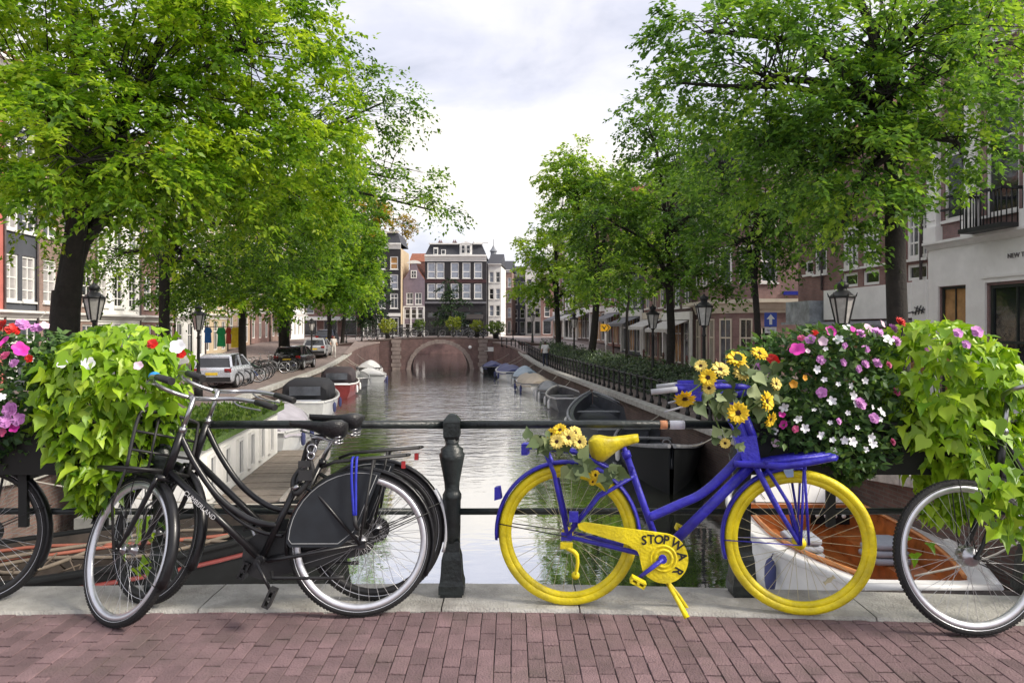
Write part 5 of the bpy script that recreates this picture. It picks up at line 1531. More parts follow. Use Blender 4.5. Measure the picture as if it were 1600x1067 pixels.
# ================================================================== TREES
m_bark = mat('elm_bark', (0.021, 0.018, 0.015), 0.9, var=0.4, scale=8, bump=0.9, bscale=22)
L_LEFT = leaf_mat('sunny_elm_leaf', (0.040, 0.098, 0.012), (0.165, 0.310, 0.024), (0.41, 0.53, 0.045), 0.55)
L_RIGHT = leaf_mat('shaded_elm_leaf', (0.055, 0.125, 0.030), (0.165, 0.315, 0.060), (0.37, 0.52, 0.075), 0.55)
L_FARR = leaf_mat('mid_elm_leaf', (0.060, 0.130, 0.024), (0.175, 0.315, 0.050), (0.38, 0.50, 0.065), 0.55)
L_GOLD = leaf_mat('golden_leaf', (0.10, 0.075, 0.01), (0.32, 0.22, 0.02), (0.50, 0.38, 0.04), 0.45)
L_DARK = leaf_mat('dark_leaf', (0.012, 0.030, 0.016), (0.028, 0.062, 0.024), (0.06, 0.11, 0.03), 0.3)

def tree(name, label, base, tr, fork, lobes, leaf, per, lm, seed, group=None, spray=0.75, tmpl=LEAF_TREE, droop=0.35, lean=None, singles=0):
    """lobes: (px, py, depth, rx, ry, rz, clusters) - centre given as photo pixel at a real depth"""
    rs = np.random.RandomState(seed); r_ = random.Random(seed)
    base = Vector(base); root = empty(name, base); tag(root, label, 'tree', group)
    fork = Vector(fork)
    O = base
    loc = lambda p: Vector(p) - O
    mb = MB()
    mid = base.lerp(fork, 0.5) + Vector((r_.uniform(-.12, .12), 0, 0)) + (Vector(lean) if lean else Vector())
    pts = smooth_pts([base - Vector((0, 0, 0.3)), base + Vector((0, 0, 0.25)), mid, fork], 5)
    rad = [tr * (1.45 if i == 0 else (1.0 + 0.35 * max(0, 1 - i / 4.0)) * (1 - 0.28 * i / len(pts))) for i in range(len(pts))]
    mb.tube([loc(p) for p in pts], rad, 12)
    cents, dirs, tones = [], [], []
    tw = MB()
    tops = sorted([at(l[0], l[1], l[2]) for l in lobes], key=lambda q: -q.z)[:2]
    ltop = fork.lerp(sum(tops, Vector()) / len(tops), 0.55); ltop.x = fork.x + (ltop.x - fork.x) * 0.35; ltop.y = fork.y + (ltop.y - fork.y) * 0.35
    mb.tube([loc(p) for p in smooth_pts([fork - Vector((0, 0, 0.3)), fork.lerp(ltop, 0.5) + Vector((0.08, 0, 0)), ltop], 4)], [tr * 0.74, tr * 0.7, tr * 0.62, tr * 0.55, tr * 0.48, tr * 0.4, tr * 0.3, tr * 0.2, tr * 0.1], 10)
    fork0 = fork.copy()
    for (px_, py_, dep, rx, ry, rz, nc) in lobes:
        c = at(px_, py_, dep)
        fork = fork0.lerp(ltop, r_.uniform(0.0, 0.75)) if c.z > fork0.z + 0.6 else fork0
        d = c - fork
        m1 = fork + d * 0.35 + Vector((0, 0, abs(d.length) * 0.10)) + Vector((r_.uniform(-.2, .2), r_.uniform(-.2, .2), 0))
        m2 = fork + d * 0.72 + Vector((r_.uniform(-.25, .25), r_.uniform(-.25, .25), abs(d.length) * 0.06))
        lp = smooth_pts([fork - Vector((0, 0, 0.25)), m1, m2, c], 5)
        vol = (rx * ry * rz) ** (1 / 3)
        r0 = min(tr * 0.62, 0.05 + 0.075 * vol)
        mb.tube([loc(p) for p in lp], [r0 + (0.022 - r0) * (i / (len(lp) - 1)) ** 0.8 for i in range(len(lp))], 8)
        u_ = rs.normal(size=(nc, 3)); u_ /= np.linalg.norm(u_, axis=1, keepdims=True)
        rr = rs.uniform(0.12, 1.0, (nc, 1)) ** 0.45
        P = np.array(c)[None] + u_ * rr * np.array([rx, ry, rz])[None] * (1 + 0.16 * rs.normal(size=(nc, 1)))
        D = u_ * np.array([1, 1, 0.55])[None]
        cents.append(P); dirs.append(D)
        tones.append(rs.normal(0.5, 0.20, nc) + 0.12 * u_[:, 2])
        for k in range(nc):
            s = Vector(lp[r_.randrange(len(lp) // 2, len(lp))]); e = Vector(P[k])
            q = s.lerp(e, 0.5) + Vector((0, 0, 0.12 * (e - s).length))
            tw.tube([loc(s), loc(q), loc(e)], [0.016, 0.011, 0.004], 4, cap=False)
    mb.build('trunk', m_bark, root)
    tw.build('branches', m_bark, root)
    C = np.concatenate(cents); D = np.concatenate(dirs); T = np.concatenate(tones)
    n = len(C) * per
    ci = np.repeat(np.arange(len(C)), per)
    # each cluster is a handful of twigs, leaves set alternately along them
    ntw = 7
    twd = D[:, None, :] + rs.normal(scale=0.75, size=(len(C), ntw, 3)); twd[:, :, 2] *= 0.6
    twd /= np.linalg.norm(twd, axis=2, keepdims=True)
    ti = rs.randint(0, ntw, n)
    d = twd[ci, ti]
    t = rs.uniform(0.0, 1, n) ** 0.75
    L_ = spray * rs.uniform(0.75, 1.3, len(C))[ci]
    pos = C[ci] + d * (t * L_)[:, None]
    pos[:, 2] -= droop * L_ * t ** 2
    pos += rs.normal(scale=0.045 * spray, size=(n, 3))
    side = np.cross(d, np.array([0, 0, 1.0])); side /= np.maximum(np.linalg.norm(side, axis=1, keepdims=True), 1e-4)
    sg = np.where(rs.rand(n) > 0.5, 1, -1)[:, None]
    ax = d * 0.55 + side * sg * 0.8 + rs.normal(scale=0.3, size=(n, 3)); ax[:, 2] -= 0.30
    nr = np.tile(np.array([0, 0, 1.0]), (n, 1)) + rs.normal(scale=0.42, size=(n, 3))
    rot = rot_from(ax, nr)
    scl = leaf * rs.uniform(0.65, 1.2, n)
    tone = np.clip(T[ci] + rs.normal(0, 0.16, n), 0, 1)
    pos -= np.array(O)[None]
    if singles:
        # the leaves that show largest are parts of their own
        wpos = pos + np.array(O)[None]
        inview = (np.abs(wpos[:, 0] / wpos[:, 1]) < 0.68) & ((wpos[:, 2] - CAM_Z) / wpos[:, 1] < 0.43)
        score = np.where(inview, scl / wpos[:, 1], 0)
        pick = np.argsort(-score)[:singles]
        keep = np.ones(n, bool); keep[pick] = False
        vm = []
        for tv_ in (0.15, 0.35, 0.5, 0.65, 0.85):
            vm.append(leaf_mesh('leaf', tmpl, np.zeros((1, 3)), np.eye(3)[None], np.ones(1), np.array([tv_]), lm))
        for i in pick:
            M = Matrix(rot[i].tolist()).to_4x4() @ Matrix.Scale(float(scl[i]), 4); M.translation = Vector(pos[i])
            link('leaf', vm[min(4, int(tone[i] * 5))], root, M=M)
        pos, rot, scl, tone = pos[keep], rot[keep], scl[keep], tone[keep]
    me = leaf_mesh('crown', tmpl, pos, rot, scl, tone, lm)
    cr = link('crown', me, root)
    if singles: tag(cr, kind='stuff')
    return root

GL, GR = 'elms along the left quay', 'elms along the right quay'
def base_at(x, Y, z=None):
    p = at(x, 513, Y); u = -p.x * CS + p.y * CC
    return (p.x, p.y, quay_z(u) if z is None else z)
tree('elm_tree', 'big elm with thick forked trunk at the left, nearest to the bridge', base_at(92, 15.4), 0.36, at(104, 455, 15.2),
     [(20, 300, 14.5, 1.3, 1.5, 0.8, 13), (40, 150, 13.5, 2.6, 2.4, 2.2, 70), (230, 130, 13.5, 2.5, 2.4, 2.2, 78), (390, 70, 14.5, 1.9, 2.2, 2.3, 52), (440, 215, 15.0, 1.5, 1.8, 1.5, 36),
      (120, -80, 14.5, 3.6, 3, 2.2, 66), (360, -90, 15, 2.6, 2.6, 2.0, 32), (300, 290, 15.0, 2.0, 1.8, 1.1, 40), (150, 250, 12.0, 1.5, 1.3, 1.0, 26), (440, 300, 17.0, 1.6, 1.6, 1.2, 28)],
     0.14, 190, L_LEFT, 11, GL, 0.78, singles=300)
tree('elm_tree', 'elm with slim straight trunk, its sparse limb reaching far over the canal', base_at(257, 25), 0.21, at(257, 400, 24.5),
     [(545, 190, 22, 1.6, 1.8, 2.0, 38), (620, 280, 21.5, 1.3, 1.3, 0.9, 18), (680, 330, 21.3, 0.6, 0.9, 0.35, 6), (520, 60, 22, 0.9, 1.2, 1.0, 12), (600, 160, 21.8, 0.9, 1.2, 1.0, 12), (300, 395, 25, 2.4, 2.2, 1.0, 60), (430, 350, 25, 2.4, 2.2, 1.5, 84), (190, 400, 25, 1.6, 1.6, 0.8, 26), (350, 440, 26, 1.8, 1.8, 0.7, 36), (500, 300, 26, 1.4, 1.6, 1.4, 36)],
     0.135, 85, L_LEFT, 12, GL, 0.85, droop=0.55)
tree('elm_tree', 'elm with dark trunk behind the silver parked car', base_at(380, 40), 0.24, at(380, 455, 40),
     [(370, 415, 38, 3.0, 2.6, 1.5, 46), (440, 375, 39, 2.8, 2.6, 2.0, 46), (480, 300, 41, 2.4, 2.4, 2.6, 44), (300, 450, 40, 2.2, 2, 0.9, 22), (420, 450, 39, 2.6, 2, 0.9, 30), (350, 470, 39, 1.6, 1.6, 0.5, 12)], 0.22, 130, L_LEFT, 13, GL, 1.0, LEAF_FAR)
tree('elm_tree', 'elm with stout grey trunk behind the row of parked bicycles', base_at(446, 47), 0.42, at(446, 470, 47),
     [(470, 425, 45, 2.7, 2.4, 1.6, 44), (520, 385, 46, 2.6, 2.4, 2.2, 46), (505, 448, 44, 2.2, 2.0, 1.0, 30), (450, 468, 44, 1.8, 1.6, 0.6, 16), (565, 420, 47, 1.0, 1.6, 1.6, 14), (545, 330, 48, 2.0, 2.0, 2.2, 26)], 0.24, 130, L_LEFT, 14, GL, 1.05, LEAF_FAR)
tree('elm_tree', 'elm with thin dark trunk second from the far left bridge end', base_at(513, 61), 0.22, at(513, 478, 61),
     [(550, 420, 60, 2.2, 2.2, 2.4, 40), (558, 375, 62, 1.9, 2.0, 2.4, 34), (545, 460, 60, 2.0, 1.8, 1.2, 22)], 0.27, 120, L_LEFT, 15, GL, 1.1, LEAF_FAR)
tree('elm_tree', 'dark green elm nearest to the far left bridge end', base_at(535, 72), 0.22, at(540, 475, 72),
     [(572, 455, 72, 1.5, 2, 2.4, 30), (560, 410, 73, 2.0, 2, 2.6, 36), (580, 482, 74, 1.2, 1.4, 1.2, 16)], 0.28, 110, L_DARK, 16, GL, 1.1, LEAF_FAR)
tree('autumn_tree', 'golden yellow tree above the roofs at the far left corner', base_at(583, 104, 0.05), 0.25, at(583, 420, 104),
     [(565, 322, 104, 2.4, 2.4, 2.6, 36), (592, 335, 104, 2.0, 2.0, 2.0, 26), (565, 370, 104, 2.0, 2.2, 2.4, 24)], 0.36, 100, L_GOLD, 17, None, 1.2, LEAF_FAR)
tree('autumn_tree', 'small olive tree top behind the black and white house roof', base_at(629, 130, 0.05), 0.22, at(629, 420, 130),
     [(629, 350, 130, 1.9, 1.8, 2.2, 30)], 0.36, 60, L_GOLD, 18, None, 1.1, LEAF_FAR)
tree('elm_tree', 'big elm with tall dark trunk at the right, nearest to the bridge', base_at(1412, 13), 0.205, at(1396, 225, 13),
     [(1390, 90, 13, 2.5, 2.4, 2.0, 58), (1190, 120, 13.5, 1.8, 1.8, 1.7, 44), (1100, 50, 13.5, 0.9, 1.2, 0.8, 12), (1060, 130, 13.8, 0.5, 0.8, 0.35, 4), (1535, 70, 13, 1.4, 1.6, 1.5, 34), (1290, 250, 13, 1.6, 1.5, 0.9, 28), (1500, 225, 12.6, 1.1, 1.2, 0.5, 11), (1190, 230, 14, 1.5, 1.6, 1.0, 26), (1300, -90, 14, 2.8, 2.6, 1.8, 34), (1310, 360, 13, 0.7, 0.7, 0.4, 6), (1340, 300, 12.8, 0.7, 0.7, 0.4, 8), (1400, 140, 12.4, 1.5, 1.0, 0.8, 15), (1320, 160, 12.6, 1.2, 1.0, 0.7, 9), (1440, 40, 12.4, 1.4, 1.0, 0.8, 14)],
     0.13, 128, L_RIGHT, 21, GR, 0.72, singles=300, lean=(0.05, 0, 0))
tree('elm_tree', 'elm with slim trunk in front of the corner shop', base_at(1180, 22), 0.12, at(1178, 430, 22),
     [(1190, 330, 22, 2.1, 1.9, 1.7, 52), (1150, 385, 22, 1.4, 1.5, 0.7, 20), (1235, 370, 22, 1.2, 1.3, 0.7, 14), (1120, 250, 24, 1.8, 1.8, 1.5, 40), (1240, 300, 21.5, 1.3, 1.3, 1.0, 20)], 0.15, 100, L_RIGHT, 22, GR, 0.85)
tree('elm_tree', 'elm with forked dark trunk behind the hedge on the right quay', base_at(1045, 30), 0.20, at(1045, 440, 30),
     [(1040, 330, 30, 2.4, 2.2, 2.0, 44), (960, 350, 30, 1.8, 1.8, 1.6, 30), (1060, 225, 31, 2.0, 2.0, 1.6, 30), (1000, 425, 30, 2.2, 2.0, 0.9, 24), (1100, 430, 30, 1.6, 1.6, 0.8, 16), (1010, 190, 31, 0.9, 1, 0.9, 12), (1110, 330, 30, 1.6, 1.6, 1.6, 24)], 0.19, 115, L_FARR, 23, GR, 0.95, LEAF_FAR)
tree('elm_tree', 'elm with leaning trunk next to the yellow arrow sign', base_at(921, 45), 0.27, at(932, 470, 45),
     [(930, 340, 45, 2.6, 2.4, 2.8, 46), (890, 280, 45, 1.5, 1.5, 1.8, 22), (950, 425, 44, 2.8, 2.4, 1.4, 34), (975, 300, 45, 1.8, 1.8, 1.8, 26), (925, 270, 45, 2.0, 1.8, 1.6, 26), (1000, 370, 44, 1.6, 1.6, 1.8, 20)], 0.25, 125, L_FARR, 24, GR, 1.05, LEAF_FAR)
tree('elm_tree', 'young elm with thin trunk between the leaning elm and the forked elm', base_at(980, 37), 0.09, at(980, 480, 37),
     [(985, 400, 37, 1.5, 1.5, 1.6, 20)], 0.2, 60, L_FARR, 25, GR, 0.9, LEAF_FAR)
tree('elm_tree', 'elm with straight dark trunk farthest along the right quay', base_at(872, 60), 0.28, at(870, 480, 60),
     [(872, 400, 60, 2.6, 2.4, 2.8, 44), (848, 440, 60, 1.8, 1.8, 1.8, 22), (880, 310, 60, 1.7, 1.8, 2.2, 22), (838, 375, 61, 1.1, 1.2, 1.8, 12), (900, 455, 60, 1.8, 1.8, 1.2, 16)], 0.29, 120, L_FARR, 26, GR, 1.15, LEAF_FAR)
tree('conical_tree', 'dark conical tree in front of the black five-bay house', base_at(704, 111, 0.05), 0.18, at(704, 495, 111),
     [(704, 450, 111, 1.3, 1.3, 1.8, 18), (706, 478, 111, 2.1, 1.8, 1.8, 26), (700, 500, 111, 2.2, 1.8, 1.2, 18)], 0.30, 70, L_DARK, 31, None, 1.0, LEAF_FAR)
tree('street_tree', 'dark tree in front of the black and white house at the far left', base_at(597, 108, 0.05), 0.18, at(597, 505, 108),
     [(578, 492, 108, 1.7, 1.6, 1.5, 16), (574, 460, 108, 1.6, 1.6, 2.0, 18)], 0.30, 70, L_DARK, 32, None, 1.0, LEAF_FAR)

# hedge between the fence and the road on the right quay ---------------
def hedge():
    rs = np.random.RandomState(5); n = 26000
    hv = rs.uniform(0, 1, n); u = 15 + 45 * rs.rand(n) ** 1.3
    top = 0.95 + 0.18 * np.sin(u * 1.7) + 0.12 * np.sin(u * 4.1 + 1)
    # leaves sit on the front and top skins of the hedge body
    face = rs.rand(n)
    w = np.where(face < 0.5, rs.normal(0.0, 0.07, n), rs.uniform(0, 1.5, n))
    zz = np.where(face < 0.5, rs.uniform(0.0, 1, n) * top, top + rs.normal(0, 0.07, n))
    v = 8.35 + w
    X = v * CC - u * CS; Y = v * CS + u * CC
    Z = np.array([quay_z(q) for q in u]) + zz
    pos = np.stack([X, Y, Z], 1)
    nr = np.where((face < 0.5)[:, None], np.array([-0.8, -0.4, 0.5]), np.array([0, 0, 1.0])) + rs.normal(scale=0.5, size=(n, 3))
    rot = rot_from(rs.normal(size=(n, 3)), nr)
    me = leaf_mesh('hedge_leaves', LEAF_FAR, pos, rot, rs.uniform(0.09, 0.17, n), np.clip(rs.normal(0.5, 0.25, n), 0, 1), leaf_mat('hedge_leaf', (0.035, 0.060, 0.035), (0.10, 0.15, 0.085), (0.22, 0.29, 0.16), 0.3))
    root = empty('hedge', cw(8.9, 30, -1.2)); tag(root, 'low clipped grey-green hedge behind the fence on the right quay', 'hedge')
    o = link('foliage', me, root); o.location = -root.location; tag(o, kind='stuff')
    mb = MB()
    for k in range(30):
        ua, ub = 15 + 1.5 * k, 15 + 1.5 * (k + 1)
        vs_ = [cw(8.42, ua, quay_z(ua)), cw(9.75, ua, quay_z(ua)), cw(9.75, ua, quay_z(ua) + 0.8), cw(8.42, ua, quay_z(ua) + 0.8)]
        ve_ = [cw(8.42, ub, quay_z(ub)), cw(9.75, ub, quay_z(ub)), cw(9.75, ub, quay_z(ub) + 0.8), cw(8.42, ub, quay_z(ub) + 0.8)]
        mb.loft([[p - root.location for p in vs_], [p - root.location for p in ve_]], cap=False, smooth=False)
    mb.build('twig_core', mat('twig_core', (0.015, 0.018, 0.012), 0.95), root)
hedge()

# ================================================================== BOATS
m_bwhite = mat('white_gelcoat', (0.68, 0.68, 0.67), 0.3, var=0.07, scale=3, dirt=0.2)
m_bblack = mat('black_hull_paint', (0.008, 0.009, 0.010), 0.65, var=0.3, scale=4, spec=0.12)
m_bgrey = mat('grey_aluminium_hull', (0.13, 0.13, 0.14), 0.4, metal=0.3, var=0.25, scale=3)
m_bdgrey = mat('slate_hull_paint', (0.055, 0.06, 0.072), 0.4, var=0.25, scale=3)
m_bred = mat('oxblood_hull_paint', (0.16, 0.022, 0.022), 0.35, var=0.2, scale=3)
m_wood = mat('varnished_mahogany', (0.36, 0.115, 0.028), 0.3, var=0.35, scale=5, coat=0.3)
m_deckw = mat('weathered_plank', (0.27, 0.225, 0.19), 0.85, var=0.25, scale=6, rnd=0.2, dirt=0.3)
m_rope = mat('pale_rope', (0.45, 0.42, 0.36), 0.9)
t_lilac = mat('lilac_tarp', (0.50, 0.47, 0.53), 0.6, var=0.15, scale=2, bump=0.5, bscale=3)
t_tan = mat('sand_tarp', (0.42, 0.36, 0.29), 0.7, var=0.15, scale=2, bump=0.5, bscale=3)
t_blue = mat('navy_tarp', (0.05, 0.06, 0.17), 0.6, var=0.2, scale=2, bump=0.5, bscale=3)
t_lblue = mat('pale_blue_tarp', (0.30, 0.38, 0.46), 0.6, var=0.2, scale=2, bump=0.5, bscale=3)
t_grey = mat('grey_tarp', (0.15, 0.16, 0.18), 0.6, var=0.2, scale=2, bump=0.5, bscale=3)
t_white = mat('white_tarp', (0.60, 0.60, 0.60), 0.6, var=0.1, scale=2, bump=0.5, bscale=3)

def hull_shape(L, B, fb, sheer=0.28, tw=0.72, p=2.2, draft=0.32):
    def hb(t):
        if t < 0.4:
            q = t / 0.4; return B / 2 * (tw + (1 - tw) * math.sin(q * PI / 2))
        q = (t - 0.4) / 0.6; return B / 2 * max(0.02, (1 - q ** p)) ** 0.8
    def gz(t): return fb + sheer * (max(0, t - 0.35) / 0.65) ** 2 + 0.06 * max(0, 0.25 - t) / 0.25
    return hb, gz
def boat(name, label, c, head, L, B, fb, hm, im, gm, sheer=0.28, tw=0.72, p=2.2, cover=None, thwarts=3, rim=0.035, group=None, foredeck=None, coam=0.0, stripe=None, ridge=0.45, motor=False, gw=0.07):
    """local x towards the bow, water line at z = 0"""
    root = empty(name, (c[0], c[1], WATER_Z), head); tag(root, label, 'boat', group)
    hb, gz = hull_shape(L, B, fb, sheer, tw, p); dr = 0.30; n = 18
    ts = [i / n for i in range(n + 1)]
    X = lambda t: -L / 2 + L * t + (0.0)
    secs = []
    for t in ts:
        h, g = hb(t), gz(t); k = dr * (1 - t ** 5)
        rake = 0.22 * fb * max(0, (t - 0.8) / 0.2)
        secs.append([(X(t) + rake, h, g), (X(t) + rake * 0.5, h * 0.95, g * 0.45), (X(t), h * 0.80, -0.02), (X(t) - 0.05 * t, h * 0.45, -k * 0.8), (X(t) - 0.1 * t, 0, -k), (X(t) - 0.05 * t, -h * 0.45, -k * 0.8), (X(t), -h * 0.80, -0.02), (X(t) + rake * 0.5, -h * 0.95, g * 0.45), (X(t) + rake, -h, g)])
    mb = MB(); mb.loft(secs, closed=False)
    mb.add(secs[0], [tuple(range(9))])
    # rim between outer and inner skin
    ins = []
    for t in ts:
        h = max(0.012, hb(t) - gw); g = gz(t); rake = 0.22 * fb * max(0, (t - 0.8) / 0.2)
        xx = min(X(t) + rake, X(1) - gw * 1.5 + 0.2 * fb); xx = max(xx, X(0) + gw)
        ins.append(((xx, h, g), (xx, h * 0.9, max(0.10, g - fb * 0.75)), (xx, -h * 0.9, max(0.10, g - fb * 0.75)), (xx, -h, g)))
    vs, fs = [], []
    for s_, q in zip(secs, ins): vs += [s_[0], q[0], s_[8], q[3]]
    for i in range(n): fs += [(4 * i, 4 * i + 1, 4 * i + 5, 4 * i + 4), (4 * i + 2, 4 * i + 3, 4 * i + 7, 4 * i + 6)]
    fs += [(0, 1, 3, 2)]
    mb.add(vs, fs)
    mb.build('hull', hm, root)
    if not cover or coam:
        mb = MB(); mb.loft([list(q) for q in ins], closed=False, smooth=False); mb.add(list(ins[0]), [(0, 1, 2, 3)]); mb.build('interior', im, root)
    mb = MB()
    for j, sgn in ((0, 1), (8, -1)): mb.tube([Vector(s_[j]) + Vector((0, sgn * 0.01, 0.01)) for s_ in secs], rim, 6)
    mb.tube([secs[0][0], secs[0][8]], rim, 6)
    mb.build('gunwale', gm, root)
    if stripe:
        mb = MB()
        for j, sgn in ((0, 1), (8, -1)): mb.tube([Vector(s_[j]) * 0.5 + Vector(s_[j + (1 if j == 0 else -1)]) * 0.5 + Vector((0, sgn * 0.015, 0)) for s_ in secs], 0.05, 6, flat=0.6)
        mb.build('rubbing_strake', stripe, root)
    if not cover:
        for k in range(thwarts):
            t = 0.16 + 0.6 * k / max(1, thwarts - 1); h = hb(t) - gw
            mb = MB(); mb.box(X(t) - 0.14, X(t) + 0.14, -h, h, gz(t) - 0.26, gz(t) - 0.22); mb.build('thwart', gm if im is hm else gm, root)
    if foredeck:
        vs, fs = [], []
        tt = [0.70 + 0.29 * i / 6 for i in range(7)]
        for t in tt: rake = 0.22 * fb * max(0, (t - 0.8) / 0.2); vs += [(X(t) + rake, hb(t) - 0.02, gz(t) + 0.012), (X(t) + rake, 0, gz(t) + 0.05), (X(t) + rake, -hb(t) + 0.02, gz(t) + 0.012)]
        for i in range(6): fs += [(3 * i, 3 * i + 1, 3 * i + 4, 3 * i + 3), (3 * i + 1, 3 * i + 2, 3 * i + 5, 3 * i + 4)]
        t = 0.70; vs += [(X(t), hb(t) - 0.05, gz(t) - 0.35), (X(t), -hb(t) + 0.05, gz(t) - 0.35)]; m_ = len(vs); fs += [(0, 1, 2, m_ - 1, m_ - 2)]
        mb = MB(); mb.add(vs, fs); mb.build('foredeck', foredeck, root)
    if cover:
        r_ = random.Random(label); secs2 = []
        ph = r_.uniform(0, 6)
        for i, t in enumerate(ts):
            h, g = hb(t) + 0.035, gz(t); rake = 0.22 * fb * max(0, (t - 0.8) / 0.2); row = []
            rd = ridge * (0.35 + 0.65 * math.sin(PI * min(1, max(0, (t + 0.12)) / 1.15))) * (1 + 0.18 * math.sin(9 * t + ph)) * min(1, h * 2.2)
            for j in range(11):
                s_ = -1 + 2 * j / 10
                z = g + rd * (1 - abs(s_) ** 1.35) + 0.02 * math.sin(13 * t + 7 * s_ + ph) - (0.16 + 0.03 * math.sin(21 * t + ph) if j in (0, 10) else 0)
                row.append((X(t) + rake, h * (s_ if j not in (0, 10) else s_ * 1.0), z))
            secs2.append(row)
        mb = MB(); mb.loft(secs2, closed=False); mb.add(secs2[0], [tuple(range(11))]); mb.build('cover', cover, root)
    # mooring line to the quay and fenders on the open side
    Mi = Matrix.Translation((c[0], c[1], WATER_Z)) @ Matrix.Rotation(head, 4, 'Z'); inv = Mi.inverted()
    cu_ = -c[0] * CS + c[1] * CC; cv_ = c[0] * CC + c[1] * CS; rgt = cv_ > 0
    for tt, du in ((0.93, 0.8), (0.06, -0.6)):
        wv = Mi @ Vector((X(tt), 0, gz(tt)))
        uu = -wv.x * CS + wv.y * CC + du
        q = inv @ cw(VR + 0.05 if rgt else VL - 0.05, uu, quay_z(uu) + 0.05); s_ = Vector((X(tt), 0, gz(tt) + 0.03))
        mb = MB(); mb.tube(smooth_pts([s_, s_.lerp(q, 0.5) - Vector((0, 0, 0.18)), q], 5), 0.014, 5); mb.build('mooring_line', m_rope, root)
    so = 1 if (rgt == (math.sin(head) > 0)) else -1
    for tt in (0.25, 0.55):
        mb = MB(); yy = so * (hb(tt) + 0.07); mb.lathe([(0.015, -0.02), (0.06, 0.02), (0.075, 0.12), (0.075, 0.3), (0.05, 0.38), (0.015, 0.42)], 8, (X(tt), yy, gz(tt) - 0.5)); mb.tube([(X(tt), yy, gz(tt) - 0.1), (X(tt), yy - so * 0.06, gz(tt) + 0.02)], 0.01, 4); mb.build('fender', m_bwhite if hm is not m_bwhite else t_blue, root)
    if motor:
        mb = MB(); mb.loft([[(X(0) - 0.42, y * 0.7, fb + 0.12), (X(0) - 0.05, y * 0.7, fb + 0.12), (X(0) - 0.02, y, fb + 0.42), (X(0) - 0.45, y, fb + 0.38)] for y in (-0.16, 0.16)], smooth=False); mb.box(X(0) - 0.3, X(0) - 0.15, -0.07, 0.07, -0.3, fb + 0.12); mb.build('outboard_motor', m_bblack, root)
    return root, hb, gz, X

HU = R(90) + CA            # heading along the canal, away from the camera
def moored(x, Y, *a): return ((x - 800) / F_PX * Y, Y)
# open launch with mahogany inside, close under the bridge
root, hb, gz, X = boat('launch', 'white open launch with mahogany interior moored behind the yellow front wheel', (4.75, 11.2), R(88), 6.0, 2.65, 0.86, m_bwhite, m_wood, m_bwhite, sheer=0.15, tw=0.55, p=2.6, thwarts=0, gw=0.27, rim=0.05, foredeck=m_bwhite)
mb = MB(); mb.box(-2.45, -2.0, -0.72, 0.72, 0.2, 0.50); mb.box(-2.0, 1.0, -0.93, -0.45, 0.2, 0.52); mb.box(-2.0, 1.0, 0.45, 0.93, 0.2, 0.52); mb.build('bench', m_wood, root)
mb = MB(); mb.box(0.9, 1.0, -1.0, 1.0, 0.2, 0.92); mb.build('bulkhead', m_wood, root)
mb = MB()
for sy in (-1, 1): mb.tube([(X(t), sy * (hb(t) - 0.30), gz(t) + 0.03) for t in [0.06 + 0.08 * k for k in range(9)]], 0.03, 6)
mb.build('coaming_rail', mat('orange_varnish', (0.50, 0.20, 0.06), 0.35, var=0.2), root)
mb = MB(); mb.prism([(1.02, 0.93), (1.9, 0.96), (1.75, 1.22), (1.2, 1.25)], -0.75, 0.75); mb.build('windscreen_frame', m_bwhite, root)
mb = MB(); mb.box(0.82, 0.90, -0.7, -0.1, 0.62, 0.86); mb.mi = 1
for k in range(4): mb.lathe([(0.005, 0), (0.035, 0.0), (0.035, 0.015), (0.005, 0.02)], 10, (0.80, -0.6 + 0.14 * k, 0.76), 'X')
mb.build('dash_panel', [m_bblack, m_bwhite], root)
for k, (x_, y_) in enumerate(((-0.5, 0.55), (-0.7, -0.55))):
    cu = empty('seat_cushion', root.matrix_basis @ Vector((x_, y_, 0.41 if abs(y_) > 0.5 else 0.41)), R(87)); cu.location.z = WATER_Z + 0.52
    tag(cu, ['grey folded seat cushions stacked on the left bench of the launch', 'grey folded seat cushions on the right side of the launch'][k], 'cushion')
    for j in range(3):
        mb = MB(); hx, hy, z0_ = 0.30 - 0.02 * j, 0.26 - 0.015 * j, 0.10 * j
        ring = lambda z, q: [(a * (hx - q), b * (hy - q), z) for a, b in ((-1, -0.8), (-0.8, -1), (0.8, -1), (1, -0.8), (1, 0.8), (0.8, 1), (-0.8, 1), (-1, 0.8))]
        mb.loft([ring(z0_, 0.03), ring(z0_ + 0.02, 0), ring(z0_ + 0.075, 0), ring(z0_ + 0.095, 0.03)]); mb.build('pad', mat('grey_cushion', (0.30, 0.32, 0.37), 0.75, var=0.12), cu)
# black steel sloop, stem towards the bridge
root, hb, gz, X = boat('sloop', 'black steel sloop with grey foredeck, its stem pointing at the bridge behind the blue frame', (4.05, 20.2), R(-90) - R(7), 6.6, 2.4, 0.70, m_bblack, m_bdgrey, mat('grey_rope_rim', (0.20, 0.20, 0.21), 0.7, var=0.3), sheer=0.42, tw=0.7, p=1.55, thwarts=2, rim=0.05, foredeck=mat('grey_deck_paint', (0.16, 0.16, 0.185), 0.5, var=0.1))
mb = MB(); mb.ring((X(0.80), 0, gz(0.8) + 0.06), 0.10, 0.02, 20, 6, 'X'); mb.build('mooring_ring', m_bgrey, root)
boat('sloop', 'slate grey sloop with oval open well beyond the black steel sloop', (3.35, 26.5), HU - R(4), 7.0, 2.7, 0.62, m_bdgrey, m_bdgrey, mat('grey_rub_rail', (0.24, 0.25, 0.27), 0.5), sheer=0.6, tw=0.6, p=2.4, thwarts=2, rim=0.05, gw=0.2)
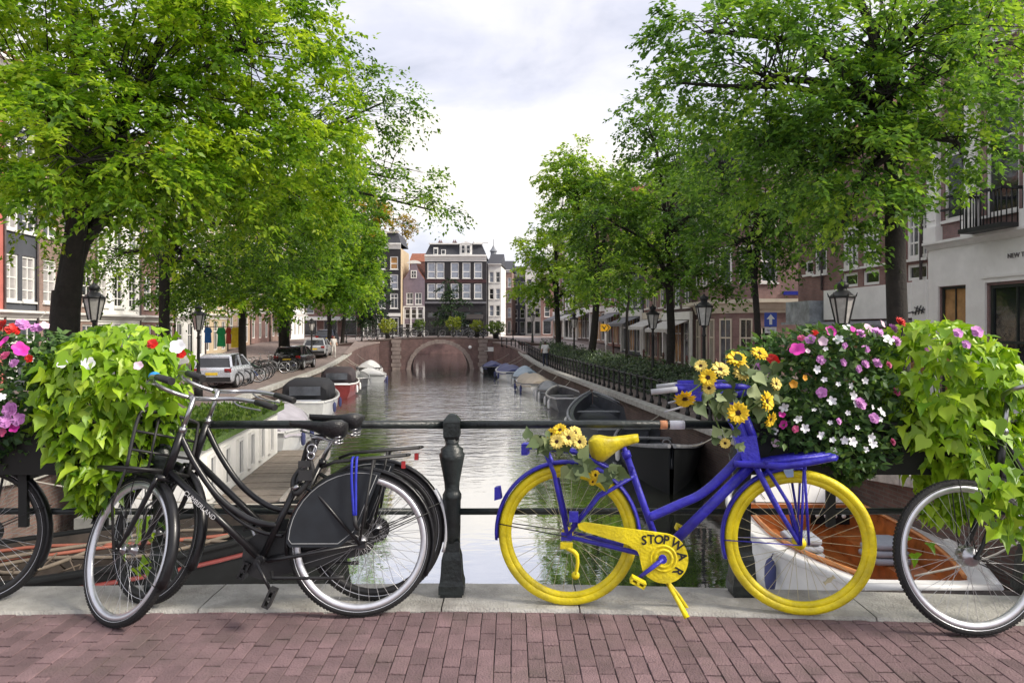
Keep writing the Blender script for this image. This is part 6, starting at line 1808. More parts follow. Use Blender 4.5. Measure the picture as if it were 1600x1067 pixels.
boat('rowing_boat', 'open grey aluminium rowing boat, its square stern facing the bridge', moored(884, 36.0), HU, 4.6, 1.9, 0.55, m_bgrey, m_bgrey, mat('pale_alloy_rim', (0.42, 0.42, 0.42), 0.4, metal=0.4), tw=0.9, thwarts=3, rim=0.05)
boat('covered_boat', 'small boat under a dark grey cover behind the aluminium rowing boat', moored(862, 41.0), HU, 3.8, 1.6, 0.45, m_bdgrey, None, m_bgrey, cover=t_grey, ridge=0.3)
boat('covered_boat', 'boat under a sand coloured cover on the right side', moored(833, 45.5), HU + R(6), 5.2, 2.1, 0.5, m_bwhite, None, m_bgrey, cover=t_tan, ridge=0.5)
boat('covered_boat', 'boat under a crumpled pale blue cover on the right side', moored(822, 51.5), HU, 4.8, 2.0, 0.5, m_bdgrey, None, m_bgrey, cover=t_lblue, ridge=0.6)
boat('covered_boat', 'boat under a navy blue cover with pale bow on the right side', moored(797, 56.0), HU + R(4), 5.6, 2.2, 0.6, m_bwhite, None, m_bwhite, cover=t_blue, ridge=0.45)
boat('covered_boat', 'small boat under a blue cover moored against the right bridge wall', moored(771, 63.5), HU, 4.6, 2.0, 0.55, m_bblack, None, m_bgrey, cover=t_blue, ridge=0.35)
# left side
def hood_boat(label, x, Y, L, B, hm, hoodm, fbd=0.6):
    root, hb, gz, X = boat('cabin_boat', label, moored(x, Y), HU, L, B, fbd, hm, m_bwhite, m_bwhite, tw=0.85, thwarts=0, rim=0.05)
    secs = []
    for xx, w, h in ((-0.28 * L, 0.40 * B, 0.62), (-0.25 * L, 0.44 * B, 0.85), (-0.02 * L, 0.44 * B, 0.90), (0.14 * L, 0.40 * B, 0.55), (0.24 * L, 0.34 * B, 0.12)):
        secs.append([(xx, -w, fbd), (xx, -w * 0.95, fbd + h * 0.7), (xx, -w * 0.7, fbd + h * 0.96), (xx, 0, fbd + h), (xx, w * 0.7, fbd + h * 0.96), (xx, w * 0.95, fbd + h * 0.7), (xx, w, fbd)])
    mb = MB(); mb.loft(secs); mb.build('hood', hoodm, root)
    mb = MB(); mb.box(-0.29 * L - 0.02, -0.29 * L, -0.28 * B, 0.28 * B, fbd + 0.22, fbd + 0.60); mb.build('hood_window', G_GREY, root)
    mb = MB(); mb.box(-L / 2 + 0.15, -L * 0.3, -0.3 * B, 0.3 * B, fbd - 0.12, fbd + 0.05); mb.build('aft_seat', mat('grey_cushion', (0.30, 0.32, 0.37), 0.75, var=0.12), root)
    return root
hood_boat('white cabin boat with black canvas hood and rear window on the left side', 488, 33.0, 6.4, 2.3, m_bwhite, mat('black_canvas', (0.018, 0.019, 0.024), 0.75), 0.75)
boat('covered_boat', 'white motor boat under a lilac grey cover beside the floating cabin', moored(432, 24.0), HU, 5.0, 2.1, 0.7, m_bwhite, None, m_bwhite, cover=t_lilac, ridge=0.55)
hood_boat('oxblood red boat with white deck and dark hood behind the white cabin boat', 532, 43.0, 5.6, 2.1, m_bred, mat('dark_canvas', (0.04, 0.03, 0.035), 0.75), 0.7)
boat('rowing_boat', 'open pale rowing boat beyond the red boat on the left side', moored(556, 49.5), HU, 4.4, 1.8, 0.55, m_bgrey, m_bwhite, m_bwhite, thwarts=3)
boat('covered_boat', 'white boat with flat white cover beyond the pale rowing boat', moored(581, 54.0), HU + R(10), 4.6, 1.9, 0.5, m_bwhite, None, m_bwhite, cover=t_white, ridge=0.2)
boat('covered_boat', 'dark boat under a white cover moored against the left bridge wall', moored(577, 61.0), HU, 4.8, 2.0, 0.6, m_bblack, None, m_bgrey, cover=t_white, ridge=0.5)
# black barge with red strake close on the left
root, hb, gz, X = boat('barge', 'black steel barge with red strake and ropes behind the front wheels of the black bicycles', (-5.6, 10.7), R(32), 6.6, 2.2, 0.66, m_bblack, mat('shaded_rusty_deck', (0.035, 0.027, 0.022), 0.9, var=0.5, scale=4), m_bblack, sheer=0.25, tw=0.8, p=2.6, thwarts=2, stripe=mat('red_strake', (0.14, 0.02, 0.018), 0.7), rim=0.05)  # rusty interior, its colour darkened to stand for the vine's shadow
for k in range(5):
    mb = MB(); r_ = random.Random(k); mb.tube(smooth_pts([(-2.6 + r_.uniform(0, .6), r_.uniform(-.8, .8), 0.62), (-1.2, r_.uniform(-.8, .8), 0.66 + r_.uniform(0, .2)), (0.2, r_.uniform(-.8, .8), 0.66), (1.4, r_.uniform(-.6, .6), 0.62)], 5), 0.028, 6); mb.build('rope', mat('orange_hose', (0.26, 0.08, 0.05), 0.7) if k < 2 else mat('brown_rope', (0.16, 0.13, 0.10), 0.9), root)
mb = MB(); r_ = random.Random(9)
for k in range(26):
    p = Vector((r_.uniform(-2.4, 0.6), r_.uniform(-0.8, 0.8), 0.4)); mb.tube([p, p + Vector((r_.uniform(-.5, .5), r_.uniform(-.4, .4), r_.uniform(.1, .5)))], 0.012, 4)
o = mb.build('brushwood', mat('dry_twig', (0.11, 0.085, 0.065), 0.9), root); tag(o, kind='stuff')
# floating cabin with grass roof and its plank raft
fc = empty('floating_cabin', (-7.25, 17.6, WATER_Z), HU); tag(fc, 'white floating cabin with grass roof and narrow windows behind the black frames', 'houseboat')
mb = MB(); mb.box(-3.6, 3.2, -0.95, 1.0, 0.30, 1.5); mb.build('wall', m_wallwhite, fc)
mb = MB(); mb.box(-3.8, 3.4, -1.1, 1.15, 1.5, 1.62); mb.build('roof', mat('grass_roof', (0.09, 0.16, 0.03), 0.95, var=0.4, scale=9, bump=1.0, bscale=40), fc)
mb = MB(); mb.box(-3.9, 3.5, -1.15, 1.2, -0.3, 0.30); mb.build('float', mat('float_concrete', (0.2, 0.2, 0.19), 0.9), fc)
for k in range(6):
    w1 = link('window', win_mesh(0.42, 0.85, 1, 1, 0.06, m_wpaint), fc, (-3.0 + k * 1.05, -1.07, 0.45)); link('pane', pane_mesh(0.42, 0.85, G_GREY), w1)
rs_ = np.random.RandomState(3); n = 2500
pos = np.stack([rs_.uniform(-3.8, 3.4, n), rs_.uniform(-1.1, 1.15, n), np.full(n, 1.61)], 1)
gme = leaf_mesh('grass', LEAF_FAR, pos, rot_from(np.array([0, 0, 1.0]) + rs_.normal(scale=0.35, size=(n, 3)), rs_.normal(size=(n, 3))), rs_.uniform(0.08, 0.18, n), rs_.rand(n), leaf_mat('roof_grass', (0.05, 0.10, 0.02), (0.10, 0.18, 0.03), (0.19, 0.27, 0.06), 0.4))
o = link('roof_grass', gme, fc); tag(o, kind='stuff')
pr = empty('plank_raft', (-5.55, 17.8, WATER_Z), HU); tag(pr, 'weathered wooden plank raft floating beside the white cabin', 'raft')
pmb = MB(); pmb.box(-0.12, 0.12, -0.62, 0.62, 0.34, 0.39); pme_ = pmb.mesh('plank', m_deckw)
for k in range(24): link('plank', pme_, pr, (-3.1 + 0.26 * k, rng.uniform(-.03, .03), rng.uniform(-.01, .01)), (0, 0, rng.uniform(-.02, .02)))
for sy in (-0.52, 0.52):
    mb = MB(); mb.box(-3.3, 3.2, sy - 0.08, sy + 0.08, 0.02, 0.335); mb.build('beam', m_deckw, pr)
mb = MB(); mb.box(-3.3, 3.2, -0.70, -0.645, 0.15, 0.45); mb.build('fender_beam', mat('pale_beam', (0.42, 0.38, 0.34), 0.85), pr)

# ================================================================== STREET THINGS
m_lglass = mat('lantern_glass', (0.48, 0.47, 0.45), 0.25, var=0.15)
_lamp = {}
def lantern(label, x, ytop, Y, zb=None, h=None):
    p = at(x, ytop, Y); u = -p.x * CS + p.y * CC; zb = quay_z(u)
    Ht = p.z - zb
    root = empty('street_lamp', (p.x, p.y, zb)); tag(root, label, 'street lamp', 'crown-topped street lanterns')
    mb = MB(); mb.lathe([(0.16, 0), (0.16, 0.35), (0.11, 0.42), (0.10, 0.9), (0.065, 1.0), (0.05, Ht - 1.25), (0.075, Ht - 1.22), (0.05, Ht - 1.15), (0.045, Ht - 0.98), (0.10, Ht - 0.93), (0.02, Ht - 0.9)], 10); mb.build('post', m_iron2, root)
    mb = MB(); mb.lathe([(0.125, Ht - 0.90), (0.24, Ht - 0.36)], 6, smooth=False); mb.build('glass', m_lglass, root)
    mb = MB()
    for k in range(6):
        a = 2 * PI * (k + 0.5) / 6; mb.bar((0.13 * math.cos(a), 0.13 * math.sin(a), Ht - 0.91), (0.25 * math.cos(a), 0.25 * math.sin(a), Ht - 0.35), 0.028)
        mb.tube([(0.27 * math.cos(a), 0.27 * math.sin(a), Ht - 0.33), (0.30 * math.cos(a), 0.30 * math.sin(a), Ht - 0.24)], [0.02, 0.006], 5)
    mb.build('cage', m_iron2, root)
    mb = MB(); mb.lathe([(0.27, Ht - 0.36), (0.28, Ht - 0.32), (0.24, Ht - 0.30), (0.13, Ht - 0.20), (0.10, Ht - 0.19), (0.10, Ht - 0.14), (0.13, Ht - 0.12), (0.14, Ht - 0.05), (0.09, Ht - 0.02), (0.03, Ht + 0.01), (0.035, Ht + 0.04), (0.005, Ht + 0.07)], 12); mb.build('crown_cap', m_iron2, root)
lantern('street lantern right of the big left trunk, above the left vine', 147, 445, 19)
lantern('street lantern left of the coloured shirts on the left quay', 310, 478, 28)
lantern('large street lantern in front of the white fascia on the right', 1316, 440, 16)
lantern('street lantern left of the corner shop, behind the right fence', 1100, 462, 22.5)
lantern('small street lantern between forked elm and corner shop', 1020, 478, 30)
lantern('small street lantern beside the far right elm trunk', 897, 490, 47)
lantern('thin street lantern among the far left trunks', 487, 498, 56)
lantern('street lantern at the right end of the far bridge', 832, 487, 70)

def sign_pole(name, label, x, y, Y, top_extra=0.1):
    p = at(x, y, Y); u = -p.x * CS + p.y * CC; zb = quay_z(u)
    root = empty(name, (p.x, p.y, zb)); tag(root, label, 'sign')
    mb = MB(); mb.tube([(0, 0, 0), (0, 0, p.z - zb + top_extra)], 0.035, 8); mb.build('pole', mat('grey_pole', (0.22, 0.22, 0.23), 0.5, metal=0.5), root)
    return root, p.z - zb
m_sblue = mat('sign_blue', (0.015, 0.06, 0.42), 0.4, var=0.05); m_swhite = mat('sign_white', (0.78, 0.78, 0.78), 0.45, var=0.04)
root, z = sign_pole('traffic_sign', 'blue traffic sign with white up arrow before the corner shop', 1203, 500, 24, 0.2)
mb = MB(); mb.box(-0.2, 0.2, -0.07, -0.05, -0.22 + z, 0.24 + z); mb.build('blue_plate', m_sblue, root)
mb = MB(); mb.box(-0.185, 0.185, -0.066, -0.05, -0.42 + z, -0.24 + z); mb.build('under_plate', m_swhite, root)
mb = MB(); mb.prism([(-0.045, z - 0.15), (0.045, z - 0.15), (0.045, z + 0.03), (0.13, z + 0.03), (0, z + 0.19), (-0.13, z + 0.03), (-0.045, z + 0.03)], -0.078, -0.071); mb.build('arrow', m_swhite, root)
mb = MB(); mb.box(-0.13, 0.13, -0.072, -0.067, z - 0.32, z - 0.305); mb.box(-0.11, 0.11, -0.072, -0.067, z - 0.36, z - 0.345); mb.build('small_print', m_ink, root)
root, z = sign_pole('detour_sign', 'yellow arrow-shaped detour sign beside the leaning elm', 946, 512, 41, 0.2)
mb = MB(); mb.prism([(-0.28, z - 0.2), (0.12, z - 0.2), (0.3, z), (0.12, z + 0.2), (-0.28, z + 0.2)], -0.08, -0.05); mb.build('plate', mat('sign_yellow', (0.75, 0.40, 0.01), 0.5), root)
mb = MB(); mb.prism([(0.02, z - 0.2), (0.07, z - 0.2), (0.24, z), (0.07, z + 0.2), (0.02, z + 0.2), (0.18, z)], -0.086, -0.081)
mb.prism([(-0.2, z + 0.1), (-0.14, z + 0.1), (-0.08, z - 0.02), (-0.02, z + 0.1), (0.03, z + 0.1), (-0.07, z - 0.12)], -0.086, -0.081); mb.build('arrow', m_ink, root)
# amber lamp on a bracket
p = at(1083, 492, 47); root = empty('amber_lamp', p); tag(root, 'small round amber lamp glowing on a dark house front', 'lamp')
em = bpy.data.materials.new('amber_glow'); em.use_nodes = True; eb = em.node_tree.nodes['Principled BSDF']; eb.inputs['Base Color'].default_value = (0.9, 0.45, 0.05, 1); eb.inputs['Emission Color'].default_value = (1, 0.5, 0.06, 1); eb.inputs['Emission Strength'].default_value = 0.9
mb = MB(); mb.lathe([(0.02, -0.16), (0.12, -0.11), (0.16, 0), (0.12, 0.11), (0.02, 0.16)], 12); mb.build('globe', em, root)
mb = MB(); mb.lathe([(0.19, 0.10), (0.12, 0.2), (0.05, 0.26)], 10); mb.tube([(0, 0, 0.2), (0.0, 0, 0.45), (0.4, 0, 0.5)], 0.025, 6); mb.tube([(0.35, 0, 0.6), (0.35, 0, -3.6)], 0.06, 8); mb.build('bracket', m_iron2, root)
# coloured shirts hung on a line
ln = empty('clothes_line', at(340, 511, 40)); tag(ln, 'thin pole line carrying coloured shirts on the left quay', 'line')
mb = MB(); mb.tube([(-1.4, 0, 0), (1.4, 0, 0.03)], 0.02, 6); mb.tube([(-1.4, 0, 0), (-1.4, 0, -2.7)], 0.03, 6); mb.tube([(1.4, 0, 0), (1.4, 0, -2.7)], 0.03, 6); mb.build('pole', m_iron2, ln)
for (dx, w, h, col, lab) in ((-0.52, 0.34, 0.85, (0.03, 0.16, 0.48), 'blue shirt at the left end of the line'), (0.20, 0.42, 1.05, (0.02, 0.36, 0.12), 'green shirt in the middle of the line'), (0.60, 0.26, 0.9, (0.40, 0.05, 0.04), 'dark red shirt right of the green one'), (0.98, 0.46, 1.1, (0.72, 0.55, 0.03), 'yellow shirt at the right end of the line')):
    sh = MB(); poly = [(-w * 0.35, -0.02), (-w * 0.62, -h * 0.30), (-w * 0.42, -h * 0.38), (-w * 0.52, -h), (w * 0.52, -h), (w * 0.42, -h * 0.38), (w * 0.62, -h * 0.30), (w * 0.35, -0.02)]
    sh.prism(poly, -0.05, 0.05)
    o = sh.build('shirt', mat('cloth_' + lab.split()[0], col, 0.85, var=0.15), None, at(340, 511, 40) + Vector((dx, 0, 0.0))); tag(o, lab, 'shirt')

# cars -----------------------------------------------------------------
_carn = [0]
def car(label, x, Y, rz, paint, scale=1.0):
    p = at(x, 513, Y); u = -p.x * CS + p.y * CC
    root = empty('parked_car', (p.x, p.y, quay_z(u)), rz); tag(root, label, 'car', 'cars parked on the left quay')
    L, W, n = 4.1, 1.72, 0
    prof = [(-2.05, 0.38, 0.80), (-2.0, 0.30, 0.92), (-1.6, 0.24, 0.95), (0.9, 0.22, 0.93), (1.7, 0.25, 0.82), (2.0, 0.32, 0.70), (2.07, 0.40, 0.60)]
    secs = []
    for x_, zl, zh in prof:
        w = W / 2 * (1 - 0.10 * (abs(x_) / 2.07) ** 4)
        secs.append([(x_, -w * 0.92, zl), (x_, -w, zl + 0.12), (x_, -w, zh - 0.12), (x_, -w * 0.93, zh), (x_, w * 0.93, zh), (x_, w, zh - 0.12), (x_, w, zl + 0.12), (x_, w * 0.92, zl)])
    mb = MB(); mb.loft(secs); mb.build('body', paint, root)
    cab = [(-1.92, 0.90, 0.93), (-1.55, 1.38, 0.80), (-1.2, 1.44, 0.78), (0.0, 1.46, 0.78), (0.35, 1.38, 0.80), (1.15, 0.90, 0.92)]
    g = MB(); s2 = [[(x_, -W / 2 * w, 0.90), (x_, -W / 2 * w * (0.9 if z > 1 else 1), z), (x_, W / 2 * w * (0.9 if z > 1 else 1), z), (x_, W / 2 * w, 0.90)] for x_, z, w in cab]
    g.loft(s2, smooth=False); g.build('window_glass', G_DARK, root)
    rf = MB(); rf.loft([[(x_, -W / 2 * w * 0.905, z - 0.05), (x_, -W / 2 * w * 0.86, z + 0.03), (x_, W / 2 * w * 0.86, z + 0.03), (x_, W / 2 * w * 0.905, z - 0.05)] for x_, z, w in ((-1.6, 1.36, 0.80), (-1.2, 1.43, 0.78), (0.0, 1.45, 0.78), (0.4, 1.37, 0.80))]); rf.build('roof', paint, root)
    for sy in (-1, 1):
        mb = MB(); mb.bar((-1.93, sy * 0.79, 0.92), (-1.57, sy * 0.64, 1.38), 0.09, 0.07); mb.bar((1.16, sy * 0.78, 0.91), (0.38, sy * 0.63, 1.38), 0.07, 0.06); mb.bar((-0.35, sy * 0.775, 0.92), (-0.35, sy * 0.64, 1.42), 0.08, 0.05); mb.build('pillar', paint, root)
        mb = MB(); mb.obox((-2.0, sy * 0.66, 0.80), (0.10, 0.26, 0.17)); mb.build('tail_light', m_red, root)
        mb = MB(); mb.obox((1.98, sy * 0.60, 0.66), (0.12, 0.30, 0.12)); mb.build('headlight', m_white, root)
        for x_ in (-1.28, 1.28):
            mb = MB(); mb.lathe([(0.05, -0.1), (0.31, -0.1), (0.33, -0.05), (0.33, 0.08), (0.30, 0.10), (0.05, 0.10)], 20, (x_, sy * 0.78, 0.33), 'Y'); mb.mi = 1; mb.lathe([(0.02, -0.02), (0.20, 0.0), (0.21, 0.006), (0.02, 0.01)], 14, (x_, sy * 0.885, 0.33), 'Y'); mb.build('wheel', [m_rub, m_alu], root)
    mb = MB(); mb.obox((-2.05, 0, 0.66), (0.03, 0.5, 0.11)); mb.build('number_plate', mat('yellow_plate', (0.7, 0.5, 0.03), 0.5), root)
    mb = MB(); mb.obox((-2.03, 0, 0.42), (0.16, 1.55, 0.20)); mb.obox((2.03, 0, 0.40), (0.16, 1.55, 0.20)); mb.build('bumper', m_blkpl, root)
car('silver hatchback, the nearest car parked on the left quay', 352, 33.5, HU, mat('silver_car_paint', (0.55, 0.58, 0.64), 0.25, metal=0.4, var=0.05, coat=0.5))
car('black car with pale roof edge parked left of the stout grey trunk', 462, 47.0, HU - R(4), mat('black_car_paint', (0.012, 0.012, 0.015), 0.2, var=0.1, coat=0.6))
car('pale grey car parked behind the black car on the left quay', 497, 58.0, HU, mat('grey_car_paint', (0.42, 0.43, 0.45), 0.25, metal=0.3, var=0.05, coat=0.5))
car('dark car parked last in the row on the left quay', 512, 69.0, HU, mat('blue_black_car_paint', (0.02, 0.025, 0.04), 0.2, var=0.1, coat=0.6))

# simple parked bicycles, a few dozen pixels each
def small_bike_meshes():
    w = MB(); w.ring((0, 0, 0), 0.33, 0.02, 24, 6); w.mi = 1; w.ring((0, 0, 0), 0.305, 0.012, 24, 6)
    for k in range(12): a = 2 * PI * k / 12; w.tube([(0, 0.015 * (-1) ** k, 0), (0.3 * math.cos(a), 0, 0.3 * math.sin(a))], 0.003, 3, cap=False)
    f = MB(); 
    for a, b in (((0.48, 0, 0.28), (0.9, 0, 0.72)), ((0.48, 0, 0.28), (0.28, 0, 0.72)), ((0.34, 0, 0.58), (0.86, 0, 0.82)), ((0.93, 0, 0.68), (0.86, 0, 0.92)), ((0.93, 0, 0.68), (1.1, 0, 0.35)), ((0.48, 0, 0.28), (0, 0, 0.35)), ((0.3, 0, 0.66), (0, 0, 0.35))): f.tube([a, b], 0.02, 6)
    h = MB(); h.tube(smooth_pts([(0.62, -0.29, 1.05), (0.8, -0.27, 1.1), (0.88, -0.1, 1.08), (0.86, 0, 1.05), (0.88, 0.1, 1.08), (0.8, 0.27, 1.1), (0.62, 0.29, 1.05)], 3), 0.014, 6); h.tube([(0.86, 0, 0.9), (0.86, 0, 1.06)], 0.014, 6)
    s = MB(); s.loft([[(0.08, -0.1, 0.9), (0.08, 0.1, 0.9), (0.08, 0.08, 0.96), (0.08, -0.08, 0.96)], [(0.22, -0.09, 0.9), (0.22, 0.09, 0.9), (0.22, 0.07, 0.96), (0.22, -0.07, 0.96)], [(0.36, -0.025, 0.9), (0.36, 0.025, 0.9), (0.36, 0.02, 0.94), (0.36, -0.02, 0.94)]]); s.tube([(0.27, 0, 0.7), (0.24, 0, 0.92)], 0.014, 6)
    c = MB(); c.tube([(0.2, -0.06, 0.74), (-0.25, -0.06, 0.76), (-0.25, 0.06, 0.76), (0.2, 0.06, 0.74)], 0.012, 5); c.tube([(-0.05, 0.06, 0.75), (0, 0.06, 0.36)], 0.01, 5)
    m = MB(); m.ring((0, 0, 0.35), 0.365, 0.012, 20, 6, 'Y', R(0), R(190), rb=0.025); m.ring((1.1, 0, 0.35), 0.365, 0.012, 20, 6, 'Y', R(30), R(200), rb=0.025)
    return dict(wheel=w.mesh('wheel', [m_rub, m_alu]), frame=f, handlebar=h.mesh('handlebar', m_chrome), saddle=s.mesh('saddle', m_leather), carrier=c.mesh('carrier', m_blkpl), mudguard=m.mesh('mudguard', m_blkpl))
SB = small_bike_meshes()
SBF = {}
for nm, m_ in (('black', m_blk), ('blue', mat('blue_bike_paint', (0.03, 0.06, 0.2), 0.4)), ('grey', mat('grey_bike_paint', (0.25, 0.26, 0.28), 0.4)), ('green', mat('green_bike_paint', (0.03, 0.12, 0.08), 0.4))): SBF[nm] = SB['frame'].mesh('frame', m_)
def small_bike(label, pos, rz, colr, group, lean=0.0):
    root = empty('parked_bicycle', pos, rz); root.rotation_euler = (lean, 0, rz); tag(root, label, 'bicycle', group)
    link('frame', SBF[colr], root); link('wheel', SB['wheel'], root, (0, 0, 0.35)); link('wheel', SB['wheel'], root, (1.1, 0, 0.35))
    for k in ('handlebar', 'saddle', 'carrier', 'mudguard'): link(k, SB[k], root)
    return root
r_ = random.Random(4)
for k in range(13):
    u = 33.5 + 1.05 * k + (3.0 if k > 6 else 0)
    v = -8.75 + r_.uniform(-.15, .15)
    c = ('black', 'grey', 'black', 'blue', 'black', 'green')[k % 6]
    pl = 'near' if k <= 6 else 'far'
    small_bike('%s bicycle, %s from the silver car along the left quay edge' % ({'black': 'black', 'grey': 'pale grey', 'blue': 'dark blue', 'green': 'dark green'}[c], ('first', 'second', 'third', 'fourth', 'fifth', 'sixth', 'seventh', 'eighth', 'ninth', 'tenth', 'eleventh', 'twelfth', 'thirteenth')[k]), cw(v, u, quay_z(u)), CA + PI + r_.uniform(-.35, .35), c, 'bicycles parked along the left quay', R(6))
ORD = ('first', 'second', 'third', 'fourth', 'fifth', 'sixth', 'seventh', 'eighth')
for k in range(8):
    u = 45.0 + 1.7 * k; c = ('grey', 'black', 'black', 'blue', 'black', 'grey', 'green', 'black')[k]
    small_bike('%s bicycle, %s in the back row beside the far cars' % ({'black': 'black', 'grey': 'pale grey', 'blue': 'dark blue', 'green': 'dark green'}[c], ORD[k]), cw(-9.9 + r_.uniform(-.3, .3), u, quay_z(u)), CA + PI * 0.8 + r_.uniform(-.5, .5), c, 'bicycles in the back row on the left quay', R(5))
for k, (xx, c) in enumerate(((-7.3, 'black'), (-6.3, 'grey'), (-4.2, 'black'), (-3.3, 'black'), (-2.3, 'grey'), (0.4, 'black'), (2.0, 'grey'), (3.1, 'black'))):
    w = cw(xx, 69.6, a_top(xx) + 0.12)
    small_bike('%s bicycle on the far bridge, %s along its railing counted from the left' % ({'black': 'black', 'grey': 'pale grey'}[c], ('first', 'second', 'third', 'fourth', 'fifth', 'sixth', 'seventh', 'last')[k]), w, CA + r_.uniform(-.15, .15), c, 'bicycles on the far bridge', R(4))

# bushes in tubs on the far bridge
L_TUB = leaf_mat('lime_tub_leaf', (0.10, 0.14, 0.015), (0.28, 0.33, 0.03), (0.48, 0.50, 0.06), 0.4)
L_TUBD = leaf_mat('green_tub_leaf', (0.03, 0.06, 0.015), (0.09, 0.15, 0.03), (0.2, 0.28, 0.05), 0.4)
def tub(label, x, Y, w, h, lm, zc):
    p = at(x, 513, Y); root = empty('bush_tub', (p.x, p.y, zc)); tag(root, label, 'bush', 'bushes in tubs on the far bridge')
    mb = MB(); mb.lathe([(0.2, 0), (0.3, 0.5), (0.34, 0.52), (0.34, 0.6), (0.05, 0.6)], 12); mb.build('tub', mat('dark_tub', (0.04, 0.04, 0.04), 0.7), root)
    rs = np.random.RandomState(int(x)); n = 900; u_ = rs.normal(size=(n, 3)); u_ /= np.linalg.norm(u_, axis=1, keepdims=True)
    pos = u_ * np.array([w, w, h])[None] * (0.75 + 0.25 * rs.rand(n, 1)) * (1 + 0.15 * np.sin(u_[:, :1] * 6 + u_[:, 2:] * 5)) + np.array([0, 0, 0.6 + h * 0.8])[None]
    o = link('foliage', leaf_mesh('foliage', LEAF_FAR, pos, rot_from(rs.normal(size=(n, 3)), u_ + 0.4 * rs.normal(size=(n, 3))), rs.uniform(0.12, 0.24, n), rs.rand(n), lm), root)
for (x, w, h, lm, lab) in ((606, 0.85, 0.75, L_TUB, 'lime bush in tub at the left end of the far bridge'), (655, 0.55, 0.6, L_TUBD, 'dark green bush left of the conical tree on the far bridge'), (709, 0.75, 0.75, L_TUB, 'lime bush in tub right above the arch crown'), (745, 0.6, 0.6, L_TUB, 'lime bush in tub under the dark awning'), (774, 1.0, 0.6, L_TUBD, 'wide green bush in tub at the right end of the far bridge')):
    xl = (at(x, 513, 71.2).x + 71.2 * CS)
    tub(lab, x, 71.5, w, h, lm, a_top(xl) + 0.1)

# two passers-by
def person(label, pos, rz, shirt, legs, seed):
    root = empty('person', pos, rz); tag(root, label, 'person')
    J = {'pelvis': (0, 0, 0.95), 'chest': (0.03, 0, 1.28), 'neck': (0.05, 0, 1.47), 'head': (0.08, 0, 1.60), 'top': (0.08, 0, 1.70), 'sl': (0.03, 0.19, 1.40), 'el': (0.0, 0.25, 1.13), 'hl': (0.12, 0.24, 0.92), 'sr': (0.03, -0.19, 1.40), 're': (0.02, -0.25, 1.13), 'hr': (0.16, -0.22, 0.95), 'tl': (0.0, 0.10, 0.90), 'kl': (0.10, 0.10, 0.50), 'al': (0.02, 0.10, 0.09), 'fl': (0.17, 0.11, 0.04), 'tr': (0.0, -0.10, 0.90), 'kr': (0.0, -0.10, 0.50), 'ar': (-0.18, -0.10, 0.12), 'fr': (-0.05, -0.11, 0.04)}
    Rr = {'pelvis': 0.15, 'chest': 0.17, 'neck': 0.06, 'head': 0.10, 'top': 0.07, 'sl': 0.075, 'el': 0.05, 'hl': 0.04, 'sr': 0.075, 're': 0.05, 'hr': 0.04, 'tl': 0.095, 'kl': 0.065, 'al': 0.045, 'fl': 0.04, 'tr': 0.095, 'kr': 0.065, 'ar': 0.045, 'fr': 0.04}
    E = [('pelvis', 'chest'), ('chest', 'neck'), ('neck', 'head'), ('head', 'top'), ('chest', 'sl'), ('sl', 'el'), ('el', 'hl'), ('chest', 'sr'), ('sr', 're'), ('re', 'hr'), ('pelvis', 'tl'), ('tl', 'kl'), ('kl', 'al'), ('al', 'fl'), ('pelvis', 'tr'), ('tr', 'kr'), ('kr', 'ar'), ('ar', 'fr')]
    bm = bmesh.new(); lay = bm.verts.layers.skin.verify(); V = {}
    for k, p in J.items():
        v = bm.verts.new(p); v[lay].radius = (Rr[k], Rr[k]); v[lay].use_root = (k == 'pelvis'); V[k] = v
    for a, b in E: bm.edges.new((V[a], V[b]))
    me = bpy.data.meshes.new('body'); bm.to_mesh(me); bm.free()
    tmp = bpy.data.objects.new('body', me); COL.objects.link(tmp)
    tmp.modifiers.new('skin', 'SKIN'); sb = tmp.modifiers.new('sub', 'SUBSURF'); sb.levels = 2; sb.render_levels = 2
    dg = bpy.context.evaluated_depsgraph_get(); me2 = bpy.data.meshes.new_from_object(tmp.evaluated_get(dg)); bpy.data.objects.remove(tmp, do_unlink=True)
    me2.materials.clear()
    for m_ in (shirt, legs, mat('skin_tone', (0.42, 0.25, 0.18), 0.6), mat('dark_hair', (0.03, 0.02, 0.015), 0.7)): me2.materials.append(m_)
    for f in me2.polygons:
        z, x_, y_ = f.center.z, f.center.x, abs(f.center.y)
        f.material_index = 3 if z > 1.64 or (z > 1.5 and x_ < 0.06) else (2 if z > 1.46 else (2 if (y_ > 0.18 and z < 1.2) else (0 if z > 0.92 else 1))); f.use_smooth = True
    link('body', me2, root)
m_jeans = mat('dark_trousers', (0.03, 0.035, 0.06), 0.85)
p = at(852, 513, 49); u = -p.x * CS + p.y * CC; person('person in white shirt walking behind the right fence', (p.x, p.y, quay_z(u)), R(100), mat('white_shirt', (0.7, 0.7, 0.72), 0.85), m_jeans, 1)
p = at(521, 513, 57); u = -p.x * CS + p.y * CC; person('person in pale clothes standing by the cars on the left quay', (p.x, p.y, quay_z(u)), R(-60), mat('pale_shirt', (0.6, 0.58, 0.55), 0.85), mat('pale_trousers', (0.5, 0.48, 0.45), 0.85), 2)

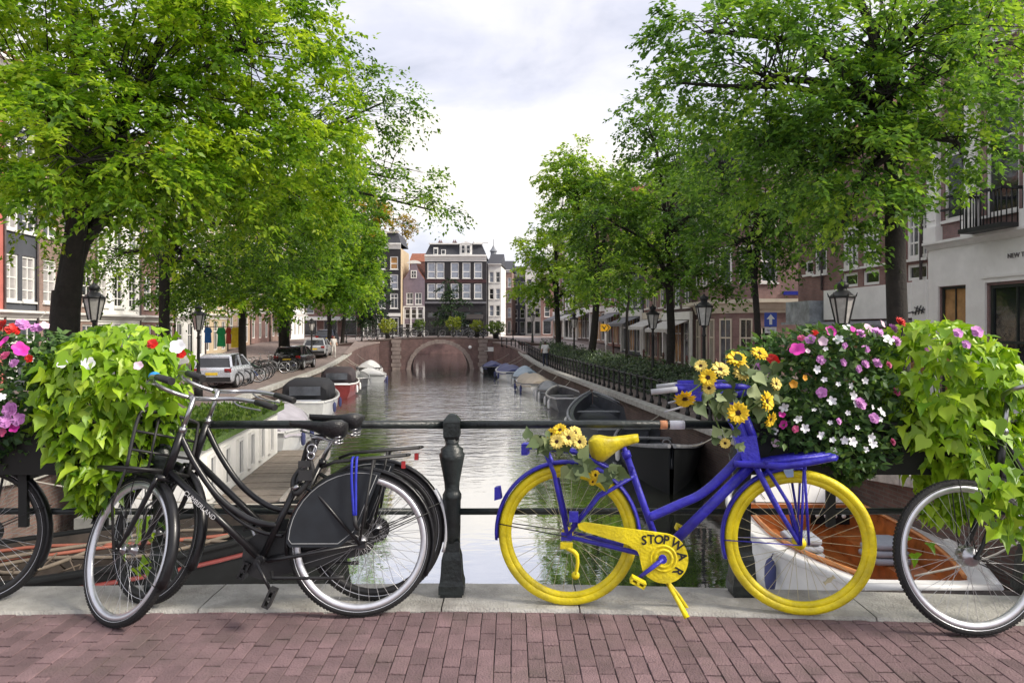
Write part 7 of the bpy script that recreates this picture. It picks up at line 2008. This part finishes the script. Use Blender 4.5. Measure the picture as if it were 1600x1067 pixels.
# slim brown bollards along the right road
bmb = MB(); bmb.lathe([(0.10, 0), (0.10, 0.06), (0.075, 0.1), (0.065, 0.75), (0.085, 0.78), (0.085, 0.83), (0.065, 0.86), (0.07, 0.93), (0.04, 1.0), (0.01, 1.02)], 10)
bme = bmb.mesh('bollard', mat('brown_bollard_paint', (0.10, 0.035, 0.03), 0.5, var=0.2))
for k in range(9):
    u = 24 + 4.6 * k; o = link('bollard', bme, None, cw(14.6, u, quay_z(u))); tag(o, 'slim brown bollard, %s from the near end of the right road' % ('first', 'second', 'third', 'fourth', 'fifth', 'sixth', 'seventh', 'eighth', 'ninth')[k], 'bollard', 'bollards along the right road')

# ================================================================== FLOWERS ON THE RAILING
m_box = mat('planter_plastic', (0.012, 0.014, 0.013), 0.6)
L_VINE = leaf_mat('lime_vine_leaf', (0.075, 0.19, 0.010), (0.24, 0.42, 0.016), (0.46, 0.63, 0.045), 0.28, 0.38, 0.5)
L_PET = leaf_mat('petunia_leaf', (0.020, 0.055, 0.020), (0.055, 0.125, 0.035), (0.15, 0.25, 0.06), 0.3, 0.5, 0.4)
L_SUN = leaf_mat('cloth_sunflower_leaf', (0.05, 0.08, 0.03), (0.11, 0.16, 0.06), (0.28, 0.34, 0.16), 0.2, 0.6)
m_stemg = mat('green_stem', (0.10, 0.17, 0.03), 0.6)

def planter(label, x0, x1):
    root = empty('planter_box', ((x0 + x1) / 2, RAIL_Y - 0.02, 0)); tag(root, label, 'planter'); h = (x1 - x0) / 2
    mb = MB(); mb.loft([[(-h + q, -0.13 + q, z), (h - q, -0.13 + q, z), (h - q, 0.13 - q, z), (-h + q, 0.13 - q, z)] for z, q in ((0.66, 0.03), (0.88, 0.0), (0.90, -0.01), (0.93, -0.01), (0.93, 0.015), (0.80, 0.03))], smooth=False); mb.build('box', m_box, root)
    for x in (-h * 0.62, h * 0.25, h * 0.72):
        mb = MB(); mb.box(x - 0.022, x + 0.022, -0.045, -0.02, 0.38, 0.66); mb.box(x - 0.022, x + 0.022, -0.05, 0.10, 0.62, 0.655); mb.build('bracket', m_box, root)
planter('dark flower box hooked on the railing at the left', -3.6, -1.86)
planter('dark flower box hooked on the railing at the right', 1.18, 3.6)

def mound_points(prof, n, rs, yc, bmax, shell=0.82, front=0.78, ymul=1.0):
    """points on a draped mound; prof rows (z, centre x, half width)"""
    P = np.array(prof); zs = P[:, 0]
    o = np.argsort(zs); zs = zs[o]; xc = P[o, 1]; a = P[o, 2]
    zc = np.linspace(zs[0], zs[-1], 80); w = np.interp(zc, zs, a) + 0.05
    cdf = np.cumsum(w); cdf /= cdf[-1]
    z = np.interp(rs.rand(n), cdf, zc)
    A = np.interp(z, zs, a); C = np.interp(z, zs, xc)
    ph = np.where(rs.rand(n) < front, rs.uniform(PI, 2 * PI, n), rs.uniform(0, PI, n))
    r = shell + (1 - shell) * rs.rand(n)
    # lumps so that the outline is uneven
    lump = 1 + 0.10 * np.sin(ph * 3 + z * 9) + 0.07 * np.sin(z * 23 + ph * 5)
    B = np.minimum(A * 0.9, bmax) * ymul
    pos = np.stack([C + A * r * lump * np.cos(ph), yc + B * r * lump * np.sin(ph), z], 1)
    dz = 0.35 + np.clip((z - zs[-1] + 0.35) * 2.2, 0, 1.5)
    out = np.stack([np.cos(ph), np.sin(ph), dz], 1)
    return pos, out, z

def vine(label, prof, n, seed, yc=3.83, trails=()):
    rs = np.random.RandomState(seed)
    c = prof[len(prof) // 2]
    root = empty('sweet_potato_vine', (c[1], yc, 0.85)); tag(root, label, 'vine', 'lime vines spilling over the railing')
    O = np.array(root.location)
    pos, out, z = mound_points(prof, n, rs, yc, 0.34, shell=0.66)
    ex = []
    for (tx, ty, tz, m) in trails: ex.append(np.array([tx, ty, tz])[None] + rs.normal(scale=[0.055, 0.03, 0.05], size=(m, 3)))
    if ex:
        ex = np.concatenate(ex); pos = np.concatenate([pos, ex]); out = np.concatenate([out, np.tile([0, -1, 0.4], (len(ex), 1))]); n = len(pos)
    ax = np.stack([out[:, 0] * 0.35, out[:, 1] * 0.45, np.full(n, -0.75)], 1) + rs.normal(scale=0.42, size=(n, 3))
    nr = out * np.array([1, 1, 1.25])[None] + rs.normal(scale=0.62, size=(n, 3))
    rot = rot_from(ax, nr); scl = rs.uniform(0.036, 0.098, n); tone = np.clip(rs.normal(0.5, 0.22, n), 0, 1)
    pos = pos - O[None]
    depth = pos[:, 1]; score = -depth + rs.rand(n) * 0.10 + scl
    pick = np.argsort(-score)[:300]; keep = np.ones(n, bool); keep[pick] = False
    vm = [leaf_mesh('leaf', tp_, np.zeros((1, 3)), np.eye(3)[None], np.ones(1), np.array([t]), L_VINE) for tp_ in (LEAF_HEART, LEAF_LOBED) for t in (0.2, 0.4, 0.55, 0.75, 0.95)]
    for i in pick:
        M = Matrix(rot[i].tolist()).to_4x4() @ Matrix.Diagonal((float(scl[i]), float(scl[i] * rs.uniform(0.8, 1.1)), float(scl[i] * rs.uniform(0.4, 1.8)), 1)); M.translation = Vector(pos[i])
        link('leaf', vm[min(4, int(tone[i] * 5)) + 5 * (rs.rand() < 0.55)], root, M=M)
    o = link('foliage', leaf_mesh('foliage', LEAF_LOBED, pos[keep], rot[keep], scl[keep], tone[keep] * 0.9, L_VINE), root); tag(o, kind='stuff')  # inner leaves toned darker, shade within the plant put into their colour
    # stems in the dark inside of the plant
    mb = MB(); r_ = random.Random(seed)
    for k in range(70):
        e = Vector(pos[r_.randrange(n)]); s = Vector((e.x * 0.4, 0, 0.05)); q = s.lerp(e, 0.6) + Vector((0, -0.03, 0.10))
        mb.tube([s, q, e], 0.003, 4, cap=False)
    o = mb.build('stems', m_stemg, root); tag(o, kind='stuff')
    return root
vine('lime green vine spilling over the railing at the left, behind the handlebars', [(1.42, -2.0, 0.13), (1.37, -2.0, 0.25), (1.27, -2.03, 0.35), (1.13, -2.04, 0.39), (0.97, -2.07, 0.36), (0.83, -2.08, 0.29), (0.66, -2.12, 0.20), (0.54, -2.14, 0.11), (0.46, -2.15, 0.05)], 1550, 41, trails=((-1.86, 3.75, 0.36, 8), (-1.86, 3.75, 0.22, 5)))
vine('lime green vine spilling over the railing at the right edge', [(1.44, 2.17, 0.13), (1.39, 2.17, 0.24), (1.27, 2.22, 0.34), (1.10, 2.24, 0.36), (0.95, 2.26, 0.36), (0.80, 2.30, 0.34), (0.66, 2.32, 0.26), (0.55, 2.28, 0.18), (0.46, 2.24, 0.10), (0.40, 2.24, 0.05)], 1450, 42, trails=((2.42, 3.40, 0.45, 14), (2.45, 3.40, 0.33, 9), (2.10, 3.68, 0.36, 5), (2.18, 3.28, 0.72, 34), (2.30, 3.28, 0.66, 34), (2.22, 3.27, 0.60, 26), (2.12, 3.30, 0.66, 16), (2.35, 3.30, 0.76, 30), (2.22, 3.27, 0.50, 10)))

# petunia flowers ----------------------------------------------------
def petal_flower(r, lobes, depth=0.35, ruffle=0.0, notch=0.18):
    mb = MB(); n = lobes * 4; vs = [(0, 0, -depth * r)]
    for ring, q in ((0.35, -0.12), (1.0, 0.0)):
        for k in range(n):
            a = 2 * PI * k / n; ln = 1.0 - notch * (0.5 + 0.5 * math.cos(lobes * a + PI)) ** 2 * (ring > 0.5)
            vs.append((r * ring * ln * math.cos(a), r * ring * ln * math.sin(a), r * (q + (0.08 * math.sin(3 * a) if ring > 0.5 else 0))))
    fs = [(0, 1 + k, 1 + (k + 1) % n) for k in range(n)] + [(1 + k, 1 + n + k, 1 + n + (k + 1) % n, 1 + (k + 1) % n) for k in range(n)]
    mb.add(vs, fs, True)
    if ruffle:
        for j in range(3):
            rr = r * (0.78 - 0.2 * j); z = r * (0.12 + 0.14 * j); m = 14
            vs = []
            for k in range(m):
                a = 2 * PI * k / m + j; vs.append((rr * (1 + 0.18 * (-1) ** k) * math.cos(a), rr * (1 + 0.18 * (-1) ** k) * math.sin(a), z + r * 0.12 * (-1) ** k))
            vs.append((0, 0, z - r * 0.2)); mb.add(vs, [(k, (k + 1) % m, m) for k in range(m)], True)
    return mb
def petal_mat(name, c):
    m = mat(name, c, 0.55, var=0.15, scale=30)
    return m
PCOL = {'magenta': (0.62, 0.03, 0.36), 'lilac': (0.62, 0.25, 0.60), 'white': (0.80, 0.80, 0.82), 'red': (0.62, 0.018, 0.012), 'pink': (0.62, 0.10, 0.25), 'blush': (0.72, 0.52, 0.62), 'orange': (0.7, 0.33, 0.02)}
FM = {}
for k, c in PCOL.items():
    FM[k] = [petal_flower(0.030, 5, 0.5, notch=0.42 if k == 'white' else 0.2).mesh('flower', petal_mat(k + '_petal', c)), petal_flower(0.030, 5, 0.3, 1.0 if k in ('lilac', 'red', 'pink') else 0.0).mesh('flower', petal_mat(k + '_petal', c))]
def petunias(label, prof, n_leaf, flowers, seed, yc, bmax=0.26):
    rs = np.random.RandomState(seed); r_ = random.Random(seed); c = prof[len(prof) // 2]
    root = empty('petunia_plant', (c[1], yc, 0.85)); tag(root, label, 'flowers'); O = np.array(root.location)
    pos, out, z = mound_points(prof, n_leaf, rs, yc, bmax, 0.55, 0.7)
    ax = out * np.array([0.6, 0.6, 0.2])[None] + rs.normal(scale=0.5, size=(n_leaf, 3)); nr = out + rs.normal(scale=0.5, size=(n_leaf, 3))
    o = link('foliage', leaf_mesh('foliage', LEAF_TREE, pos - O[None], rot_from(ax, nr), rs.uniform(0.028, 0.062, n_leaf), np.clip(rs.normal(0.45, 0.22, n_leaf), 0, 1), L_PET), root); tag(o, kind='stuff')
    for (px_, py_, colr, s) in flowers:
        # on the plant's front skin
        zz = CAM_Z - (py_ - HOR) / F_PX * (yc - 0.2)
        P = np.array(prof); od = np.argsort(P[:, 0]); A = float(np.interp(zz, P[od, 0], P[od, 2])); C = float(np.interp(zz, P[od, 0], P[od, 1]))
        B = min(A * 0.9, bmax); x_ = (px_ - 800) / F_PX * (yc - 0.2); q = max(-0.97, min(0.97, (x_ - C) / max(A, 0.05)))
        y_ = yc - B * math.sqrt(1 - q * q) * 1.03 - 0.012
        x_ = (px_ - 800) / F_PX * y_; zz = CAM_Z - (py_ - HOR) / F_PX * y_
        nv = Vector((q * 0.9, -1.0, 0.35 + max(0, (zz - 1.2) * 2.5))) + Vector((r_.uniform(-.5, .5), r_.uniform(-.2, .2), r_.uniform(-.4, .4)))
        Mr = nv.to_track_quat('Z', 'Y').to_matrix().to_4x4() @ Matrix.Rotation(r_.uniform(0, 6), 4, 'Z') @ Matrix.Diagonal((s * 0.9, s * 0.9 * r_.uniform(0.7, 1.05), s, 1))
        Mr.translation = Vector((x_, y_, zz)) - root.location
        link('flower', FM[colr][1 if colr in ('lilac', 'red', 'pink') else 0], root, M=Mr)
    return root
FR = [(1211, 565, 'red', 1.2), (1206, 560, 'red', 1.0), (1246, 545, 'magenta', 1.4), (1184, 573, 'lilac', 1.1), (1196, 583, 'lilac', 1.0), (1252, 528, 'pink', 0.8), (1266, 530, 'lilac', 1.0), (1272, 520, 'red', 0.9), (1299, 517, 'magenta', 1.2),
      (1286, 533, 'blush', 1.0), (1310, 530, 'white', 1.0), (1325, 512, 'white', 1.1), (1336, 517, 'magenta', 1.1), (1345, 521, 'lilac', 1.2), (1355, 512, 'blush', 1.2), (1372, 520, 'lilac', 1.3), (1388, 530, 'white', 1.2), (1400, 533, 'lilac', 1.4), (1396, 513, 'lilac', 1.2),
      (1380, 506, 'blush', 0.9), (1407, 503, 'red', 1.3), (1430, 513, 'red', 0.8), (1353, 545, 'lilac', 0.95), (1283, 562, 'lilac', 1.0), (1277, 577, 'white', 0.9), (1318, 566, 'lilac', 0.8), (1352, 568, 'lilac', 1.0), (1371, 567, 'lilac', 1.05), (1342, 576, 'lilac', 0.8), (1389, 570, 'pink', 0.8),
      (1284, 613, 'lilac', 1.05), (1300, 626, 'white', 0.95), (1334, 618, 'white', 1.0), (1345, 630, 'lilac', 1.35), (1337, 630, 'white', 0.8), (1366, 653, 'lilac', 1.05), (1378, 643, 'white', 1.0), (1364, 636, 'white', 0.6), (1311, 658, 'lilac', 0.7), (1352, 595, 'white', 0.7), (1330, 603, 'white', 0.7),
      (1401, 612, 'pink', 0.95), (1420, 624, 'magenta', 0.7), (1425, 560, 'lilac', 1.0), (1447, 550, 'lilac', 1.1), (1438, 585, 'white', 0.9), (1225, 637, 'white', 1.0), (1222, 647, 'magenta', 0.7), (1224, 663, 'magenta', 0.9), (1243, 670, 'pink', 0.8), (1247, 655, 'white', 0.9), (1258, 669, 'white', 0.9),
      (1210, 673, 'white', 0.8), (1283, 680, 'white', 0.8), (1301, 687, 'white', 0.6), (1333, 690, 'white', 1.0), (1362, 684, 'white', 1.0), (1365, 694, 'white', 0.9), (1320, 688, 'white', 0.8), (1305, 707, 'white', 0.95), (1353, 702, 'white', 0.6), (1395, 690, 'pink', 0.8), (1212, 692, 'blush', 0.8), (1376, 655, 'white', 0.6),
      (1292, 717, 'white', 0.6), (1297, 660, 'white', 0.5), (1272, 640, 'white', 0.5), (1325, 645, 'white', 0.5), (1240, 600, 'orange', 0.8), (1258, 590, 'orange', 0.6), (1288, 593, 'white', 0.6), (1310, 600, 'white', 0.5), (1340, 668, 'white', 0.5), (1290, 545, 'white', 0.6), (1262, 548, 'blush', 0.6), (1320, 540, 'lilac', 0.7)]
petunias('mixed red, lilac, magenta and white petunias hanging beside the right vine', [(1.40, 1.66, 0.15), (1.36, 1.64, 0.30), (1.27, 1.57, 0.40), (1.12, 1.55, 0.43), (0.95, 1.60, 0.46), (0.83, 1.64, 0.42), (0.74, 1.70, 0.30), (0.67, 1.74, 0.15), (0.61, 1.73, 0.05)], 6000, FR, 51, 3.84)
FL = [(20, 515, 'red', 1.4), (35, 507, 'lilac', 1.4), (58, 512, 'lilac', 1.3), (3, 508, 'red', 1.2), (70, 508, 'blush', 0.9), (32, 545, 'magenta', 1.6), (5, 533, 'magenta', 1.2), (8, 555, 'pink', 1.0), (22, 567, 'lilac', 1.0), (15, 640, 'lilac', 1.6), (28, 655, 'lilac', 1.3), (8, 658, 'lilac', 1.4), (22, 668, 'magenta', 1.0), (2, 620, 'white', 0.9), (45, 560, 'red', 0.8), (-15, 540, 'lilac', 1.2), (-10, 600, 'magenta', 1.2), (-20, 640, 'lilac', 1.3), (3, 675, 'pink', 0.9)]
petunias('pink, lilac and red petunias cut off by the left edge', [(1.38, -2.52, 0.14), (1.33, -2.52, 0.26), (1.2, -2.54, 0.32), (1.05, -2.54, 0.32), (0.9, -2.55, 0.28), (0.78, -2.56, 0.20), (0.68, -2.56, 0.10)], 2600, FL, 52, 3.86)
# stray blossoms tucked into the vines
def stray(label, lst, y_):
    for (px_, py_, colr, s, lab) in lst:
        p = at(px_, py_, y_); o = link('blossom', FM[colr][1], None, M=Matrix.Translation(p) @ Vector((0.1, -1, 0.5)).to_track_quat('Z', 'Y').to_matrix().to_4x4() @ Matrix.Scale(s, 4)); tag(o, lab, 'flower')
stray('', [(137, 568, 'white', 1.2, 'white blossom in the left vine, right of its middle top'), (97, 567, 'white', 0.9, 'small white blossom near the left side of the left vine'), (216, 571, 'blush', 0.8, 'pale pink blossom in the left vine above the handlebar'), (238, 537, 'red', 0.9, 'red blossom at the top right of the left vine'), (277, 541, 'white', 1.3, 'white blossom at the right rim of the left vine'), (283, 553, 'red', 0.8, 'red blossom under the white one at the rim of the left vine'),
           (1527, 518, 'lilac', 1.1, 'lilac blossom on top of the right vine, right one'), (1497, 520, 'lilac', 0.9, 'lilac blossom on top of the right vine, left one'), (1510, 538, 'lilac', 0.8, 'small lilac blossom below the two on top of the right vine')], 3.50)

# ---------------------------------------------------------------- cloth sunflowers tied to the painted bicycle
def sunflower_mesh(pale=False):
    mb = MB(); n = 15
    for lay_ in range(2):
        for k in range(n):
            a = 2 * PI * (k + 0.5 * lay_) / n; L_ = 0.073 if lay_ == 0 else 0.062; w = 0.0125
            M = Matrix.Rotation(a, 4, 'Z') @ Matrix.Rotation(-0.12 - 0.22 * lay_ + 0.12 * math.sin(k * 2.3), 4, 'Y')
            mb.T = M
            mb.add([(0.016, 0, 0.002), (0.04, w, 0.006), (0.058, w * 0.8, 0.004), (L_, 0, -0.004), (0.058, -w * 0.8, 0.004), (0.04, -w, 0.006), (0.045, 0, 0.001)], [(0, 6, 1), (1, 6, 2), (2, 6, 3), (3, 6, 4), (4, 6, 5), (5, 6, 0)], True)
    mb.T = None
    return mb
m_sunp = mat('sunflower_petal', (0.80, 0.56, 0.02), 0.7, var=0.2, scale=30); m_sunq = mat('pale_sunflower_petal', (0.80, 0.64, 0.16), 0.7, var=0.2, scale=30)
m_disc = mat('sunflower_disc', (0.075, 0.022, 0.012), 0.95, var=0.4, scale=120, bump=1.0, bscale=300)
SFM = [sunflower_mesh().mesh('sunflower', m_sunp), sunflower_mesh().mesh('sunflower', m_sunq)]
dm = MB(); dm.lathe([(0.001, -0.004), (0.021, -0.003), (0.021, 0.006), (0.012, 0.011), (0.001, 0.011)], 14); DM = dm.mesh('disc', m_disc)
sl = [leaf_mesh('leaf', LEAF_HEART, np.zeros((1, 3)), np.eye(3)[None], np.ones(1), np.array([t]), L_SUN) for t in (0.2, 0.5, 0.85)]
def garland(label, flowers, leaves, seed):
    r_ = random.Random(seed); f0 = flowers[0]; base = at(f0[0], f0[1], f0[2])
    root = empty('sunflower_garland', base); tag(root, label, 'garland')
    prev = None; mb = MB()
    for (x, y, Y, s, nx, nz, pale) in flowers:
        p = at(x, y, Y); nv = Vector((nx, -1, nz))
        M = Matrix.Translation(p - base) @ nv.to_track_quat('Z', 'Y').to_matrix().to_4x4() @ Matrix.Rotation(r_.uniform(0, 3), 4, 'Z') @ Matrix.Scale(s * 0.76, 4)
        f = link('sunflower', SFM[pale], root, M=M); link('disc', DM, f)
        q = p - base - nv.normalized() * 0.02
        if prev is not None: mb.tube(smooth_pts([prev, prev.lerp(q, 0.5) + Vector((0, 0.03, -0.015)), q], 4), 0.004, 5)
        prev = q
    mb.build('stem', m_stemg, root)
    for (x, y, Y, s) in leaves:
        p = at(x, y, Y) - base
        Mr = Vector((r_.uniform(-.6, .6), -1, r_.uniform(-.3, .9))).to_track_quat('Z', 'X').to_matrix().to_4x4() @ Matrix.Rotation(r_.uniform(0, 6), 4, 'Z') @ Matrix.Scale(s, 4)
        Mr.translation = p; link('leaf', sl[r_.randrange(3)], root, M=Mr)
r_ = random.Random(77)
fl1 = [(1070, 622, 3.30, 0.95, -0.1, -0.9, 0), (1106, 590, 3.36, 0.8, -0.2, 0.2, 0), (1108, 606, 3.38, 0.6, -0.4, -0.2, 1), (1125, 578, 3.42, 0.85, 0.1, 0.9, 1), (1150, 562, 3.45, 0.95, 0.0, 1.1, 0), (1158, 580, 3.46, 0.9, 0.3, 0.2, 1), (1186, 553, 3.50, 0.8, 0.2, 1.0, 0), (1153, 645, 3.37, 0.98, -0.1, 0.1, 0), (1197, 627, 3.40, 0.95, 0.9, 0.2, 0), (1203, 655, 3.42, 0.75, 0.8, -0.5, 0), (1212, 600, 3.44, 0.6, 0.5, 0.3, 1), (1133, 692, 3.44, 0.5, -0.2, -0.2, 1), (1095, 572, 3.40, 0.6, -0.5, 0.7, 1)]
lv1 = [(1085 + r_.uniform(0, 135), 575 + r_.uniform(-12, 62), 3.40 + r_.uniform(0, .08), r_.uniform(0.045, 0.085)) for _ in range(46)] + [(1130 + r_.uniform(-10, 30), 660 + r_.uniform(-10, 45), 3.45, r_.uniform(0.03, 0.06)) for _ in range(10)]
garland('garland of yellow cloth sunflowers wound round the blue handlebar', fl1, lv1, 61)
fl2 = [(888, 684, 3.62, 0.85, 0.1, 0.4, 1), (870, 690, 3.60, 0.7, -0.2, 0.3, 1), (905, 690, 3.62, 0.75, 0.3, 0.2, 1), (875, 672, 3.66, 0.7, -0.3, 0.8, 0), (898, 676, 3.66, 0.7, 0.3, 0.7, 1), (862, 678, 3.66, 0.6, -0.6, 0.4, 0), (930, 742, 3.62, 0.5, 0.4, 0.2, 0), (926, 752, 3.60, 0.42, 0.2, -0.4, 0)]
lv2 = [(825 + r_.uniform(0, 40), 688 + r_.uniform(-10, 10), 3.62 + r_.uniform(0, .08), r_.uniform(0.05, 0.075)) for _ in range(12)] + [(850 + r_.uniform(0, 60), 695 + r_.uniform(-8, 8), 3.64, r_.uniform(0.05, 0.07)) for _ in range(10)] + [(888 + r_.uniform(0, 28), 715 + r_.uniform(-4, 28), 3.60, r_.uniform(0.06, 0.09)) for _ in range(9)] + [(942 + r_.uniform(0, 28), 735 + r_.uniform(-8, 22), 3.58, r_.uniform(0.05, 0.08)) for _ in range(9)]
garland('bunch of pale cloth sunflowers tied on the blue rear carrier', fl2, lv2, 62)
